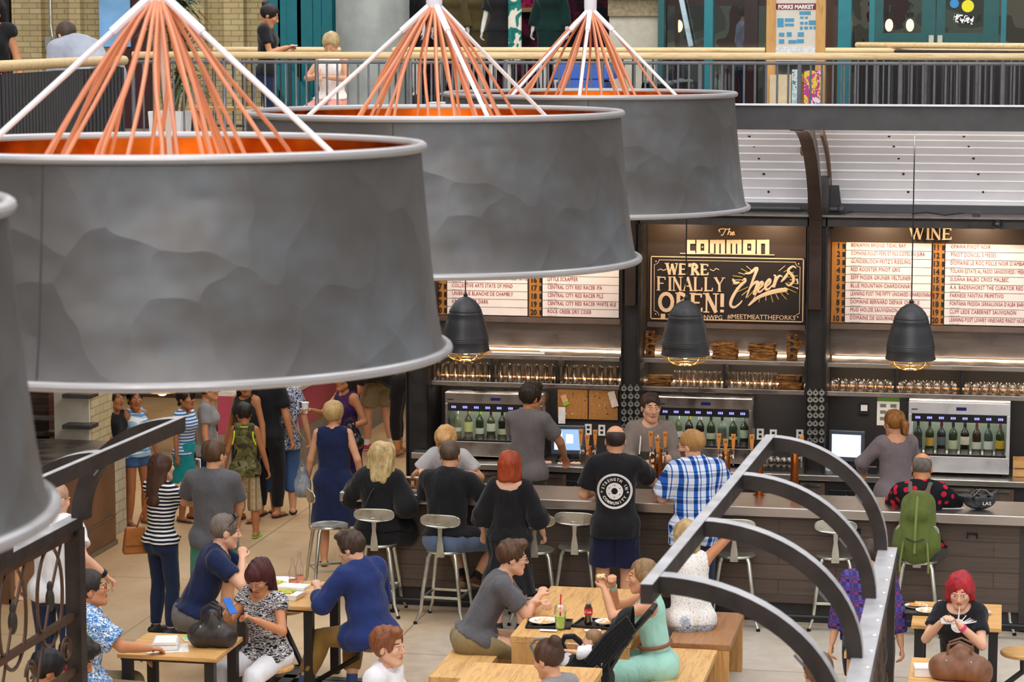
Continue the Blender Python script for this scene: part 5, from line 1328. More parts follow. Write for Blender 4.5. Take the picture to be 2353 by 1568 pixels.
dispenser('middle wine dispenser behind the smiling bartender', 1508, 1727, 915, ZC+.032, 24.56, STEEL, [(G2, '#d9d5c9', 'W', '#222222', .07, .13), (G3, '#e8e8e8', 'W', '#dddddd', .07, .13), (BR, '#efe9dd', 'W', '#c9b23a', .10, .14), (BR, '#c9c4b8', 'W', '#e8e8e8', .07, .13), (G1, '#d8d2c2', 'W', '#333333', .06, .12), ('#7d8478', '#5a5e62', 'W', '#3a3a40', .08, .17), ('#3a4236', '#d8d8a0', 'W', '#e0e0e0', .06, .09), (G1, '#cfd8c8', 'W', '#bbbbbb', .08, .16)], 'in the middle wine dispenser')
SILV = metal('pale_aluminium', '#d8d6d6', .35, metalness=.4, var=.05)
dispenser('right wine dispenser with pale silver frame under the wine list', 2087, 2321, 926, ZC+.032, 24.45, SILV, [(G2, '#1f1c1c', 'R', '#16120f', .07, .12), (G1, '#d9a04a', 'R', '#1a1614', .07, .15), ('#2a1f2a', '#6a6a72', 'R', '#57121c', .08, .16), (G1, '#d5d0b4', 'R', '#201a18', .03, .13), (BR, '#e0d6c8', 'R', '#1c1614', .09, .17), ('#3a1f1a', '#e6dcd4', 'R', '#7a2018', .05, .12), ('#3f4a42', '#e2e2de', 'R', '#2a2a30', .05, .13), ('#2c3a18', '#e0b040', 'R', '#8a1c1c', .06, .14)], 'in the right wine dispenser')
# ================================================================ WALL ITEMS
t = thing('cork_board', 'pinned cork board in two panels beside the left dispenser', 'pin board', (0, YW-.03, 0))
CORK = plain('cork', '#a8743c', .9, scale=60, var=.3)
for a, b in ((1283, 1352), (1355, 1422)): m = MB(); m.box(X_(a, YW), X_(b, YW), 0, .028, Z_(1350, 963, YW), Z_(1350, 896, YW)); m.build('cork_panel', CORK, t)
for i in range(16):
    m = MB(); m.ell((X_(random.uniform(1290, 1415), YW), -.004, Z_(1350, random.uniform(902, 955), YW)), .007, n=6, m=4); m.build('pin', BLACKP if i % 3 else WHITEP, t)
for (nm, u, v, w, h, ry, c, lab) in (('ticket', 1298, 920, .06, .11, -.35, '#d9a07a', 'green and pink ticket pinned on the cork board'), ('ticket', 1409, 918, .07, .16, -.3, '#e3d2c8', 'fan of pale receipts hanging at the cork board edge'), ('ticket', 1291, 955, .07, .17, 0, '#e8e6e6', 'white slip hanging above the left monitor')):
    m = MB(); m.box(-w/2, w/2, -.002, .002, -h/2, h/2); m.mi = 1; m.box(-w/2, w/2, -.003, .001, -h/2, -h/2+(.04 if u == 1298 else .0005)); o = m.build(nm, [plain('tk'+c, c, .7), plain('tkg', '#7fae35', .7)]); o.location = W(u, v, YW-.05); o.rotation_euler = (0, ry, 0); tag(o, lab, 'ticket')
t = thing('notice', 'green-topped white staff notice on the dark back wall', 'notice', W(2041, 946, YW-.005))
m = MB(); m.box(-.11, .11, -.004, 0, -.14, .10); m.build('sheet', PAPER, t); m = MB(); m.box(-.11, .11, -.005, 0, .10, .145); m.build('header_band', plain('green_band', '#5c8a2e', .6), t)
m = MB()
for i in range(2):
    for j in range(3): m.box(-.08+.1*i, -.02+.1*i, -.006, -.004, .04-.065*j, .075-.065*j)
m.build('pictures', plain('notice_ink', '#7d7a74', .7), t)
t = thing('thermostat', 'small black box with a white square face on the wall', 'thermostat', W(1986, 939, YW-.01)); m = MB(); m.box(-.045, .045, -.03, 0, -.055, .055); m.build('housing', BLACKP, t); m = MB(); m.box(-.032, .032, -.034, -.03, -.02, .04); m.build('face', WHITEP, t)
for i, (u, v, lab) in enumerate(((1352, 987, 'white outlet just right of the left monitor'), (1383, 989, 'white outlet with dark sockets left of the pendant bartender'), (1727, 998, 'white outlet beside the middle dispenser'), (1747, 998, 'white switch plate second along from the middle dispenser'), (1777, 1000, 'white plate above the glass rack'), (1838, 1000, 'white outlet with one dark socket by the column tags'))):
    t = thing('wall_outlet', lab, 'outlet', W(u, v, YW-.002)); m = MB(); m.box(-.035, .035, -.008, 0, -.055, .055); m.build('plate', WHITEP, t); m = MB(); m.box(-.014, .014, -.011, -.008, -.035, -.01); m.box(-.014, .014, -.011, -.008, .01, .035); m.build('socket', BLACKP, t)
def monitor(label, u, v, w, h, Y, ry, lit):
    p = W(u, v, Y); t = thing('till_monitor', label, 'monitor', (p.x, Y, ZC), ry); hz = p.z-ZC
    GM = plain('monitor_grey', '#4c545e', .4)
    m = MB(); m.box(-w/2, w/2, -.03, .02, hz-h/2, hz+h/2); m.build('housing', GM, t, bevel=.006)
    m = MB(); m.box(-w/2+.03, w/2-.03, -.034, -.03, hz-h/2+.045, hz+h/2-.035); s_ = m.build('screen', lit, t)
    if 'left' in label:
        m = MB(); m.box(-w/2+.035, -w/2+.11, -.036, -.034, hz-h/2+.055, hz+h/2-.05); m.build('list_panel', emit('scr_l', '#eef2fa', .9), s_)
        m = MB(); m.box(-.02, .05, -.036, -.034, hz-.03, hz+.06); m.build('dialog', emit('scr_l', '#eef2fa', .9), s_)
    m = MB(); m.box(-.02, .02, -.02, .04, .03, hz-h/2+.02); m.build('neck', BLACKP, t); m = MB(); m.box(-.12, .12, -.09, .12, .001, .03); m.build('foot', BLACKP, t, bevel=.006)
monitor('left till monitor with a pale blue menu screen', 1306, 1011, .34, .29, 24.6, .08, emit('screen_blue', '#8fb4de', .75))
monitor('right till monitor with a blank pale screen', 1946, 1025, .345, .30, 24.5, -.12, emit('screen_pale', '#cfe0f4', .9))
t = thing('card_reader', 'small black card terminal behind the copper taps', 'terminal', (X_(1866, 24.45, 1070), 24.45, ZC)); m = MB(); m.box(-.045, .045, -.05, .05, 0, .05); m.box(-.04, .04, -.0, .03, .05, .13); m.build('body', BLACKP, t, bevel=.008); m = MB(); m.box(-.03, .03, -.004, 0, .06, .12); m.build('keypad', plain('keypad', '#b9c4d0', .4), t)
t = thing('cash_drawer', 'black cash drawer box beside the ponytailed bartender', 'cash box', (X_(1995, 24.6, 1050), 24.6, ZC)); m = MB(); m.box(-.10, .10, -.15, .15, .001, .16); m.build('body', BLACKP, t, bevel=.006); m = MB(); m.box(-.09, .09, -.156, -.15, .06, .075); m.build('slot', GALV, t)
t = thing('wooden_crate', 'small light wood crate with papers at the right frame edge', 'crate', (X_(2352, 24.6, 1060), 24.62, ZC)); 
for z in (.0, .085): m = MB(); m.box(-.09, .2, -.10, -.085, z+.005, z+.075); m.build('slat', OAK, t)
m = MB(); m.box(-.10, -.09, -.10, .1, .002, .17); m.box(.2, .21, -.1, .1, .002, .17); m.box(-.09, .2, .09, .1, .002, .17); m.build('side', OAK, t); m = MB(); m.box(-.08, .15, -.07, .06, .08, .10); m.build('papers', PAPER, t)
for k, u in enumerate((1757, 1772, 1788, 1802, 1815)):
    c = dup(protoS, label='upturned stemless glass on the black rack behind the taps', group='stemless glasses on the black rack'); c.location = (X_(u, 24.45, 1060), 24.45, ZC+.031)
m = MB(); m.box(X_(1748, 24.45), X_(1826, 24.45), 24.38, 24.55, ZC, ZC+.03); o = m.build('glass_rack', BLACKP); tag(o, 'low black rack carrying upturned stemless glasses', 'rack')
for (u, v, c, lab) in ((1255, 1066, '#e8b8a0', 'pink paper cloth beside the left till'), (1293, 1068, '#efe9e2', 'white note pad beside the left till'), (1322, 1068, '#d8b48c', 'tan order pad beside the left till'), (1903, 1082, '#cfd8e4', 'crumpled pale cloth below the right till')):
    p = atz(u, v, ZC); Fq = Field(V3(-.1, -.1, -.02), V3(.1, .1, .08), .009); Fq.ell(V3(0, 0, .012), V3(.055, .05, .016 if c != '#cfd8e4' else .03), .01); Pq, qq = Fq.mesh(); Pq = wrinkle(Pq, qq, .006, 60, 3, 1); Pq[:, 2] = np.maximum(Pq[:, 2], .001)
    o = npmesh('cloth' if 'cloth' in lab else 'note_pad', Pq, qq, [plain('cl'+c, c, .8)], None); o.location = (p.x, max(p.y, YC+.1), ZC); tag(o, lab, 'cloth' if 'cloth' in lab else 'pad')
# ================================================================ BAR TOP ITEMS
TAPW = wood('tap_handle_wood', '#d98b3c', '#b06a24', 2, 3, .4, knots=False); COPT = metal('tap_copper', '#a8602c', .22, brushed=(30, 30, .5), scale=3)
for u, v, nh, lab in ((1352, 1122, 3, 'copper beer tower with three wooden handles left of the bald customer'), (1512, 1130, 3, 'copper beer tower with three wooden handles in front of the bartender'), (1588, 1132, 2, 'copper beer tower mostly behind the bearded customer'), (1668, 1134, 3, 'copper beer tower just right of the bearded customer'), (1744, 1138, 2, 'copper beer tower behind the far end of the canopy ridge'), (1825, 1140, 1, 'rightmost plain copper beer tower seen under the canopy rib')):
    p = atz(u, v, ZB); p.y = YB+.56; p.x = X_(u, p.y, v)
    t = thing('beer_tower', lab, 'beer tap', (p.x, p.y, ZB)); m = MB(); m.lathe([(.037, 0), (.037, .38), (.030, .395), (.0001, .40)], n=20); m.lathe([(.0001, 0), (.055, 0), (.055, .01), (.037, .012)], n=20); m.build('column', COPT, t, smooth=True, autos=40)
    for k in range(nh):
        a = (-.065, .065, 0)[k] if nh > 1 else .06; dz = 0 if a else -.04; yy = -.04 if a == 0 else 0
        m = MB(); m.tube([(a*.4, 0, .34), (a, yy, .36), (a, yy-.03, .40)], .012, 8); m.tube([(a, yy-.01, .36), (a*1.05, yy-.05, .33), (a*1.05, yy-.055, .27)], .008, 8); m.build('faucet', STEEL, t, smooth=True)
        m = MB(); m.prism([(a-.010, .41+dz), (a+.010, .41+dz), (a+.022, .55+dz), (a-.022, .55+dz)], yy-.04, yy-.022); h = m.build('tap_handle', TAPW, t, bevel=.003)
        text(str(random.randint(4, 15)), .026, BLK, h, (a, yy-.041, .515+dz), align='CENTER', name='number')
# beer flight
t0_ = atz(945, 1117, ZB); t0_.y = YB+.16; t0_.x = X_(948, t0_.y, 1117)
m = MB(); m.prism([(-.16, -.05), (.16, -.045), (.165, .04), (-.15, .05)], .03, .05, ax='z'); m.box(-.1, -.08, -.04, .04, 0, .03); m.box(.08, .1, -.04, .04, 0, .03); o = m.build('flight_paddle', FLW, loc=tuple((t0_.x, t0_.y, ZB))); tag(o, 'rough wood paddle carrying four small beers on the bar', 'serving board')
for k, c in enumerate(('#c9741a', '#b8560f', '#e09a1c', '#b04a12')):
    t = thing('beer_taster', 'small glass of beer on the paddle, ' + ('leftmost', 'second from left', 'third from left, palest', 'rightmost')[k], 'beer', (t0_.x-.115+.077*k, t0_.y, ZB+.0505), 0, 'beers on the tasting paddle')
    m = MB(); m.lathe([(.0001, 0), (.024, 0), (.030, .085), (.0315, .085), (.0255, 0)], n=16); m.build('glass', GL, t, smooth=True)
    bm_ = NT('beer_'+c).set(c, .15); 
    m = MB(); m.lathe([(.0001, .006), (.0225, .006), (.027, .066), (.0001, .066)], n=16); m.build('beer', bm_, t, smooth=True)
    m = MB(); m.lathe([(.027, .066), (.0285, .078), (.0001, .080)], n=16); m.build('foam', plain('foam', '#fbf0dc', .8), t, smooth=True)
# helmet
t = thing('bike_helmet', 'black bicycle helmet lying upside down on the bar', 'helmet', (X_(2250, YB+.22, 1150), YB+.25, ZB+.001), .3)
Fh = Field(V3(-.2, -.15, -.02), V3(.22, .15, .22), .008); Fh.ell(V3(0, 0, .095), V3(.15, .10, .095), .01); Fh.ell(V3(0, 0, .15), V3(.125, .082, .09), .01, None, 'sub'); Fh.plane((0, 0, .125), (.12, 0, 1))
for i in range(-2, 3):
    for j in (-.07, .0, .07): Fh.ell(V3(j, i*.038, .04+abs(i)*.02), V3(.026, .009, .05), .006, None, 'sub')
Fh.cone(V3(.10, 0, .12), V3(.16, 0, .165), .035, .012, .02, (0, 0, 1), .5); Fh.cone(V3(-.12, 0, .12), V3(-.2, 0, .135), .05, .02, .01, (0, 0, 1), .3)
Ph, qh = Fh.mesh(); npmesh('shell', Ph, qh, [plain('helmet_black', '#2a2c30', .35, scale=25, var=.5)], t)
m = MB(); m.tube([(-.08, .05, .11), (-.02, .02, .17), (.05, -.02, .17), (.1, -.06, .13)], .006, 6); m.tube([(-.08, -.05, .11), (.0, -.02, .18), (.08, .04, .15)], .006, 6); m.build('straps', plain('strap_grey', '#6d6d6a', .7), t)
text('LAS', .04, WHT, t, (.0, -.1, .055), sx=1.2)
def sheet(nm, u, v, z, w, d, rz, mat, lab, cat, th=.003, lift=0):
    p = atz(u, v, z); m = MB(); m.box(-w/2, w/2, -d/2, d/2, 0, th); o = m.build(nm, mat, loc=(p.x, p.y, z+.0005+lift)); o.rotation_euler = (0, 0, rz); return tag(o, lab, cat)
o = sheet('paper', 2185, 1166, ZB, .22, .16, .2, PAPER, 'white menu paper in front of the customer with the backpack', 'paper')
sheet('napkin', 1542, 1140, ZB, .13, .1, .3, PAPER, 'white napkin under the hand of the bald customer', 'napkin')
o = sheet('coaster', 1080, 1128, ZB, .1, .1, .1, plain('coaster', '#c9a486', .7), 'pale coaster on the bar left of the redhead', 'coaster')
# pendant lamps
SHD = plain('pendant_black', '#2b2d31', .38, var=.08); GOLD = emit('cage_glow', '#f0b64a', .25); GOLD = metal('brass_cage', '#e8b860', .3)
pr = [(.012, .50), (.02, .49), (.05, .478), (.09, .452), (.125, .41), (.148, .368), (.151, .356), (.149, .352), (.156, .338), (.158, .33), (.156, .326), (.175, .28), (.196, .20), (.207, .135), (.213, .118), (.209, .112), (.213, .10), (.209, .094), (.214, .083), (.211, .076), (.213, .03), (.220, .008), (.222, 0), (.214, 0), (.205, .03), (.195, .15), (.15, .32), (.05, .45)]
for i, (u, v, lab) in enumerate(((1070, 805, 'left black dome pendant lamp in front of the beer list'), (1575, 815, 'middle black dome pendant lamp in front of the chalkboard'), (2092, 825, 'right black dome pendant lamp in front of the wine list'))):
    p = W(u, v, 22.3); t = thing('pendant_lamp', lab, 'pendant lamp', p)
    m = MB(); m.lathe(pr, n=40); m.build('lamp_shade', SHD, t, smooth=True, autos=50)
    m = MB(); m.tube([(0, 0, .49), (0, 0, 4.30-p.z)], .0055, 6); m.lathe([(.018, .49), (.02, .51), (.01, .525)], n=10); m.build('cord', BLACKP, t)
    m = MB()
    for k in range(4):
        a = PI*k/4; m.tube([(.2*math.cos(q)*math.cos(a), .2*math.cos(q)*math.sin(a), -.095*math.sin(q)-.003) for q in [PI*j/12 for j in range(13)]], .0045, 6)
    for r_, z in ((.2, -.005), (.175, -.045), (.12, -.078), (.05, -.093)): m.tube([(r_*math.cos(2*PI*j/24), r_*math.sin(2*PI*j/24), z) for j in range(24)], .0045, 6, True)
    m.build('wire_cage', GOLD, t, smooth=True)
    m = MB(); m.ell((0, 0, .02), (.045, .045, .06), n=14); m.build('bulb', emit('bulb_warm', '#ffcf8a', 9), t, smooth=True)
    l = bpy.data.lights.new('pendant_light', 'POINT'); l.energy = 7; l.color = (1, .72, .42); l.shadow_soft_size = .05; lo_ = bpy.data.objects.new('pendant_light', l); COL.objects.link(lo_); lo_.location = (p.x, p.y, p.z-.06)
# ================================================================ DRUM CHANDELIERS
LG = NT('drum_steel'); v_ = LG.coord()
vo = LG.n('TexVoronoi'); vo.feature = 'F1'; vo.inputs['Scale'].default_value = 3.3
wv = LG.n('Mix', data_type='VECTOR'); wv.inputs[0].default_value = .25; nz = LG.n('TexNoise'); nz.inputs['Scale'].default_value = 2.2; LG.L.new(v_, nz.inputs[0]); LG.L.new(v_, wv.inputs[4]); LG.L.new(nz.outputs['Color'], wv.inputs[5]); LG.L.new(wv.outputs[1], vo.inputs['Vector'])
mp_ = LG.noise(v_, 1.1, 4, .6)
LG.bump(LG.math('ADD', LG.math('MULTIPLY', vo.outputs['Distance'], 1.), LG.math('MULTIPLY', LG.noise(v_, 1.6, 1), 1.2)), .55, .045)
DRUM = LG.set(LG.ramp(mp_, [(.3, '#545150'), (.55, '#625f5e'), (.75, '#72777c')]), LG.ramp(LG.noise(v_, 3, 4), [(.3, (.36,)*3+(1,)), (.7, (.52,)*3+(1,))]), .55)
COPI = metal('drum_copper_lining', '#b8601c', .3, scale=2, var=.3)
RIM = metal('drum_rim', '#a5a1a2', .38, var=.03, metalness=.5)
WIRE = plain('copper_cable', '#cf8460', .45, var=.08); RODM = plain('white_rod', '#e6e3ea', .35, var=.03)
RB, HB = None, None
def drum(label, u, v, zb, R, h, rods, seed):
    p = atz(u, v, zb); t = thing('drum_chandelier', label, 'chandelier', p); rt = R*.912; rr = random.Random(seed)
    prof = [(R, .0), (R*.985, .03), (R*.965, h*.2), (R*.945, h*.45), (R*.928, h*.7), (rt, h-.02), (rt, h)]
    m = MB(); m.lathe(prof, n=128); m.build('drum', DRUM, t, smooth=True)
    m = MB(); m.lathe([(r_-.012, z) for r_, z in prof], n=96); m.build('copper_lining', COPI, t, smooth=True)
    for nm, r_, z, w in (('bottom_rim', R+.006, 0, .021), ('top_rim', rt+.006, h, .021)):
        m = MB(); m.tube([(r_*math.cos(2*PI*k/96), r_*math.sin(2*PI*k/96), z) for k in range(96)], w, 10, True); m.build(nm, RIM, t, smooth=True)
    for a in (rr.uniform(-1.7, -1.4), rr.uniform(1, 2)):
        m = MB(); m.tube([((r_+.001)*math.cos(a), (r_+.001)*math.sin(a), z) for r_, z in prof], .0035, 5); m.build('seam', plain('seam_dark', '#45423f', .5), t)
    hz = h+.60*R/1.154
    m = MB(); m.lathe([(.02, hz+.10), (.05, hz+.10), (.05, hz+.02), (.035, hz-.04), (.02, hz-.05)], n=16, cap=True); m.build('hub', RODM, t, smooth=True)
    m = MB(); m.tube([(0, 0, hz+.1), (0, 0, hz+2.6)], .02, 8); m.build('suspension_cable', RODM, t)
    for k, a in enumerate(rods):
        a = math.radians(a)+A; re = rt*.955; ze = h-.30; m = MB(); d = Vector((re*math.cos(a), re*math.sin(a), ze)); s0 = Vector((.03*math.cos(a), .03*math.sin(a), hz))
        m.tube([s0, s0+(d-s0)*.16], .02, 8); m.tube([s0+(d-s0)*.16, d], .013, 8); m.build('support_rod', RODM, t, smooth=True)
    n = 24
    for k in range(n):
        a = 2*PI*k/n+rr.uniform(-.12, .12); re = R*rr.uniform(.30, .66); ze = h-rr.uniform(.22, .4)
        x1, y1 = re*math.cos(a), re*math.sin(a); pts = []
        b1, b2 = rr.uniform(-.05, .05), rr.uniform(-.05, .05)
        for i in range(10):
            f = i/9; g = f**.85
            pts.append((x1*g+b1*math.sin(PI*f*2)*f, y1*g+b2*math.sin(PI*f), hz+.02+(ze-hz-.02)*f))
        m = MB(); m.tube(pts, .0095, 6); c = m.build('copper_cable', WIRE, t, smooth=True)
        if k % 3 == 0:
            m = MB(); m.ell((x1, y1, ze-.07), (.05, .05, .07), n=10); m.build('bulb', emit('drum_bulb', '#ffb560', 3), t, smooth=True)
    l = bpy.data.lights.new('drum_light', 'POINT'); l.energy = 5; l.color = (1, .74, .42); l.shadow_soft_size = .2; o = bpy.data.objects.new('drum_light', l); COL.objects.link(o); o.location = (p.x, p.y, p.z+h*.72)
    return t
ZBOT = 3.80
def depth(p): return -p.x*math.sin(A)+p.y*math.cos(A)
p1 = atz(377, 800, ZBOT); R_ = 650/F*(depth(p1)*math.cos(PT)+(H-ZBOT)*math.sin(PT)); 
ztop = atz(377, 337, 4.7); 
# height from the upper rim pixel at the same depth
lo_, hi_ = ZBOT, H-.05
for _ in range(40):
    mid = (lo_+hi_)/2; q = atz(377, 337, mid)
    if depth(q) > depth(p1): lo_ = mid
    else: hi_ = mid
HD = mid-ZBOT
drum('front drum chandelier, largest, at the centre left', 377, 800, ZBOT, R_, HD, (192, 348, 95), 1)
drum('middle drum chandelier behind the largest one', 1000, 592, ZBOT, R_, HD, (186, 296, 30), 12)
drum('rearmost drum chandelier above the bar canopy', 1355, 474, ZBOT, R_, HD, (215, 262, 330), 23)
drum('nearest drum chandelier, only its right edge in view', -890, 1190, ZBOT, R_, HD, (200, 80, 320), 34)
# ================================================================ STALL CANOPIES IN FRONT
SIL = plain('worn_steel_edge', '#5e5d5f', .42, var=.2)
CNP = metal('canopy_dark_steel', '#37302e', .45, var=.3, metalness=.45); CNP2 = metal('canopy_skylit_steel', '#b2b0b2', .42, var=.12, metalness=.3)  # second steel paints skylight onto the top faces as a paler colour
def canopy(label, xr0, xr1, xf, ys, zr, zf, yn, side, lattice_z, yr=9):
    """ridge at x=xr_, ribs curving out to x=xf; ys = rib positions"""
    t = thing('stall_canopy', label, 'canopy frame', (0, 0, 0))
    def solid(P, wy, depth_, nm):
        # P: list of (x,z); extruded along y by wy, thick by depth_ along the inward normal; outer face pale
        m = MB(); n = len(P); vs = []
        for i, (x, y, z) in enumerate(P):
            a = P[max(i-1, 0)]; b = P[min(i+1, n-1)]; d = Vector((b[0]-a[0], b[2]-a[2])).normalized(); nn = Vector((d.y, -d.x)) if side > 0 else Vector((-d.y, d.x))
            for w_ in (-wy/2, wy/2):
                vs.append((x, y+w_, z)); vs.append((x+nn.x*depth_, y+w_, z+nn.y*depth_))
        top = []; oth = []
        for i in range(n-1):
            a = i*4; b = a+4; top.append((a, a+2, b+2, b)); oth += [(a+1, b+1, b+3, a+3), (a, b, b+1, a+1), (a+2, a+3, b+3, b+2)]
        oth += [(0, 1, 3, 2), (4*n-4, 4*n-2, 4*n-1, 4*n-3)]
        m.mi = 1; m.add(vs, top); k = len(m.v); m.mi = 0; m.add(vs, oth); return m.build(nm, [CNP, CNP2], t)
    rw, rd = (.055 if side > 0 else .035), .088; pw = .055 if side > 0 else .04
    XR = lambda y: xr0+(xr1-xr0)*(y-11)/3.9
    # ridge
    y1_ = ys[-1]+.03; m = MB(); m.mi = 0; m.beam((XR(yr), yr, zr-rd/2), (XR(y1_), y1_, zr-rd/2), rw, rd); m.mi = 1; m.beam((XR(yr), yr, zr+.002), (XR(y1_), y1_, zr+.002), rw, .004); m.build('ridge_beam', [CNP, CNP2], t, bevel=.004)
    for y in ys:
        P = []; xr_ = XR(y)
        for i in range(19):
            a = PI/2*i/18; P.append((xr_+(xf-xr_)*math.sin(a)**1.0, y, zf+(zr-zf)*math.cos(a)))
        solid(P, .10, .078 if side > 0 else .10, 'curved_rib')
        m = MB()
        for a in (.9,): m.beam((xr_+(xf-xr_)*math.sin(a)*.93, y-.052, zf+(zr-zf)*math.cos(a)*.93-.05), (xr_+(xf-xr_)*math.sin(a+.1)*.93, y-.052, zf+(zr-zf)*math.cos(a+.1)*.93-.05), .003, .012)
        m.build('weld_plate', SIL, t)
    # plate the ribs stand on
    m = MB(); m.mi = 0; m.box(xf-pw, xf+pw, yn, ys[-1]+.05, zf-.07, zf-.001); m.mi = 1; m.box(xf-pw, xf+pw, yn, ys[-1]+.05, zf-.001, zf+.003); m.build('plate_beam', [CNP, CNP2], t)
    m = MB(); y = yn
    k = 0
    while y < ys[-1]:
        m = MB(); m.ell((xf+side*.035, y+.1, zf+.006), (.011, .011, .009), n=8, m=4); m.build('bolt', plain('bright_bolt', '#e8e6e2', .3), t, smooth=True); y += .33
    for y in (yn+.05, ys[1], ys[-1]):
        m = MB(); m.box(xf-.05, xf+.05, y-.05, y+.05, 0, zf-.07); m.build('post', CNP, t)
    # wrought scroll screen
    z1, z0 = zf-.07, lattice_z; xs = xf
    g = thing('scroll_screen', label.replace('dark steel canopy frame', 'wrought iron scroll screen under the canopy frame'), 'screen', (0, 0, 0)); IR = metal('wrought_iron', '#5a4438', .35, metalness=.6)
    for z in (z1-.03, (z1+z0)/2-.1, z0): 
        m = MB(); m.box(xs-.02, xs+.02, yn, ys[-1]-.06, z-.02, z+.02); m.build('cross_bar', IR, g)
    y = ys[-1]-.2; j = 0
    while y > yn+.1:
        hh = (z1-z0); m = MB(); zc = z0+hh*.62
        m.tube([(xs, y-.24+.21*math.sin(q), zc+hh*.34*math.cos(q)) for q in [2*PI*i/28 for i in range(28)]], .012, 6, True)
        m.tube([(xs, y+.02-.09*math.cos(q)*(1-i/40), z0+hh*.18+.09*math.sin(q)*(1-i/40)) for i, q in enumerate([3.6*PI*i/28 for i in range(28)])], .009, 6)
        m.tube([(xs, y-.52, z0), (xs, y-.24, zc), (xs, y-.0, z1)], .010, 6)
        m.build('scroll', IR, g, smooth=True)
        m = MB(); m.ell((xs, y-.24, zc-.02), (.03, .035, .075), n=8, m=8); m.ell((xs, y-.24, zc+.06), (.02, .022, .04), n=8); m.build('rosette', plain('iron_leaf', '#2d2521', .5), g, smooth=True)
        y -= .60; j += 1
    return t
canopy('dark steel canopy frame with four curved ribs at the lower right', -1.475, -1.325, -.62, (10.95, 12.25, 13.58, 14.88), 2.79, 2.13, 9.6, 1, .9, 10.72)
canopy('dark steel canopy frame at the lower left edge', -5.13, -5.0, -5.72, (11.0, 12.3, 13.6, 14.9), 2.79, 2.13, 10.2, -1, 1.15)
# ================================================================ LEFT BACKGROUND: brick pier, copper kiosk, steel hood
xk = -8.76
m = MB(); xe = X_(147, 24.05, 1000); xm = X_(190, 24.05, 1000); x2 = X_(268, 25.0, 950)
m.box(xe-.1, -9.05, 24.05, 24.09, 0, ZM-.35); struct('wall_pier', m, plain('lit_white_brick', '#e2dccb', .8, scale=6, var=.1, bump=.4, bscale=20))  # lit face of the pier, its brightness put into the colour
m = MB(); m.box(xe-.1, -9.05, 24.1, 24.85, .0, ZM-.35); struct('wall_brick', m, brick('buff_brick_pier', '#cbb98d', '#dccfa8', '#9c8d68', plane='yz', bw=.24, bh=.085))
m = MB(); m.box(-9.04, -8.92, 23.99, 24.75, 0, .80); struct('wall_stone', m, brick('rough_stone', '#bfb59c', '#d3cab2', '#9a8f76', plane='yz', bw=.22, bh=.11))
for v in (905, 975):
    m = MB(); p = W(185, v, 24.0); m.box(p.x-.14, p.x+.16, 23.85, 24.09, p.z-.03, p.z+.01); o = m.build('zinc_ledge', metal('shelf_zinc', '#6f6f6c', .45)); tag(o, 'small zinc ledge on the brick pier, %s' % ('upper' if v == 905 else 'lower'), 'ledge')
t = thing('copper_counter', 'brown copper-clad stall counter with steel ledge beside the brick pier', 'stall counter', (0, 0, 0))
CPP = metal('aged_copper', '#86644a', .45, scale=2.5, var=.3, metalness=.5)
m = MB(); m.box(-10.4, xk-.0, 21.2, 23.98, 0, 1.0); m.build('cladding', CPP, t)
m = MB(); m.box(-10.4, xk+.05, 21.2, 23.98, 1.0, 1.06); m.build('worktop', metal('zinc_ledge', '#a39d96', .45), t)
m = MB(); m.box(xk-.02, xk+.012, 21.2, 23.98, .30, .312); m.box(xk-.02, xk+.02, 21.2, 23.98, 0, .05); m.build('base_trim', metal('trim_pale', '#9a9590', .4), t)
t = thing('kitchen_unit', 'tall brushed steel kitchen unit behind the left canopy', 'kitchen unit', (0, 0, 0))
STH = metal('dark_brushed', '#5b4f49', .3, brushed=(1, 1, 14), scale=2, var=.5)
m = MB(); m.box(-12.5, X_(146, 25, 1000), 24.6, 25.6, 0, 3.2); m.build('body', STH, t); m = MB(); m.box(-12.5, X_(144, 24.5, 1000), 24.45, 24.6, 1.0, 1.05); m.build('shelf', STEEL, t); m = MB(); m.box(X_(120, 24.5, 1000)-.25, X_(140, 24.5, 1000), 24.585, 24.6, 1.15, 1.2); m.build('handle', STEEL, t)
m = MB(); m.ell((0, 0, .09), (.12, .12, .09), n=18, m=10); o = m.build('glass_dome', glassy('dome_glass', '#dfeaf4', .05), smooth=True); p = atz(86, 1072, 1.06); o.location = (-9.35, 21.8, 1.062); tag(o, 'clear glass dome standing on the copper stall counter', 'dome')
# pink stall further back
t = thing('pink_stall_counter', 'stall counter with raspberry pink panel and white top in the background', 'stall counter', (0, 0, 0))
xp0 = atz(683, 1095, 0).x
m = MB(); m.box(xp0-.8, xp0, 27.6, 33, .0, .55); m.build('base', plain('stall_grey', '#8f867c', .6), t)
m = MB(); m.box(xp0-.8, xp0+.01, 27.6, 33, .55, 1.0); m.build('pink_panel', plain('raspberry', '#b24a62', .4, var=.05), t)
m = MB(); m.box(xp0-.8, xp0+.03, 27.6, 33, 1.0, 1.05); m.build('counter_top', plain('marble_white', '#d8d4cc', .3), t)
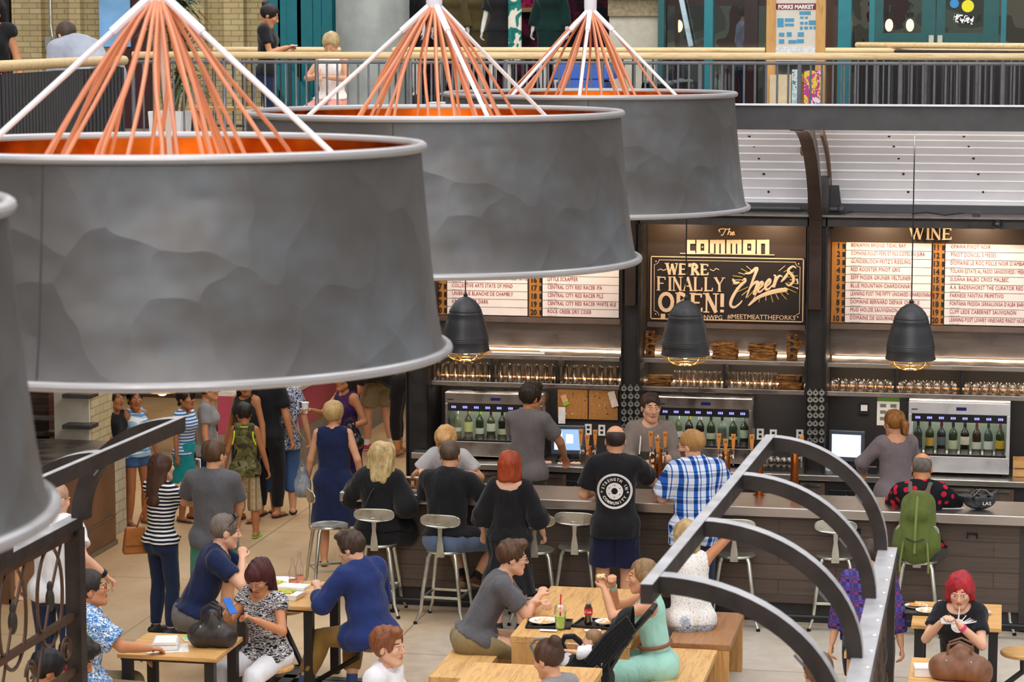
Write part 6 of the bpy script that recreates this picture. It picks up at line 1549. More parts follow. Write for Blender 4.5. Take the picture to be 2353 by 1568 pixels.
# shelving of wares behind the crowd
t = thing('display_shelf', 'dark shelving with small wares behind the crowd', 'shelving', (-10.3, 29.5, 0))
m = MB(); 
for z in (.3, .7, 1.1, 1.5): m.box(-1.0, 1.2, -.2, .2, z, z+.04)
m.box(-1.02, -1.0, -.2, .2, 0, 1.9); m.box(1.2, 1.22, -.2, .2, 0, 1.9); m.build('frame', plain('dark_shelf_wood', '#3a281c', .6), t)
for k in range(14):
    m = MB(); x = -11.2+.155*k; z = .741 if k % 2 else 1.141; m.lathe([(.0001, 0), (.045, 0), (.045, .12), (.03, .15), (.03, .17), (.0001, .17)], n=10); o = m.build('jar', plain('jar%d' % (k % 4), ['#7a6a4a', '#4a3324', '#8d8d86', '#5b4636'][k % 4], .3), loc=(x, 29.45, z), smooth=True); tag(o, 'small jar on the dark shelving, %s shelf' % ('upper' if k % 2 == 0 else 'lower'), 'jar', 'jars on the %s dark shelf' % ('upper' if k % 2 == 0 else 'lower'))
p = W(373, 902, 27.0); t = thing('brass_lamp', 'small glowing brass dome lamp behind the braided girl', 'pendant lamp', p)
m = MB(); m.lathe([(.03, .12), (.10, .08), (.16, 0), (.155, 0), (.09, .075)], n=20); m.build('lamp_shade', metal('brass', '#c98a4a', .3), t, smooth=True); m = MB(); m.ell((0, 0, .0), (.06, .06, .04), n=12); m.build('bulb', emit('bulb2', '#ffd9a0', 10), t, smooth=True); m = MB(); m.tube([(0, 0, .12), (0, 0, 3.5-p.z)], .006, 6); m.build('cord', BLACKP, t)
# ================================================================ BAR STOOLS
STOOLM = metal('stool_steel', '#cfd0c4', .3, scale=10, var=.12, metalness=.85)
def make_stool():
    t = thing('bar_stool', 'x', 'bar stool')
    m = MB(); m.lathe([(.0001, .640), (.03, .637), (.155, .640), (.172, .643), (.176, .634), (.172, .622), (.160, .622), (.155, .632), (.0001, .630)], n=32); m.build('seat', STOOLM, t, smooth=True)
    for sx in (-1, 1):
        for sy in (-1, 1):
            P = [(sx*.108, sy*.108, .625), (sx*.125, sy*.125, .58), (sx*.165, sy*.165, .28), (sx*.180, sy*.180, .12), (sx*.215, sy*.215, .022)]
            m = MB(); m.tube(P, [.018, .019, .017, .015, .012], 10); l = m.build('leg', STOOLM, t, smooth=True)
            m = MB(); m.lathe([(.0001, .0), (.017, 0), (.017, .022), (.0001, .024)], (sx*.219, sy*.219, 0), 12); m.build('rubber_foot', RUB, l, smooth=True)
    q = .164; m = MB()
    for a, b in (((-q, -q), (q, -q)), ((q, -q), (q, q)), ((q, q), (-q, q)), ((-q, q), (-q, -q))): m.beam((a[0], a[1], .235), (b[0], b[1], .235), .012, .024)
    m.build('foot_ring', STOOLM, t, bevel=.003)
    # T-shaped back, behind the sitter (towards -y)
    m = MB(); m.prism([(-.035, .625), (.035, .625), (.030, .70), (.018, .78), (.022, .88), (.03, .90), (-.03, .90), (-.022, .88), (-.018, .78), (-.030, .70)], -.19, -.182); m.prism([(-.035, .60), (.035, .60), (.035, .64), (-.035, .64)], -.185, -.13); m.build('back_stem', STOOLM, t, bevel=.004)
    P = []
    for i in range(28):
        a = 2*PI*i/28; x = .185*abs(math.cos(a))**.55*(1 if math.cos(a) > 0 else -1); z = .925+.058*abs(math.sin(a))**.8*(1 if math.sin(a) > 0 else -1)
        if z < .925 and abs(x) < .06: z -= .012
        P.append((x, z))
    m = MB(); m.prism(P, -.196, -.184); o = m.build('backrest', STOOLM, t, bevel=.005)
    # curve the backrest forward at its ends
    for v in o.data.vertices: v.co.y += (v.co.x/.185)**2*.016
    return t
ST = make_stool(); ST['used'] = 0
def place_stool(u, v, rz, label, z=.64):
    p = atz(u, v, z); o = ST if ST['used'] == 0 else dup(ST); ST['used'] = 1
    o.location = (p.x, p.y, 0); o.rotation_euler = (0, 0, math.radians(rz)); o['label'] = label; o['group'] = 'steel bar stools along the bar'; return o
S1 = place_stool(868, 1247, 4, 'steel bar stool under the blonde woman in black')
S2 = place_stool(1025, 1262, -4, 'steel bar stool under the man in a black T-shirt')
S0 = place_stool(757, 1206, -62, 'steel bar stool turned sideways beside the navy dress')
place_stool(1328, 1256, 0, 'empty steel bar stool left of the standing man with the round logo')
place_stool(1690, 1272, 2, 'steel bar stool behind the front canopy ribs')
place_stool(1920, 1275, 3, 'steel bar stool seen between the rear canopy ribs')
S6 = place_stool(2110, 1285, -2, 'steel bar stool under the man with the green backpack')
place_stool(2274, 1280, 2, 'empty steel bar stool at the far right')
place_stool(1228, 1262, 10, 'steel bar stool mostly hidden by the redhead in the long dress')
del ST['used']
# ================================================================ TABLES
LEGM = plain('table_leg_black', '#231e1c', .45, var=.15)
def table_top(label, corners_z, quad, thick, legs, leg_w=.075, mat=OAK, base=None, cat='table'):
    P = [atz(u, v, corners_z) for u, v in quad]; x0 = min(p.x for p in P); x1 = max(p.x for p in P); y0 = min(p.y for p in P); y1 = max(p.y for p in P)
    return x0, x1, y0, y1
def steel_table(label, x0, x1, y0, y1, z=.74, seats=()):
    t = thing('cafe_table', label, 'table', ((x0+x1)/2, (y0+y1)/2, 0)); w, d = (x1-x0)/2, (y1-y0)/2
    m = MB(); m.box(-w, w, -d, d, z-.032, z); m.build('tabletop', OAK, t, bevel=.004)
    m = MB(); m.box(-w+.02, w-.02, -d+.02, d-.02, z-.05, z-.032); m.build('under_frame', LEGM, t)
    for sx in (-1, 1):
        for sy in (-1, 1): m = MB(); m.box(sx*(w-.06)-.035, sx*(w-.06)+.035, sy*(d-.06)-.035, sy*(d-.06)+.035, 0, z-.05); m.build('leg', LEGM, t)
    return t
def round_seat(label, t, x, y, tx, ty):
    """round wooden seat carried by a steel arm from the table foot"""
    m = MB(); m.lathe([(.0001, .43), (.16, .43), (.17, .44), (.17, .455), (.16, .465), (.0001, .466)], (x, y, 0), 28); m.build('round_seat', OAK, t, smooth=True, autos=40)
    m = MB(); m.tube([(x, y, .43), (x, y, .30), (tx, ty, .06)], .022, 8); m.box(min(x, tx)-.03, max(x, tx)+.03, ty-.03, ty+.03, .005, .06); m.build('seat_arm', LEGM, t)
T1 = (-5.83, -5.17, 18.55, 19.45)
t1 = steel_table('oak-topped table with food for the man in navy polo and the man in blue sweater', *T1)
cx1, cy1 = (T1[0]+T1[1])/2, (T1[2]+T1[3])/2
round_seat('', t1, atz(622, 1422, .46).x-cx1, 19.65-cy1, 0, .35)
round_seat('', t1, .62, -.22, .25, -.1); round_seat('', t1, -.55, .15, -.25, .1)
m = MB(); m.box(-.3, .9, -.05, .05, .0, .06); m.box(-.05, .05, -.35, .35, 0, .06); m.build('foot_beam', LEGM, t1)
T2 = (-6.17, -5.43, 16.86, 17.52)
t2 = steel_table('oak-topped table with white takeaway box and black handbag', *T2); cx2, cy2 = (T2[0]+T2[1])/2, (T2[2]+T2[3])/2
round_seat('', t2, .50, .62, .2, .2); round_seat('', t2, -.62, -.1, -.2, 0)
T5 = (-.60, .07, 18.85, 19.66)
t5 = steel_table('oak-topped table with plates at the right edge, behind the red-haired woman', *T5)
round_seat('', t5, .50, .05, .2, 0)
T6 = (-.56, -.02, 16.9, 17.85)
t6 = steel_table('oak-topped table carrying the brown leather bag', *T6); round_seat('', t6, .48, .45, .2, .2)
def slab_table(label, x0, x1, y0, y1, z=.74, th=.055, side=.05, cat='table', nm='plank_table', mat=OAKY):
    t = thing(nm, label, cat, ((x0+x1)/2, (y0+y1)/2, 0)); w, d = (x1-x0)/2, (y1-y0)/2
    m = MB(); m.box(-w, w, -d, d, z-th, z); m.build('tabletop' if cat == 'table' else 'seat', mat, t, bevel=.005)
    for s_ in (-1, 1): m = MB(); m.box(-w+.01, w-.01, s_*(d-side/2)-side/2, s_*(d-side/2)+side/2, 0, z-th); m.build('end_panel', OAKV, t, bevel=.004)
    return t
T3 = (-3.50, -2.60, 17.93, 19.65); slab_table('solid plank table with two trays and drinks', *T3)
m = MB(); m.box(-3.46, -2.62, 17.935, 17.985, .0, .66)
T4 = (-3.60, -2.68, 15.4, 17.12); slab_table('solid plank table at the bottom edge in front of the pram', *T4)
slab_table('solid plank bench under the man in the grey T-shirt', -4.08, -3.70, 17.75, 19.2, .45, .05, cat='bench', nm='plank_bench')
slab_table('solid plank bench under the woman in mint, nearest the camera', -2.45, -2.07, 17.55, 18.95, .45, .05, cat='bench', nm='plank_bench')
slab_table('darker plank bench under the woman in white', -2.47, -1.98, 19.0, 20.1, .48, .05, cat='bench', nm='plank_bench', mat=wood('cherry_top', '#a8784e', '#845632', 1))
# ================================================================ FOOD AND TABLE ITEMS
def tray(label, u, v, w, d, z, rz=0.):
    p = atz(u, v, z); m = MB(); m.box(-w/2, w/2, -d/2, d/2, 0, .006)
    for a in ((-w/2, -w/2+.012, -d/2, d/2), (w/2-.012, w/2, -d/2, d/2), (-w/2, w/2, -d/2, -d/2+.012), (-w/2, w/2, d/2-.012, d/2)): m.box(a[0], a[1], a[2], a[3], 0, .02)
    o = m.build('serving_tray', BLACKP, bevel=.003); o.location = (p.x, p.y, z+.001); o.rotation_euler = (0, 0, rz); return tag(o, label, 'tray'), p
def plate(label, x, y, z, r, food, sd=1, col='#f1eee8', cat='plate'):
    t = thing('plate', label, cat, (x, y, z)); m = MB(); m.lathe([(.0001, .004), (r*.6, .004), (r, .018), (r, .022), (r*.62, .009), (.0001, .009)], n=24); m.build('dish', plain('dish'+col, col, .3, var=.02), t, smooth=True)
    if food:
        Fq = Field(V3(-r, -r, -.01), V3(r, r, .09), .007); rr = random.Random(sd)
        for _ in range(14): a = rr.random()*6.28; q = rr.random()*r*.55; Fq.ell(V3(q*math.cos(a), q*math.sin(a), .014), V3(rr.uniform(.015, .04), rr.uniform(.012, .03), rr.uniform(.01, .024)), .005)
        Pq, qq = Fq.mesh(); Pq = wrinkle(Pq, qq, .003, 90, sd, 1); npmesh('food', Pq, qq, [food], t)
    return t
PIZ = blotch('food_mixed', ['#c9802e', '#e6c987', '#f0e2c0', '#8a4a1e'], 40); GRN = blotch('food_green', ['#5b8a2c', '#9cc04a', '#e8c94e', '#d9772a'], 45); PAL = blotch('food_pale', ['#e8dcc4', '#f3ead9', '#d9b36b', '#e0a070'], 40)
z = .7405
tr, p = tray('black tray with a white plate and green drink in front of the man with glasses', 1262, 1437, .34, .27, z, .1); plate('white plate of leftovers on the left tray', p.x-.05, p.y+.03, z+.008, .11, PAL, 1)
c = thing('smoothie_cup', 'clear cup of green smoothie with a red straw', 'drink', (atz(1287, 1447, z).x, atz(1287, 1447, z).y, z+.008))
m = MB(); m.lathe([(.0001, 0), (.036, 0), (.046, .12), (.047, .13)], n=20); m.build('cup', clearg('cup_clear', '#ffffff', .12), c, smooth=True)
m = MB(); m.lathe([(.0001, .004), (.034, .004), (.042, .095), (.0001, .095)], n=20); m.build('smoothie', plain('smoothie_green', '#a8d45a', .4, var=.05), c, smooth=True)
m = MB(); m.lathe([(.047, .13), (.04, .165), (.02, .185), (.012, .187)], n=20); m.build('dome_lid', clearg('cup_clear', '#ffffff', .12), c, smooth=True)
m = MB(); m.tube([(0, 0, .05), (.005, 0, .26)], .005, 6); m.build('straw', plain('red_straw', '#d1202c', .4), c, smooth=True)
tr, p = tray('black tray with paper and fork behind the pram handle', 1372, 1437, .32, .27, z, -.15); plate('white paper plate on the right tray', p.x+.07, p.y+.02, z+.008, .09, PAL, 3)
o = sheet('napkin', 1362, 1452, z, .12, .06, .2, PAPER, 'white napkin on the right tray', 'napkin', lift=.008)
sheet('receipt', 1260, 1452, z, .13, .05, 0, PAPER, 'white receipt strip on the left tray', 'paper', lift=.008)
c = thing('cola_bottle', 'glass bottle of dark cola with a red label', 'bottle', (atz(1352, 1440, z).x, atz(1352, 1440, z).y, z+.008))
m = MB(); m.lathe([(.0001, 0), (.028, 0), (.031, .02), (.027, .06), (.031, .10), (.030, .13), (.014, .19), (.0125, .23), (.014, .235)], n=18); m.build('glass_body', clearg('cup_clear', '#ffffff', .12), c, smooth=True)
m = MB(); m.lathe([(.0001, .003), (.026, .003), (.029, .02), (.025, .06), (.0295, .10), (.028, .13), (.02, .16), (.0001, .16)], n=18); m.build('cola', plain('cola', '#240d08', .15), c, smooth=True)
m = MB(); m.lathe([(.0318, .085), (.0318, .135)], n=18); lb = m.build('label', plain('cola_red', '#d0161f', .4, var=.02), c, smooth=True); text('Cola', .028, WHT, lb, (0, -.0335, .10), align='CENTER', extr=.001, shear=.3)
# table 1 food
def onT(u, v): return atz(u, v, z)
p = onT(598, 1362); plate('round dark board of flatbread in front of the man in navy', p.x, p.y, z, .13, PIZ, 5, '#4a3020', 'board')
p = onT(645, 1340); plate('big white platter at the back of the food table', p.x, p.y, z, .15, None, 6)
p = onT(650, 1348); t = thing('paper_bowl', 'white bowl filled with yellow curry', 'bowl', (p.x, p.y-.12, z)); m = MB(); m.lathe([(.0001, 0), (.045, 0), (.075, .055), (.072, .055), (.045, .006)], n=22); m.build('bowl', WHITEP, t, smooth=True)
Fq = Field(V3(-.08, -.08, .02), V3(.08, .08, .09), .007); Fq.ell(V3(0, 0, .045), V3(.065, .065, .022), .01); Pq, qq = Fq.mesh(); Pq = wrinkle(Pq, qq, .005, 90, 2, 1); npmesh('food', Pq, qq, [GRN], t)
p = onT(662, 1372); t = thing('takeaway_box', 'open white clamshell box with salad on the food table', 'box', (p.x, p.y-.03, z), -.12)
m = MB(); m.prism([(-.11, .0), (.11, 0), (.125, .045), (-.125, .045)], -.10, .08); m.build('tray', WHITEP, t, bevel=.004); m = MB(); m.box(-.12, .12, .06, .2, .045, .075); m.build('lid', WHITEP, t, bevel=.01); m = MB(); m.box(-.09, .06, -.07, .05, .046, .056); m.build('food', GRN, t, bevel=.005)
p = onT(603, 1350); t = thing('beer_glass', 'straight glass with a last sip of amber beer', 'glass', (p.x, p.y, z)); m = MB(); m.lathe([(.0001, .004), (.034, .004), (.040, .16), (.042, .16), (.036, 0)], n=18); m.build('glass', GL, t, smooth=True); m = MB(); m.lathe([(.0001, .006), (.032, .006), (.034, .04), (.0001, .04)], n=18); m.build('beer', plain('amber', '#d98a2e', .2), t, smooth=True)
for k, (u, v, hh) in enumerate(((673, 1352, .26), (688, 1342, .27))):
    p = onT(u, v); t = thing('clear_bottle', ('nearer empty clear bottle on the food table', 'further empty clear bottle on the food table')[k], 'bottle', (p.x, p.y, z)); m = MB(); m.lathe([(.0001, 0), (.03, 0), (.033, .02), (.033, hh*.5), (.014, hh*.72), (.012, hh*.97), (.014, hh)], n=16); m.build('glass_body', clearg('cup_clear', '#ffffff', .12), t, smooth=True)
    m = MB(); m.lathe([(.0335, .03), (.0335, .07)], n=16); m.build('label', plain('pinklab', '#e0947c', .5), t, smooth=True)
p = onT(626, 1383); t = thing('wooden_board', 'dark octagonal wood board with dip pots', 'serving board', (p.x, p.y+.0, z)); m = MB(); m.lathe([(.0001, 0), (.09, 0), (.09, .035), (.0001, .035)], n=8); m.build('board', FLW, t)
for k in range(2): m = MB(); m.lathe([(.0001, .036), (.028, .036), (.035, .06), (.03, .06), (.0001, .045)], (-.035+.07*k, .02, 0), 14); m.build('dip_pot', WHITEP, t, smooth=True)
p = onT(633, 1352); 
# table 2
t = thing('takeaway_box', 'closed white takeaway box on newspaper', 'box', tuple(atz(381, 1490, z)), .25)
m = MB(); m.prism([(-.085, 0), (.085, 0), (.10, .035), (-.10, .035)], -.10, .10); m.build('tray', WHITEP, t, bevel=.008); m = MB(); m.prism([(-.10, .037), (.10, .037), (.08, .07), (-.08, .07)], -.10, .10); m.build('lid', WHITEP, t, bevel=.01)
t.location.z = z+.0035
sheet('newspaper', 385, 1492, z-.0005, .30, .25, .35, blotch('newsprint', ['#d9d4cc', '#e6e2da', '#c9c4bc'], 50), 'folded newspaper under the white takeaway box', 'newspaper')
t = thing('phone', 'green and white phone lying on the table', 'phone', tuple(atz(431, 1470, z)), .5); m = MB(); m.box(-.035, .035, -.07, .07, 0, .009); m.build('case', WHITEP, t, bevel=.003); m = MB(); m.box(-.03, .03, -.06, .06, .009, .0105); m.build('screen', plain('phone_green', '#7fc76a', .2), t)
def soft_bag(nm, label, p, r, col, rz=0, rough=.4, top=1., straps=True, amp=.008):
    t = thing(nm, label, 'handbag', tuple(p), rz); Fq = Field(V3(-r[0]*1.3, -r[1]*1.6, -.02), V3(r[0]*1.3, r[1]*1.6, r[2]*2.4), .009)
    Fq.cone(V3(-r[0]*.55, 0, r[2]*.55), V3(r[0]*.55, 0, r[2]*.55), r[1], r[1], .03); Fq.cone(V3(-r[0]*.45, 0, r[2]*.6), V3(r[0]*.1, 0, r[2]*1.5*top), r[1]*.95, r[1]*.5, .05); Fq.cone(V3(r[0]*.55, 0, r[2]*.55), V3(0, 0, r[2]*1.5*top), r[1]*.9, r[1]*.5, .05)
    Fq.plane((0, 0, .004), (0, 0, -1)); Pq, qq = Fq.mesh(); Pq = wrinkle(Pq, qq, amp, 34, 4, .5); Pq[:, 2] = np.maximum(Pq[:, 2], 0); bm_ = plain('leather'+col, col, rough, var=.25, scale=15); npmesh('body', Pq, qq, [bm_], t)
    if straps:
        for y in (-r[1]*.4, r[1]*.4):
            m = MB(); m.tube([(-r[0]*.4, y, r[2]*1.2*top), (-r[0]*.38, y*1.3, r[2]*1.9*top), (0, y*1.4, r[2]*2.15*top), (r[0]*.38, y*1.3, r[2]*1.9*top), (r[0]*.4, y, r[2]*1.2*top)], .008, 6); m.build('handle', bm_, t, smooth=True)
    m = MB()
    for x in (-r[0]*.4, r[0]*.4): m.ell((x, -r[1]*.8, r[2]*1.1), (.010, .006, .010), n=8, m=5)
    m.build('buckle', GALV, t, smooth=True); return t
soft_bag('handbag', 'slouchy black leather handbag on the near table', atz(487, 1487, z), (.17, .085, .15), '#2e2826', .1)
# right tables
p = atz(2130, 1402, z); tr, p = tray('dark tray holding plates of food behind the red-haired woman', 2122, 1408, .30, .24, z); plate('white plate of sliced food on the dark tray', p.x+.03, p.y-.03, z+.008, .09, PAL, 9); plate('plate of orange food at the back of the dark tray', p.x-.06, p.y+.14, z, .09, blotch('food_orange', ['#e07a2c', '#f0a04c', '#d9d2b8'], 30), 11)
t = thing('dip_cup', 'small white cup on the table behind the red-haired woman', 'cup', (atz(2160, 1396, z).x+.02, atz(2160, 1396, z).y, z)); m = MB(); m.lathe([(.0001, 0), (.03, 0), (.038, .05), (.034, .05), (.0001, .01)], n=16); m.build('cup_body', WHITEP, t, smooth=True)
p = atz(2250, 1412, z); plate('flat paper plate on the right table corner', p.x, p.y, z, .09, None, 2, '#cfc6b8')
soft_bag('leather_bag', 'brown leather handbag with pockets beside the red-haired woman', atz(2205, 1562, z), (.21, .10, .13), '#7a5038', -.1, .5)
t = thing('takeaway_box', 'white takeaway carton beside the brown leather bag', 'box', tuple(atz(2130, 1552, z)), .1); m = MB(); m.box(-.09, .10, -.07, .07, 0, .06); m.build('tray', WHITEP, t, bevel=.006); m = MB(); m.box(-.09, .1, -.075, .075, .06, .068); m.build('lid', WHITEP, t)
# ================================================================ PRAM
t = thing('pram', 'black pushchair with bumper bar parked by the plank tables', 'pram', (-3.12, 17.52, 0))
PB = fabric('pram_fabric', '#17181b'); PM = plain('pram_frame', '#202124', .35)
def pl(u, v, Y=17.5): q = atY(u, v, Y); return (q.x+3.12, Y-17.52, q.z)
Fq = Field(V3(-.5, -.35, .3), V3(.6, .35, 1.2), .012)
a = np.array(pl(1330, 1545)); b = np.array(pl(1452, 1425)); Fq.cone(a, b, .13, .10, .03, (0, 1, 0), 1.); Fq.cone(np.array(pl(1300, 1580)), np.array(pl(1370, 1560)), .14, .14, .04)
Fq.ell((a+b)/2+V3(-.09, -.0, .07), V3(.17, .13, .06), .02, rotm(0, 0, -.75), 'sub')
Pq, qq = Fq.mesh(); Pq = wrinkle(Pq, qq, .008, 30, 3, .6); npmesh('seat_shell', Pq, qq, [PB], t)
for k in range(5):
    o0, o1 = np.array(pl(1352+k*6, 1512+k*8)), np.array(pl(1448+k*4, 1410+k*7)); m = MB(); m.tube([tuple(o0+V3(0, -.12, 0)), tuple((o0+o1)/2+V3(-.01, -.13, .02)), tuple(o1+V3(0, -.12, 0))], .016, 8); m.build('canopy_fold', PB, t, smooth=True)
m = MB(); m.tube([pl(1400, 1540), pl(1440, 1470), pl(1495, 1408)], .02, 8); m.tube([(pl(1400, 1540)[0], .2, pl(1400, 1540)[2]), (pl(1440, 1470)[0], .2, pl(1440, 1470)[2]), (pl(1495, 1408)[0], .2, pl(1495, 1408)[2])], .02, 8); m.tube([pl(1495, 1408), (pl(1495, 1408)[0], .2, pl(1495, 1408)[2])], .022, 8); m.build('push_handle', PM, t, smooth=True)
m = MB(); m.tube([pl(1300, 1500), pl(1290, 1478), pl(1298, 1464), pl(1318, 1463), pl(1338, 1480)], .022, 10); m.build('bumper_bar', PB, t, smooth=True)
m = MB(); m.prism([(pl(1222, 0)[0], pl(0, 1478)[2]), (pl(1236, 0)[0], pl(0, 1462)[2]), (pl(1262, 0)[0], pl(0, 1460)[2]), (pl(1292, 0)[0], pl(0, 1500)[2]), (pl(1282, 0)[0], pl(0, 1524)[2]), (pl(1252, 0)[0], pl(0, 1524)[2])], -.10, .08); m.build('foot_rest', PB, t, bevel=.02)
m = MB(); m.tube([(q[0], -.11, q[2]) for q in (pl(1224, 1478), pl(1236, 1463), pl(1262, 1461), pl(1290, 1500), pl(1282, 1526), pl(1254, 1526))], .012, 8, True); m.build('foot_frame', plain('grey_pipe', '#77797c', .4), t, smooth=True)
for x in (-.35, .25):
    for y in (-.2, .2): m = MB(); m.lathe([(.08, -.02), (.11, -.02), (.11, .02), (.08, .02)], (x, y, .112), 24, R3(rx=PI/2)); m.build('wheel', RUB, t, smooth=True)
m = MB(); m.tube([(-.35, -.2, .11), (-.1, -.15, .5)], .014, 8); m.tube([(.25, -.2, .11), (0, -.15, .5)], .014, 8); m.tube([(-.35, .2, .11), (-.1, .15, .5)], .014, 8); m.tube([(.25, .2, .11), (0, .15, .5)], .014, 8); m.build('chassis', PM, t, smooth=True)
q = pl(1372, 1530); text('VISTA', .045, plain('grey_letter', '#a9a9ab', .5), t, (q[0]-.03, -.155, q[2]-.04), sx=1.2, roll=.62)
# ================================================================ PEOPLE
def at_head(u, v, z): p = atz(u, v, z); return (p.x, p.y, 0)
def seatp(u, v, z=.46): p = atz(u, v, z); return (p.x, p.y, 0)
def HT(loc, yaw, u, v, Y): return local_target(loc, yaw, atY(u, v, Y))
def HZ(loc, yaw, u, v, z): return local_target(loc, yaw, atz(u, v, z))
JEAN = fabric('indigo_denim', '#1d2a48', rough=.8); DEN = fabric('mid_denim', '#3f5f8c'); BLK_T = fabric('black_tee', '#1b1b1e'); GRY = fabric('charcoal_heather', '#5d5c60', heather=.35); GRYL = fabric('grey_heather_light', '#8d8b8c', heather=.35)
NAVY = fabric('navy_cloth', '#1a2548'); KHA = fabric('khaki_cloth', '#8d7d58'); WHT_T = fabric('white_cotton', '#e9e9ee', var=.04); BRNG = fabric('brown_grey_knit', '#857b74', heather=.3)
SK1, SK2, SK3, SK4 = '#d9a07c', '#c98a62', '#b0744c', '#e0ae90'
# ---- crowd at the left
L = at_head(285, 900, 1.5)
person('c2', 'girl in black top with long dark wavy hair at the far left of the queue', (L[0]-.26, L[1]+.40, 0), -110, 1.48, .9, True, SK3, top=dict(mat=BLK_T, sleeve=.35), bottom=dict(mat=fabric('black_shorts', '#222226'), len=.6), hair=('wavy', '#1f130e'), shoes=('sandal', '#5b3322'), res=1.4, hands=(None, (.10, .22, .95)))
L = at_head(330, 888, 1.46)
person('c1', 'girl in blue tie-dye tank top and denim shorts with a dark braid', (L[0]-.06, L[1]-.1, 0), -128, 1.46, .92, True, SK3, top=dict(mat=blotch('tie_dye', ['#f0f4f8', '#a9cbe6', '#5a96c9', '#e8f0f6'], 7, 2, stretch=(.4, .4, 2)), sleeve=0, hem=-.06), bottom=dict(mat=DEN, len=.38, wide=.02), hair=('braid', '#1c110c'), shoes=('sandal', '#7a4a2c'), res=1.2, head=(-20, 0, 0))
L = at_head(425, 893, 1.42)
person('c3', 'girl in blue striped top and teal skirt with a dark braid', (L[0], L[1], 0), -105, 1.42, .9, True, SK3, top=dict(mat=stripes('blue_stripe', '#e8f0f8', '#3f78b8', 30), sleeve=.2), skirt=dict(mat=fabric('teal_cloth', '#1f9aa0'), hem=.42, r=.24), hair=('braid', '#1a100c'), shoes=('sandal', '#3a2a22'), res=1.4, head=(-10, -5, 0))
p = atz(480, 1228, 0); L = (p.x, p.y, 0)
person('c4', 'woman in grey T-shirt with dark ponytail and a tan bag at her hip', L, -78, 1.66, .95, True, SK2, top=dict(mat=GRYL, sleeve=.6, loose=.012), bottom=dict(mat=NAVY, len=.55, wide=.02), hair=('pony', '#20140f'), shoes=('sandal', '#3a2a22'), res=1.1, hands=(None, (.24, .05, .80)))
p = atz(556, 1205, 0)
person('c5', 'woman in black tank top facing the queue behind the boy', (p.x, p.y+.2, 0), 160, 1.62, .98, True, SK3, top=dict(mat=BLK_T, sleeve=0), bottom=dict(mat=BLK_T, len=1.2), hair=('bob', '#160f0d'), shoes=('sandal', '#4a2d1c'), res=1.3, head=(30, 10, 0))
p = atz(566, 1236, 0); L = (p.x, p.y, 0)
person('c6', 'boy in camouflage vest with yellow trim and green flip-flops', L, 8, 1.40, .88, False, SK3, top=dict(mat=blotch('camo', ['#3d3a26', '#5b5a35', '#7d7450', '#2a2a1c'], 9, 3), sleeve=0, hem=-.13, loose=.02), bottom=dict(mat=plaid('beige_plaid', '#b09a7a', '#8f7a5c', '#c9b596', '#7d6a50', 14), len=1.35, wide=.03), hair=('short', '#1d130f'), shoes=('flip', '#6fd62c'), res=1.1, head=(20, 5, 0))
ci = PEOPLE['c6']; m = MB()
for sg in (-1, 1): m.tube([ci['tc'](sg*.11, .03, .51), ci['tc'](sg*.125, -.03, .52), ci['tc'](sg*.118, -.115, .45), ci['tc'](sg*.125, -.125, .38), ci['tc'](sg*.15, -.09, .30)], .008, 6)
m.tube([ci['tc'](.07*math.cos(q), -.035+.07*math.sin(q), .525) for q in [2*PI*i/12 for i in range(12)]], .006, 6, True); m.build('yellow_trim', plain('neon_yellow', '#d9e82a', .6), ci['root'], smooth=True)
p = atz(612, 1192, 0)
person('c7', 'person in black mostly hidden between the boy and patterned blouse', (p.x, p.y+.1, 0), -10, 1.72, 1., False, SK2, top=dict(mat=BLK_T, sleeve=.7), bottom=dict(mat=BLK_T, len=1.9), hair=('short', '#17110e'), shoes=('sandal', '#3a2418'), res=1.4)
p = atz(652, 1182, 0); L = (p.x, p.y, 0)
person('c8', 'woman in navy and white patterned blouse, cropped jeans and black sandals', L, 22, 1.62, 1.12, True, SK1, top=dict(mat=blotch('navy_white_print', ['#26304f', '#d9dde6', '#2f3a5c', '#20284a', '#e6e8ee'], 22, 1, dist=2.), sleeve=.75, hem=-.16, flare=.19, sw=.03, loose=.02), bottom=dict(mat=DEN, len=1.55, wide=.03), hair=('short', '#b9a68a'), shoes=('sandal', '#17171a'), res=1.1, hands=((-.22, .12, .75), None))
m = MB(); ci = PEOPLE['c8']; m.tube([ci['tc'](-.12, .02, .52), ci['tc'](0, -.13, .40), ci['tc'](.14, -.16, .10), ci['tp'](.24, -.06, -.06)], .014, 6); m.build('bag_strap', plain('tan_strap', '#a89468', .6), ci['root'], smooth=True)
L = at_head(765, 922, 1.62)
person('c9', 'woman in sleeveless navy dress with short blonde hair seen from behind', L, 8, 1.62, 1.14, True, SK1, top=dict(mat=NAVY, sleeve=0, hem=-.04, neck=.09), skirt=dict(mat=NAVY, hem=.40, r=.255, fl=.75), hair=('short', '#c9a05c', '#e0c088', .010), shoes=('sandal', '#2a1c16'), res=1., hands=((-.27, .06, .82), (.27, .02, .84)), head=(-15, 0, 0))
m = MB()
pb = atz(700, 1150, .0)
soft_bag('shoulder_bag', 'grey metallic shoulder bag hanging at the left of the navy dress', (L[0]-.30, L[1]-.05, .66), (.06, .08, .17), '#7f858c', .2, .3)
for c_ in (bpy.data.objects['shoulder_bag'],): c_['category'] = 'handbag'
L = (X_(795, 25.6, 900), 25.6, 0)
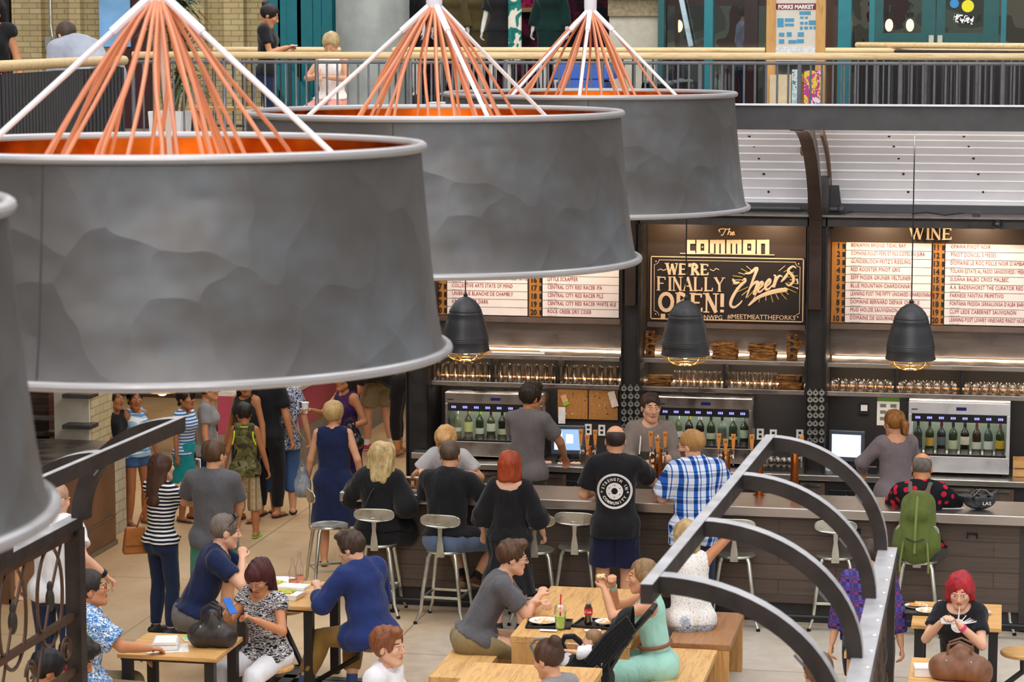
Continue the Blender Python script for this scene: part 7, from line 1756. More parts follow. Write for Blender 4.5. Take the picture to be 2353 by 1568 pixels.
person('c10', 'woman in dark sleeveless print dress holding a white cup', L, 140, 1.66, 1.05, True, SK3, top=dict(mat=blotch('purple_print', ['#1c1740', '#2a1d4c', '#4a2038', '#241c58'], 14, 2), sleeve=0, hem=-.06), skirt=dict(mat=blotch('purple_print', []) if False else MATS['purple_print'], hem=.45, r=.22), hair=('long', '#1d110d'), shoes=('sandal', '#222222'), res=1.2, hands=((-.18, .16, 1.02), (.10, .40, 1.22)), poles=(None, (.5, -.3, -1)))
p = PEOPLE['c10']; w_ = p['M'] @ (p['W'][1]+p['hd'][1]*.08)
t = thing('paper_cup', 'white paper cup held by the woman in the dark print dress', 'cup', (w_.x, w_.y, w_.z-.05)); m = MB(); m.lathe([(.0001, 0), (.027, 0), (.038, .11), (.034, .11)], n=16); m.build('cup_body', WHITEP, t, smooth=True); m = MB(); m.lathe([(.041, .108), (.041, .118), (.0001, .12)], n=16); m.build('lid', WHITEP, t, smooth=True)
soft_bag('shoulder_bag', 'black leather tote hanging beside the navy dress', (X_(808, 25.3, 1000), 25.25, .82), (.12, .07, .16), '#1c1715', .3, .4)
p = atz(872, 1036, 0)
person('c11', 'person in khaki shorts and red sneakers carrying a big black bag', (p.x, p.y, 0), 60, 1.72, 1., False, SK1, top=dict(mat=fabric('olive_tee', '#a29c80')), bottom=dict(mat=KHA, len=.8, wide=.04), hair=('short', '#3a2a1c'), shoes=('shoe', '#c8283a', '#f0f0f0'), socks='#f0f0f0', res=1.4, feet=[(-.12, .1, .08, 30), (.12, -.1, .08, 0)])
soft_bag('messenger_bag', 'large black messenger bag with steel buckles', (p.x+.05, p.y-.33, .86), (.27, .09, .22), '#151314', .2, .5)
p = atz(912, 1048, 0)
person('c12', 'person in black leggings and tan boots bending forward', (p.x+.02, p.y, 0), 95, 1.68, 1., True, SK2, lean=(60, 0), top=dict(mat=BLK_T, sleeve=.9), bottom=dict(mat=BLK_T, len=1.7, wide=.006), hair=('pony', '#17110e'), shoes=('shoe', '#9a6a3c', '#5b3a20'), res=1.4, hands=((-.2, .6, .5), (.2, .65, .55)))
# ---- people watching and photographing
L = at_head(368, 1040, 1.60); yw = -32
t_ = HT(L, yw, 404, 1098, L[1]+.20)
person('stripe', 'woman in striped T-shirt and jeans taking a photograph with a phone', L, yw, 1.60, .97, True, SK4, top=dict(mat=stripes('breton', '#eeece8', '#1b1c2c', 30, .45, warp=.012), sleeve=.72, hem=-.03), bottom=dict(mat=JEAN, loose=.006, wide=.004), hair=('long', '#3a2418', '#5b3a26'), shoes=('shoe', '#222222'), hands=((-.02, .34, 1.33), (.10, .33, 1.33)), poles=((-.6, 0, -1), (.7, 0, -1)), head=(-6, 0, 0))
ci = PEOPLE['stripe']; hc = (ci['W'][0]+ci['W'][1])/2+Vector((0, .05, .11)); wp = ci['M'] @ hc
t = thing('phone', 'phone held up by the woman in the striped T-shirt', 'phone', wp, math.radians(yw)); m = MB(); m.box(-.033, .033, -.005, .004, -.065, .065); m.build('case', WHITEP, t, bevel=.004); m = MB(); m.box(-.028, .028, -.0065, -.005, -.05, .05); m.build('screen', blotch('phone_view', ['#2a2420', '#6b5a4c', '#a08c78', '#3a2a2a'], 30), t)
m = MB(); m.tube([ci['tp'](-.15, .10, .02), ci['tp'](.15, .10, .02), ci['tp'](.16, -.08, .02), ci['tp'](-.16, -.08, .02)], .012, 6, True); m.build('belt', plain('brown_belt', '#8a4a2c', .5), ci['root'], smooth=True)
t = thing('handbag', 'tan leather shoulder bag with a long strap at the striped woman', 'handbag', ci['M'] @ Vector((-.24, -.10, .70)), math.radians(yw+60)); LTH = plain('tan_leather', '#a9662c', .45, var=.2)
m = MB(); m.prism([(-.11, 0), (.11, 0), (.08, .23), (-.08, .23)], -.055, .055); m.build('body', LTH, t, bevel=.02); m = MB(); m.prism([(-.09, .08), (.09, .08), (.08, .24), (-.08, .24)], -.07, -.056); m.build('flap', LTH, t, bevel=.01)
m = MB(); Mi = t.matrix_basis.inverted(); 
m.tube([Mi @ (ci['M'] @ v) for v in (Vector((-.24, -.10, .88)), ci['tc'](-.16, -.13, .18), ci['tc'](-.02, -.145, .40), ci['tc'](.08, -.07, .52), ci['tc'](.07, .08, .48))], .009, 6); m.build('strap', LTH, t, smooth=True)
L = at_head(488, 1008, 1.76)
person('greyman', 'man in charcoal T-shirt and green shorts seen from behind', L, 2, 1.76, 1.08, False, SK1, top=dict(mat=GRY, sleeve=.72, hem=-.11, sw=.02), bottom=dict(mat=fabric('green_shorts', '#3f8a6c'), len=.85, wide=.04), hair=('short', '#4f3624', '#6b4c34'), hands=((-.16, .34, 1.12), (.12, .30, .98)), poles=((-1, -.4, -.6), (1, -.5, -.5)), head=(-22, 0, 0), glasses='#222222')
L = at_head(135, 1112, 1.72)
person('bald', 'bald man in white T-shirt and jeans with a black wristwatch', (L[0]-.05, L[1], 0), 0, 1.74, 1.05, False, SK4, top=dict(mat=WHT_T, sleeve=.7, hem=-.12, sw=.02), bottom=dict(mat=JEAN), hair=('buzz', '#b08a70'), hands=((-.34, .08, .88), (.42, -.02, 1.02)), poles=((-1, -.3, -.3), (.6, -.6, -1)), head=(-30, 12, 0))
ci = PEOPLE['bald']; m = MB(); m.tube([ci['W'][1]-ci['hd'][1]*.01, ci['W'][1]-ci['hd'][1]*.045], .035, 14); m.build('wristwatch', BLACKP, ci['root'], smooth=True)
# ---- food table
L = (-6.30, 18.98, 0); yw = -72
person('polo', 'man in navy polo shirt eating with sunglasses pushed onto his hair', L, yw, 1.80, 1.08, False, SK4, lean=(24, 0), seat=.46, top=dict(mat=NAVY, sleeve=.68, collar=True, hem=-.10), bottom=dict(mat=fabric('grey_shorts', '#6f6a66'), len=.98, wide=.03), hair=('short', '#6b5544', '#8d8178'), hands=((-.02, .62, .80), (.10, .40, 1.00)), poles=((-.8, 0, -.3), (.9, .2, -.9)), curl=(.5, 1.0), head=(8, 8, 0), feet=[(-.16, .38, .08, 5), (.16, .30, .08, -5)])
ci = PEOPLE['polo']; m = MB(); hp_ = ci['hp']
for sg in (-1, 1): m.ell(hp_(sg*.032, .06, .125), (.026, .022, .016), n=10, m=6); m.tube([hp_(sg*.06, .055, .12), hp_(sg*.083, .0, .05)], .003, 5)
m.build('sunglasses', plain('dark_lens', '#2a2624', .15), ci['root'], smooth=True)
L = (-4.72, 18.62, 0); yw = 52
person('bluesweater', 'young man in blue sweater and tan trousers seated with his back turned', L, yw, 1.74, 1.0, False, SK4, lean=(14, -5), seat=.46, top=dict(mat=fabric('blue_sweater', '#24346a', var=.08), sleeve=1.55, hemseat=-.12, loose=.03, sw=.015, flare=.20, wr=.012), bottom=dict(mat=fabric('mustard_chino', '#8c6c34'), len=1.75, wide=.02), hair=('quiff', '#3a2a22', '#5b463a'), shoes=('shoe', '#1f2638', '#e8e4dc'), socks='#3a4f7a', hands=((-.22, .42, .86), (.12, .40, .80)), head=(22, 22, 0), feet=[(-.35, .45, .10, 40), (.02, .30, .08, 0)])
# ---- near table
L = (-5.33, 17.86, 0); yw = 158
person('glasseswoman', 'woman with long dark red hair and glasses looking down at a blue phone', L, yw, 1.60, 1.12, True, SK2, lean=(10, 0), seat=.46, top=dict(mat=blotch('black_white_knit', ['#26242a', '#e0dcda', '#3a363c', '#c9c4c4', '#1d1b20'], 30, 1, stretch=(.5, .5, 2)), sleeve=.35, neck=.095), bottom=dict(mat=WHT_T, len=1.6, wide=.02), hair=('wavy', '#2c1512', '#5b2226', .004), hands=((-.14, .34, .88), (.10, .36, .90)), head=(14, 28, 0), glasses='#8a8a86', curl=(.6, .7))
ci = PEOPLE['glasseswoman']; wp = ci['M'] @ (ci['W'][1]+ci['hd'][1]*.09+Vector((-.02, 0, .03)))
t = thing('phone', 'phone in a blue case in the hands of the woman with glasses', 'phone', wp, 1.0); t.rotation_euler = (.9, 0, 1.0); m = MB(); m.box(-.035, .035, -.07, .07, -.006, .006); m.build('case', plain('blue_case', '#2a6fc9', .3), t, bevel=.006)
L = (-6.40, 16.72, 0); yw = -62
person('floralman', 'man in blue floral short-sleeved shirt and glasses looking up to the right', L, yw, 1.74, 1.12, False, SK2, lean=(8, 0), seat=.46, top=dict(mat=blotch('blue_floral', ['#dfeaf2', '#8fb8dc', '#2f6ab0', '#f0f4f6', '#3a4a78'], 26, 4), sleeve=.8, collar=True, sw=.03, hem=-.16, loose=.026), bottom=dict(mat=KHA, len=1.8), hair=('short', '#1c1815', '#3a3530', .006), hands=((-.10, .42, .72), (.14, .48, .80)), poles=((-1, -.3, -.4), (1, -.2, -.4)), head=(-8, -10, 0), glasses='#1a1a1a', curl=(.3, .3))
L = at_head(85, 1468, 1.22)
person('redboy', 'dark-haired person in a crimson hooded top with head bowed at bottom left', L, -88, 1.70, .98, False, SK2, lean=(24, 0), seat=.42, top=dict(mat=fabric('crimson_hood', '#a8143a'), sleeve=1.8, loose=.035), bottom=dict(mat=JEAN, len=1.8), hair=('spiky', '#14100f', '#2a2422', .014), head=(0, 32, 0), neckf=0)
ci = PEOPLE['redboy']; Fq = Field(V3(-.25, -.3, .5), V3(.25, .2, 1.2), .014); c0 = ci['tc'](0, -.10, .50); Fq.ell(V3(*c0), V3(.13, .09, .07), .02); Pq, qq = Fq.mesh(); Pq = wrinkle(Pq, qq, .01, 30, 3, .6); npmesh('hood', Pq, qq, [MATS['crimson_hood']], ci['root'])
L = at_head(50, 1540, 1.1)
person('blackhead', 'person with black hair cut by the bottom left corner', L, -60, 1.6, .95, False, SK2, lean=(15, 0), seat=.40, top=dict(mat=BLK_T), bottom=dict(mat=JEAN, len=1.8), hair=('short', '#131012', '#242024', .01), head=(0, 20, 0), res=1.3)
# ---- bar customers
so = ST.location
def stool_loc(s_): return (s_.location.x, s_.location.y+.01, 0)
L = stool_loc(S1); L = (L[0], L[1]+.03, 0)
person('blonde', 'blonde woman in a black romper sitting cross-legged on a stool', L, 4, 1.70, 1.06, True, SK1, lean=(4, 2), seat=.655, top=dict(mat=BLK_T, sleeve=1.55, loose=.035, sw=.05, neck=.10, hem=-.08, wr=.014), bottom=dict(mat=BLK_T, len=.58, wide=.05, loose=.02, name='shorts'), hair=('wavy', '#a8844c', '#e8cf94', .006), shoes=('sandal', '#8a5a3c'), hands=((-.22, .36, 1.12), (.20, .16, .92)), poles=((-.6, -.3, -1), (.5, -.5, -1)), feet=[(.0, .24, .34, -20, -.4), (.14, .26, .36, -30, -.3)], kpoles=[(.9, 1, .4), (1.2, 1, .5)], head=(-10, 8, 0))
ci = PEOPLE['blonde']; m = MB(); m.tube([ci['tc'](.03, -.08, .52), ci['tc'](-.06, -.15, .36), ci['tc'](-.14, -.17, .16)], .006, 6); m.build('bag_strap', plain('strap_dark', '#2c2c2c', .5), ci['root'], smooth=True)
L = stool_loc(S2)
person('blacktee', 'man in black T-shirt and grey-blue shorts on a stool, leaning on the bar', L, -3, 1.84, 1.12, False, SK1, lean=(10, 0), seat=.655, top=dict(mat=BLK_T, sleeve=.78, hem=-.10, sw=.02), bottom=dict(mat=fabric('slate_shorts', '#5f6e86'), len=.9, wide=.04), hair=('buzz', '#4c3c30', '#6b5848'), shoes=('shoe', '#5b2f1c', '#b9a888'), socks='#16161a', hands=((-.16, .50, 1.13), (.46, .34, 1.13)), poles=((-.5, -.2, -1), (.5, -.3, -.9)), feet=[(.06, .28, .33, 10, -.5), (.20, .26, .33, -30, -.4)], kpoles=[(-.1, 1, .5), (1.3, 1, .4)], head=(0, 12, 0))
L = at_head(1195, 1015, 1.60); L = (L[0], 21.02, 0)
person('redhead', 'redheaded woman with a bob in a loose long black dress', L, 2, 1.60, 1.04, True, SK4, top=dict(mat=BLK_T, sleeve=1.35, loose=.03, sw=.05, neck=.125, ny=-.02, hem=-.04, wr=.012), skirt=dict(mat=BLK_T, hem=.36, r=.265, wr=.016), hair=('bob', '#8f3014', '#c4552a', .006), shoes=('shoe', '#222222'), hands=((-.25, .14, .86), (.28, .10, .86)), head=(0, 10, 0))
L = at_head(1437, 963, 1.76); L = (L[0], 21.36, 0)
person('logo', 'man in black T-shirt with a round white STRENGTH IN COMMUNITY print', L, 6, 1.80, 1.07, False, SK1, lean=(3, 0), top=dict(mat=BLK_T, sleeve=.75, hem=-.14, loose=.02, sw=.02, wr=.006), bottom=dict(mat=fabric('navy_gym_shorts', '#161b38'), len=.86, wide=.05, name='shorts'), hair=('thin', '#2c211c'), beard='#2c211c', shoes=('shoe', '#333333'), hands=((-.20, .30, 1.14), (.44, .42, 1.13)), poles=((-.55, -.4, -1), (.55, -.4, -1)), head=(2, 6, 0), curl=(.5, .1))
L = at_head(1612, 975, 1.76); L = (L[0], 21.36, 0)
person('plaid', 'bearded man in blue and white plaid shirt with ginger hair', L, 22, 1.78, 1.12, False, SK4, lean=(3, 0), top=dict(mat=plaid('blue_plaid', '#dfe6f0', '#2a66c0', '#3a72c4', '#14285c', 9), sleeve=.85, collar=True, hem=-.17, loose=.028, sw=.03), bottom=dict(mat=JEAN), hair=('short', '#a8763c', '#c9985c'), beard='#7a4a26', shoes=('shoe', '#3a2a1c'), hands=((-.22, .36, 1.14), (.36, .34, 1.13)), poles=((-.5, -.5, -1), (.5, -.4, -1)), head=(46, 8, 0), glasses='#3a2a1c')
L = stool_loc(S6)
person('backpacker', 'grey-haired man in a black and red cycling jersey on a stool', L, -4, 1.76, 1.08, False, SK2, lean=(14, 0), seat=.655, top=dict(mat=dots('red_on_black', '#17171b', '#c21f3c', 13, .34), sleeve=.8, collar=True, hem=-.10, sw=.015), bottom=dict(mat=fabric('charcoal_shorts', '#4a4544'), len=.92, wide=.03), hair=('thin', '#4c443e', '#8a827a'), shoes=('shoe', '#16627a', '#2a2a30'), hands=((-.10, .44, 1.13), (.16, .46, 1.13)), poles=((-.9, -.4, -.7), (1, -.4, -.7)), feet=[(-.14, .22, .32, 20, -.6), (.16, .22, .32, -20, -.6)], kpoles=[(-1, 1, .3), (1, 1, .3)], head=(0, 16, 0))
ci = PEOPLE['backpacker']
# backpack hangs on his back: own top-level thing
BG = fabric('olive_pack', '#56632a', rough=.7); BGD = fabric('grey_pack_strap', '#5d5a50')
t = thing('backpack', 'olive green backpack with grey straps worn by the cyclist', 'backpack', ci['M'].translation, math.radians(-4))
Tq = rotm(0, math.radians(14), 0); bq = lambda x, y, z: V3(*ci['tc'](x, y, z))
Fq = Field(V3(-.3, -.5, .55), V3(.3, .2, 1.5), .011); n_ = Tq @ V3(0, 1, 0)
Fq.cone(bq(0, -.20, -.0), bq(0, -.19, .33), .17, .145, .03, n_, .62); Fq.cone(bq(0, -.29, .02), bq(0, -.27, .14), .10, .08, .03, n_, .5); Fq.cone(bq(0, -.27, .26), bq(0, -.24, .38), .10, .075, .02, n_, .6)
for sg in (-1, 1): Fq.cone(bq(sg*.16, -.19, .0), bq(sg*.15, -.18, .10), .055, .05, .03)
Pq, qq = Fq.mesh(); Pq = wrinkle(Pq, qq, .008, 28, 3, .6); npmesh('pack_body', Pq, qq, [BG], t)
m = MB(); m.tube([ci['tc'](0, -.245, .44), ci['tc'](0, -.315, .30), ci['tc'](0, -.345, .12), ci['tc'](0, -.33, -.08)], .013, 8); m.build('centre_strap', plain('olive_light', '#6f7c3c', .6), t, smooth=True)
for sg in (-1, 1):
    m = MB(); m.tube([ci['tc'](sg*.07, -.20, .44), ci['tc'](sg*.085, -.10, .535), ci['tc'](sg*.10, .03, .54), ci['tc'](sg*.12, .11, .45)], .018, 8); m.build('shoulder_strap', BGD, t, smooth=True)
    m = MB(); m.tube([ci['tc'](sg*.10, -.30, .02), ci['tc'](sg*.12, -.31, -.16), ci['tc'](sg*.12, -.30, -.24)], .010, 6); m.build('loose_strap', plain('olive_light', '#6f7c3c', .6), t, smooth=True)
m = MB(); m.tube([ci['tc'](-.08, -.33, .05), ci['tc'](0, -.36, .02), ci['tc'](.08, -.33, .05)], .006, 6); m.build('zip', BLACKP, t, smooth=True)
# round print on the back of the black T-shirt, laid on the shirt surface
def decal(info, cx, cz, draw, mat, name, off=.004):
    """project flat art (x right, z up) onto the back of the shirt by ray casting"""
    sh = [o for o in info['root'].children_recursive if o.name.startswith('shirt')] if False else [o for o in kids(info['root']) if o.name.split('.')[0] == 'shirt']
    return sh[0]
from mathutils.bvhtree import BVHTree
def project(info, mb, mat, name, back=True, off=.003, target='shirt'):
    sh = [o for o in kids(info['root']) if o.name.split('.')[0] == target][0]; me = sh.data
    bvh = BVHTree.FromPolygons([v.co for v in me.vertices], [tuple(p.vertices) for p in me.polygons])
    vs = []; s_ = -1 if back else 1
    for (x, y, z) in mb.v:
        h = bvh.ray_cast(Vector((x, s_*1.0, z)), Vector((0, -s_, 0)))
        yy = h[0].y if h[0] is not None else s_*.15
        vs.append((x, yy+s_*(off+y), z))
    mb.v = vs; return mb.build(name, mat, sh)
def ringmb(cx, cz, r0, r1, n=48):
    m = MB(); vs = []
    for k in range(n):
        a = 2*PI*k/n
        for r in (r0, (r0+r1)/2, r1): vs.append((cx+r*math.cos(a), 0, cz+r*math.sin(a)))
    fs = []
    for k in range(n):
        a = k*3; b = ((k+1) % n)*3; fs += [(a, a+1, b+1, b), (a+1, a+2, b+2, b+1)]
    m.add(vs, fs); return m
def diskmb(cx, cz, r, n=18):
    m = MB(); vs = [(cx, 0, cz)]+[(cx+r*math.cos(2*PI*k/n), 0, cz+r*math.sin(2*PI*k/n)) for k in range(n)]; m.add(vs, [(0, 1+k, 1+(k+1) % n) for k in range(n)]); return m
def textmb(s, size, cx, cz, rot, sx=1., off=.002):
    cu = bpy.data.curves.new('t', 'FONT'); cu.body = s; cu.size = size; cu.offset = off; cu.align_x = 'CENTER'; cu.resolution_u = 2
    to = bpy.data.objects.new('t', cu); COL.objects.link(to); me = bpy.data.meshes.new_from_object(to.evaluated_get(bpy.context.evaluated_depsgraph_get())); bpy.data.objects.remove(to)
    m = MB(); c, s_ = math.cos(rot), math.sin(rot)
    m.add([(cx+(v.co.x*sx)*c-v.co.y*s_, 0, cz+(v.co.x*sx)*s_+v.co.y*c) for v in me.vertices], [tuple(p.vertices) for p in me.polygons]); return m
PRT = plain('print_white', '#e9e6e2', .8, var=.03)
ci = PEOPLE['logo']; cx_, cz_ = 0.0, 1.235
big = MB()
for q in (ringmb(cx_, cz_, .135, .155), ringmb(cx_, cz_, .028, .074)):
    big.add(q.v, q.f)
def arc_text(s, r, a0, a1, flip=False, size=.036):
    for i, ch in enumerate(s):
        a = a0+(a1-a0)*(i/(len(s)-1))
        rr_ = r; q = textmb(ch, size, cx_+rr_*math.cos(a), cz_+rr_*math.sin(a), (a-PI/2) if not flip else (a+PI/2), .85, .0016); big.add(q.v, q.f)
arc_text('STRENGTH IN', .092, math.radians(168), math.radians(12)); arc_text('COMMUNITY', .118, math.radians(212), math.radians(328), True)
for k in (-1, 1): q = textmb('20' if k > 0 else '16', .022, cx_+k*.112, cz_-.02, k*-.2, .8, .001); big.add(q.v, q.f)
project(ci, big, PRT, 'round_print', True, .0035)
dk = MB()
for k in range(6): q = diskmb(cx_+.052*math.cos(k*PI/3+.5), cz_+.052*math.sin(k*PI/3+.5), .005, 8); dk.add(q.v, q.f)
project(ci, dk, BLK, 'print_dots', True, .005)
# ---- bar staff
L = (X_(1035, 22.75, 980), 22.75, 0)
person('blondboy', 'blond person in pale grey T-shirt leaning on the bar from behind', L, 182, 1.60, .95, False, SK1, lean=(20, 0), top=dict(mat=fabric('pale_grey_tee', '#b9b8bb'), sleeve=.7, loose=.02), bottom=dict(mat=JEAN, len=1.8), hair=('quiff', '#c08a4c', '#e0b478', .012), hands=((-.24, .36, 1.14), (.22, .36, 1.14)), poles=((-.7, -.2, -.8), (.7, -.2, -.8)), head=(0, 40, 0))
L = (X_(1215, 23.85, 880), 23.80, 0)
zt_ = atY(1220, 880, 23.80).z
person('tillman', 'dark-haired bartender in grey T-shirt working at the left till', L, -14, zt_, 1.02, False, SK2, lean=(2, 0), top=dict(mat=fabric('grey_tee_warm', '#6f6a6a', heather=.25), sleeve=.72, hem=-.10), bottom=dict(mat=fabric('olive_trouser', '#3f3a2c')), hair=('quiff', '#22160f', '#3a281c', .004), hands=((-.10, .36, 1.06), (.24, .34, 1.04)), poles=((-1, -.4, -.5), (1, -.5, -.3)), head=(-32, 6, 0))
ci = PEOPLE['tillman']; m = MB(); m.tube([ci['tc'](.068*math.cos(q), -.02+.068*math.sin(q), .545+.02*math.sin(q)) for q in [2*PI*i/16 for i in range(16)]], .006, 6, True); m.build('apron_strap', WHT, ci['root'], smooth=True)
L = (X_(1492, 23.35, 900), 23.40, 0); zt_ = atY(1492, 900, 23.40).z
person('barman', 'smiling bartender in grey henley and dark apron facing the customers', L, 186, zt_, 1.0, False, SK4, top=dict(mat=BRNG, sleeve=1.35, hem=-.06), bottom=dict(mat=fabric('dark_apron_cloth', '#2b2824'), len=1.9), hair=('short', '#33231a', '#4f3828'), hands=((-.06, .24, 1.18), (.0, .26, 1.14)), poles=((-1, -.2, -.8), (1, -.2, -.8)), head=(16, 3, 0), curl=(.6, .6))
ci = PEOPLE['barman']; m = MB()
for sg in (-1, 1): m.tube([ci['tc'](sg*.05, -.05, .56), ci['tc'](sg*.075, .05, .52), ci['tc'](sg*.08, .125, .38), ci['tc'](sg*.09, .145, .26)], .007, 6)
m.build('apron_strap', WHT, ci['root'], smooth=True)
Fq = Field(V3(-.3, -.1, .4), V3(.3, .4, 1.4), .014); Fq.cone(V3(*ci['tp'](0, .06, -.25)), V3(*ci['tc'](0, .055, .28)), .17, .12, .01, (0, 1, 0), .62, cap=3); Fq.plane((0, .02, 0), (0, -1, 0)); Pq, qq = Fq.mesh(); npmesh('apron', Pq, qq, [fabric('apron_olive', '#3b3a30')], ci['root'])
L = (X_(2060, 23.85, 940), 23.82, 0); zt_ = atY(2062, 940, 23.82).z
person('ponytail', 'bartender with a blonde-tipped ponytail and grey top at the right till', L, 14, zt_, 1.04, True, SK1, top=dict(mat=fabric('mauve_grey_knit', '#7f7478', heather=.25), sleeve=1.7, loose=.024, neck=.11, ny=0, hem=-.12), bottom=dict(mat=fabric('black_trs', '#222020')), hair=('pony', '#4c2c1a', '#c9883c', .002), hands=((-.26, .26, 1.0), (.2, .36, 1.0)), poles=((-1, -.5, -.4), None), head=(30, 10, 0))
# ---- front tables
L = (-3.93, 18.60, 0); yw = -74
person('benchman', 'man with glasses in grey striped T-shirt and khaki shorts on a bench', L, yw, 1.76, 1.02, False, SK4, lean=(29, 0), seat=.46, top=dict(mat=GRY, sleeve=.72, hem=-.12), bottom=dict(mat=KHA, len=.95, wide=.035), hair=('quiff', '#4a3220', '#6b4c34', -.002), hands=((.14, .50, .84), (-.02, .52, .86)), poles=((-.6, 0, -1), (.8, .1, -1)), head=(4, 6, 0), glasses='#1a1512', curl=(.7, .7), feet=[(-.14, .40, .08, 5), (.16, .42, .08, -5)])
L = (-2.42, 18.12, 0); yw = 97
person('mint', 'woman in mint dress with brown belt biting into food', L, yw, 1.68, 1.10, True, SK1, lean=(10, 0), seat=.46, top=dict(mat=fabric('mint_cloth', '#a5d8c8', var=.06), sleeve=0, neck=.09, hemseat=.09, loose=.012), skirt=dict(mat=fabric('mint_cloth', '#a5d8c8'), len=1.0, drop=.32, wide=.03), hair=('bob', '#7a5a38', '#a8845a', -.002), hands=((-.02, .40, 1.10), (.05, .34, 1.12)), poles=((-.7, .1, -1), (.7, .2, -1)), head=(0, 4, 0), curl=(.8, .8))
ci = PEOPLE['mint']; m = MB(); m.tube([ci['tp'](.155*math.cos(q), .125*math.sin(q), .14) for q in [2*PI*i/24 for i in range(24)]], .014, 6, True); m.build('belt', plain('brown_belt', '#5b3020', .5), ci['root'], smooth=True)
wq = ci['M'] @ ((ci['W'][0]+ci['W'][1])/2+Vector((0, .06, .07))); Fq = Field(V3(-.06, -.06, -.05), V3(.06, .06, .05), .006); Fq.ell(V3(0, 0, 0), V3(.04, .028, .022), .01); Pq, qq = Fq.mesh(); Pq = wrinkle(Pq, qq, .006, 90, 3, 1); o = npmesh('bread_roll', Pq, qq, [PIZ], None); o.location = wq; tag(o, 'piece of flatbread in the hands of the woman in mint', 'food')
m = MB(); m.tube([ci['W'][1]-ci['hd'][1]*.02, ci['W'][1]-ci['hd'][1]*.05], .03, 14); m.build('bracelet', plain('mint_bracelet', '#9fd0c4', .4), ci['root'], smooth=True)
L = (-2.34, 19.50, 0); yw = 25
person('lace', 'woman in white lace sleeveless top and patterned trousers, hand at her hair', L, yw, 1.66, 1.08, True, SK2, lean=(12, 0), seat=.48, top=dict(mat=dots('white_lace', '#eceae6', '#c9b4a0', 60, .28), sleeve=0, neck=.10, hemseat=-.08, flare=.16, loose=.014), bottom=dict(mat=blotch('blue_white_leaf', ['#c9d2dc', '#5f7590', '#e6eaee', '#41587a'], 36, 1, dist=3), len=1.85, wide=.04), hair=('bob', '#a98450', '#dcc08a', .004), hands=((-.2, .4, .8), (.13, .10, 1.28)), poles=(None, (1, .1, -.7)), head=(12, 14, 0), curl=(.5, .4), feet=[(-.12, .42, .08, 0), (.22, .10, .08, -20)])
L = (-.22, 18.32, 0); yw = 165
person('redbob', 'woman with bright red hair in a black T-shirt with white splash print', L, yw, 1.62, 1.06, True, SK4, lean=(6, 0), seat=.46, top=dict(mat=BLK_T, sleeve=.62, neck=.10, hem=-.10), bottom=dict(mat=JEAN, len=1.9), hair=('bobside', '#8f1220', '#c92c34', .004), hands=((-.07, .30, .95), (.06, .32, .96)), poles=((-.7, -.1, -1), (.7, -.1, -1)), head=(12, 20, 0), curl=(.5, .5))
ci = PEOPLE['redbob']; m = MB(); rr = random.Random(4)
for k in range(16):
    a = rr.uniform(.2, 2.9); r0 = rr.uniform(.01, .03); r1 = rr.uniform(.08, .15); w_ = .007; c0 = (-.02, .91)
    p0 = (c0[0]+r0*math.cos(a), c0[1]+r0*math.sin(a)); p1_ = (c0[0]+r1*math.cos(a+.15), c0[1]+r1*math.sin(a+.15)); m.add([(p0[0]-w_, 0, p0[1]), (p0[0]+w_, 0, p0[1]), (p1_[0]+w_*.5, 0, p1_[1]), (p1_[0]-w_*.5, 0, p1_[1])], [(0, 1, 2, 3)])
q = diskmb(-.02, .91, .05); m.add(q.v, q.f); project(ci, m, PRT, 'splash_print', False, .004)
wq = ci['M'] @ ((ci['W'][0]+ci['W'][1])/2+Vector((0, .07, .035))); t = thing('phone', 'small phone in the hands of the red-haired woman', 'phone', wq, .2); t.rotation_euler = (.7, 0, .2); m = MB(); m.box(-.05, .05, -.026, .026, -.005, .005); m.build('case', plain('silver_case', '#b9b4b0', .3), t, bevel=.003)
m = MB(); m.tube([ci['W'][0]-ci['hd'][0]*.02, ci['W'][0]-ci['hd'][0]*.045], .031, 14); m.build('wristband', plain('pink_band', '#e0407c', .5), ci['root'], smooth=True)
L = at_head(870, 1458, 1.26)
person('auburn', 'woman with short spiky auburn hair and white shirt at the bottom edge', (L[0], L[1], 0), -98, 1.64, 1.05, True, SK4, lean=(6, 0), seat=.46, top=dict(mat=WHT_T, sleeve=1.6, collar=True, loose=.03), bottom=dict(mat=JEAN, len=1.9), hair=('spiky', '#5b2c18', '#a8643a', .006), head=(-8, 0, 0))
L = at_head(1305, 1500, 1.22)
person('bunhair', 'woman with brown hair in a round bun cut by the bottom edge', (L[0], L[1], 0), 62, 1.62, 1., True, SK1, lean=(14, 0), seat=.46, top=dict(mat=GRYL, sleeve=.6), bottom=dict(mat=JEAN, len=1.9), hair=('bun', '#3a2419', '#5b3c2a'), head=(0, 18, 0))
L = at_head(1880, 1530, 1.2)
person('brownhead', 'person with brown hair just showing under the canopy ribs', (L[0], L[1], 0), 20, 1.62, 1., False, SK1, seat=.44, top=dict(mat=GRY), bottom=dict(mat=JEAN, len=1.9), hair=('short', '#5b4030', '#8a6a50', .006), res=1.3)
L = (X_(1992, 19.2, 1400), 19.2, 0)
person('purpleplaid', 'person in purple plaid shirt almost hidden by the canopy frame', L, 0, 1.66, 1.0, False, SK1, lean=(28, 0), seat=.46, top=dict(mat=plaid('purple_plaid', '#3a3a6c', '#5b4a9c', '#8a3a6a', '#24243f', 12), sleeve=1.6, loose=.02), bottom=dict(mat=JEAN, len=1.9), hair=('short', '#3a2a1c'), head=(0, 30, 0), res=1.3)
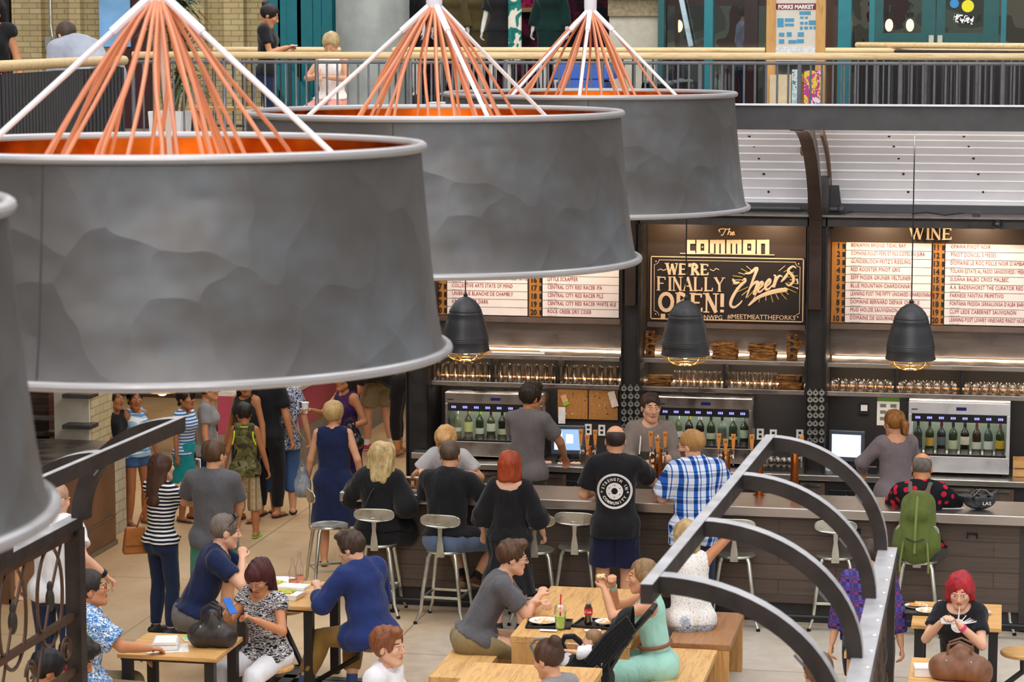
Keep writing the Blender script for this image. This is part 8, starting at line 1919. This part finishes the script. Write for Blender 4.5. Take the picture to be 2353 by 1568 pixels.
# baby in the pram
q = atY(1330, 1530, 17.5)
person('baby', 'baby lying in the pram with bare feet raised', (q.x, q.y, 0), 80, .62, 1.1, False, SK4, lean=(-35, 0), seat=.60, top=dict(mat=WHT_T, sleeve=.8), bottom=dict(mat=WHT_T, len=1.0), hair=('buzz', '#8a6a4c'), shoes=None, feet=[(-.06, .22, .82, 0, .8), (.06, .24, .80, 0, .8)], res=.8, hands=((-.1, .1, .78), (.1, .1, .78)))
# ---- upper floor
L = (X_(612, 28.0, 60), 28.0, ZM); zt_ = atY(612, 4, 28.0).z-ZM
person('upblack', 'woman in black T-shirt and jeans reading her phone at the upper railing', L, -80, zt_, 1., True, SK2, top=dict(mat=BLK_T, sleeve=.6), bottom=dict(mat=JEAN, loose=.006, wide=.004), hair=('bun', '#1c120f'), hands=((-.06, .22, 1.12), (.06, .24, 1.14)), poles=((-.6, -.2, -1), (.6, -.2, -1)), head=(0, 26, 0), shoes=('shoe', '#333333'))
ci = PEOPLE['upblack']; wq = ci['M'] @ ((ci['W'][0]+ci['W'][1])/2+Vector((0, .09, .03))); t = thing('phone', 'phone held by the woman in black at the upper railing', 'phone', wq, .2); m = MB(); m.box(-.033, .033, -.065, .065, -.005, .005); m.build('case', WHITEP, t, bevel=.003)
L = (X_(762, 27.2, 100), 27.2, ZM-.15)
L = (X_(762, 27.2, 100), 27.2, ZM); zt_ = atY(762, 75, 27.2).z-ZM
person('uppink', 'blonde woman in white knit tank and pink trousers at the upper railing', L, 172, 1.60, 1.08, True, SK1, seat=zt_-1.60/1.75*.895, top=dict(mat=dots('pink_knit', '#f0e8e2', '#d9bcb0', 50, .25), sleeve=0, neck=.08, hem=-.06), bottom=dict(mat=fabric('salmon_cloth', '#e0998c'), len=1.9), hair=('short', '#b08a54', '#dcc08c', .012), hands=((-.04, .24, 1.02-.2), (.08, .26, 1.02-.2)), poles=((-1, -.1, -.8), (1, -.1, -.8)), head=(8, 30, 0))
t = thing('bench', 'low wooden bench under the woman in the white knit tank', 'bench', (L[0], L[1]+.02, ZM)); sz = zt_-1.60/1.75*.895; m = MB(); m.box(-.4, .4, -.2, .2, sz-.06, sz-.01); m.build('seat', OAK, t); 
for sg in (-1, 1): m = MB(); m.box(sg*.34-.04, sg*.34+.04, -.15, .15, 0, sz-.06); m.build('leg', BALD, t)
ci = PEOPLE['uppink']; wq = ci['M'] @ ((ci['W'][0]+ci['W'][1])/2+Vector((.02, .08, .05))); t = thing('phone', 'orange-cased phone held by the woman in white knit tank', 'phone', wq, -.2); t.rotation_euler = (.6, 0, -.2); m = MB(); m.box(-.033, .033, -.065, .065, -.005, .005); m.build('case', plain('orange_case', '#e07a4c', .4), t, bevel=.004)
L = (X_(262, 23.6, 100), 23.2, ZM)
person('bentman', 'man in pale grey shirt bending over behind the left gallery rail', L, 55, 1.74, 1.25, False, SK1, lean=(62, 0), top=dict(mat=fabric('silver_shirt', '#a9adba'), sleeve=.9, loose=.04, hem=-.1), bottom=dict(mat=fabric('dark_navy_trs', '#1c2236')), hair=('short', '#4a3a2c'), head=(0, 30, 0), hands=((-.2, .5, .7), (.2, .5, .75)))
L = (X_(-12, 21.5, 100), 21.5, ZM)
person('farleft', 'person with bare arm and red patterned skirt at the left frame edge', L, 180, 1.66, 1.0, True, SK2, top=dict(mat=BLK_T, sleeve=.2), skirt=dict(mat=blotch('red_pattern', ['#5b1018', '#8a2028', '#2a1014', '#c9a04c'], 18), hem=.3, r=.25), hair=('long', '#17100e'), res=1.4)
# ---- shop mannequins
def mannequin(label, u, Y, Ht, yaw, topm, botm=None, **k):
    L = (X_(u, Y, 60), Y, ZM+.45); m = MB(); m.lathe([(.0001, 0), (.28, 0), (.28, .45), (.0001, .45)], n=24); o = m.build('plinth', BLACKP, loc=(L[0], Y, ZM)); tag(o, 'dark round plinth under the '+label, 'plinth')
    person('m%d' % u, label, L, yaw, Ht, .92, True, '#e6e4e0', top=dict(mat=topm, sleeve=k.get('sl', .9), loose=.03, flare=k.get('flare')), skirt=dict(mat=botm or topm, hem=.5, r=.2), hair=('none', '#333333'), shoes=None, res=1.4, hands=k.get('hands', (None, None)))
    r = PEOPLE['m%d' % u]['root']; r.name = 'mannequin'; r['category'] = 'mannequin'
mannequin('white mannequin in a black cardigan with pale floral scarf', 940, 33.2, 1.72, 165, fabric('black_knit', '#16161a'), MATS['black_knit'])
mannequin('mannequin in a long olive coat, left of the pair', 1035, 33.6, 1.72, 190, fabric('olive_coat', '#5e5230'), None, sl=1.8)
mannequin('mannequin in a long olive coat, right of the pair', 1090, 33.8, 1.72, 185, MATS['olive_coat'], None, sl=1.8)
mannequin('white mannequin in a plain dark dress', 1150, 33.0, 1.72, 180, fabric('dark_dress', '#232326'), MATS['dark_dress'])
mannequin('mannequin in a dark green cardigan', 1265, 33.2, 1.74, 175, fabric('bottle_green', '#12302c'), MATS['bottle_green'], sl=1.8)
m = MB(); m.box(-.09, .09, -.03, .03, -.42, .42); o = m.build('leaf_print_garment', blotch('leaf_print', ['#ece6d4', '#e6dfcc', '#2f7f78', '#1f6a66'], 7, 1), bevel=.03); o.location = W(1183, 66, 32.8); tag(o, 'cream hanging garment with teal leaf print beside the dark dress', 'garment')
t = thing('picture_frame', 'gold-framed picture with magenta flowers in the shop', 'picture', W(1212, 8, 35.8)); m = MB(); 
for a in ((-.3, .3, -.12, -.06), (-.3, -.24, -.12, .4), (.24, .3, -.12, .4)): m.box(a[0], a[1], -.03, 0, a[2], a[3])
m.build('frame', plain('gold_frame', '#8a7440', .4), t); m = MB(); m.box(-.24, .24, -.02, -.005, -.06, .4); m.build('picture', blotch('magenta_fl', ['#3a0c20', '#a01c4c', '#6a1434'], 8), t)
p = W(1712, 45, 34.2)
person('glassman', 'person in lilac shirt seen dimly behind the storefront glass', (p.x, p.y, ZM), -70, 1.7, 1., False, SK2, top=dict(mat=fabric('lilac', '#8f86a8'), sleeve=.8), bottom=dict(mat=JEAN), hair=('short', '#2a1c14'), res=1.5)

for k_, lab in (('purpleplaid', 'behind the canopy frame'), ('auburn', 'under the woman with spiky auburn hair'), ('bunhair', 'under the woman with the bun'), ('redboy', 'under the person in the crimson hood'), ('blackhead', 'under the person with black hair'), ('brownhead', 'below the canopy ribs')):
    ci = PEOPLE[k_]; x, y, _ = ci['M'].translation; sz = ci['tp'](0, 0, 0).z-.095*ci['s']-.012
    t = thing('wooden_stool', 'plain wooden block stool '+lab, 'stool', (x, y, 0)); m = MB(); m.box(-.16, .16, -.16, .16, sz-.04, sz); m.build('seat', OAK, t)
    for a in (-.12, .12):
        for b in (-.12, .12): m = MB(); m.box(a-.02, a+.02, b-.02, b+.02, 0, sz-.04); m.build('leg', OAKV, t)
# ================================================================ LIGHT
wd = bpy.data.worlds.new('world'); SC.world = wd; wd.use_nodes = True; wt = wd.node_tree
bg = wt.nodes['Background']; tcw = wt.nodes.new('ShaderNodeTexCoord'); sp = wt.nodes.new('ShaderNodeSeparateXYZ'); cr = wt.nodes.new('ShaderNodeValToRGB')
wt.links.new(tcw.outputs['Generated'], sp.inputs[0]); wt.links.new(sp.outputs[2], cr.inputs[0])
cr.color_ramp.elements[0].position = .0; cr.color_ramp.elements[0].color = (.22, .20, .18, 1); cr.color_ramp.elements[1].position = .75; cr.color_ramp.elements[1].color = (1.0, 1.03, 1.08, 1)
wt.links.new(cr.outputs[0], bg.inputs[0]); bg.inputs[1].default_value = 1.05
# daylight through the atrium roof
area('skylight', (-3, 10, 12), (0, 0, 0), 14, 22, 1500, (1, .99, .97))
area('gallery_daylight', (-2, -1.5, 9), (math.radians(52), 0, 0), 16, 5, 750, (1, .98, .95))
area('upper_floor_light', (-4, 28.6, 8.0), (math.radians(15), 0, 0), 14, 3, 260, (1, .97, .93))
area('crowd_light', (-10, 26.2, 3.4), (0, 0, 0), 7, 3, 110, (1, .9, .76)); area('crowd_light2', (-8, 31, 3.4), (0, 0, 0), 9, 4, 130, (1, .88, .72))  # unseen warm fill lights under the upper floor, brightening the crowd
# unseen light added to brighten the vault, warm spots on the boards, shelf strips
area('vault_wash', (-2.4, YV+.35, zb0-.1), (math.radians(98), 0, 0), 9, .12, 95, (1, .97, .98), math.radians(150))
for x, e in ((X_(1100, 24.3), 9), (X_(1330, 24.3), 9), (X_(1540, 24.3), 6), (X_(1760, 24.3), 7), (X_(2010, 24.3), 8), (X_(2240, 24.3), 8)):
    l = bpy.data.lights.new('board_spot', 'SPOT'); l.energy = e*2.6; l.color = (1, .76, .5); l.spot_size = math.radians(140); l.spot_blend = .9; l.shadow_soft_size = .04
    o = bpy.data.objects.new('board_spot', l); COL.objects.link(o); o.location = (x, 24.44, zh1-.04); o.rotation_euler = (math.radians(52), 0, 0)
for (a, b) in bays:
    xa, xb = X_(a, YS, 880), X_(b, YS, 880)
    area('shelf_strip', ((xa+xb)/2, YW-.09, zBs-.055), (math.radians(-12), 0, 0), xb-xa-.1, .02, 3.2, (1, .82, .6))
    area('shelf_strip', ((xa+xb)/2, YW-.06, zBs+.02), (math.radians(165), 0, 0), xb-xa-.1, .02, 1.2, (1, .82, .6))
    area('counter_strip', ((xa+xb)/2, YS+.1, zA-.06), (math.radians(8), 0, 0), xb-xa-.2, .03, 5, (1, .9, .78))
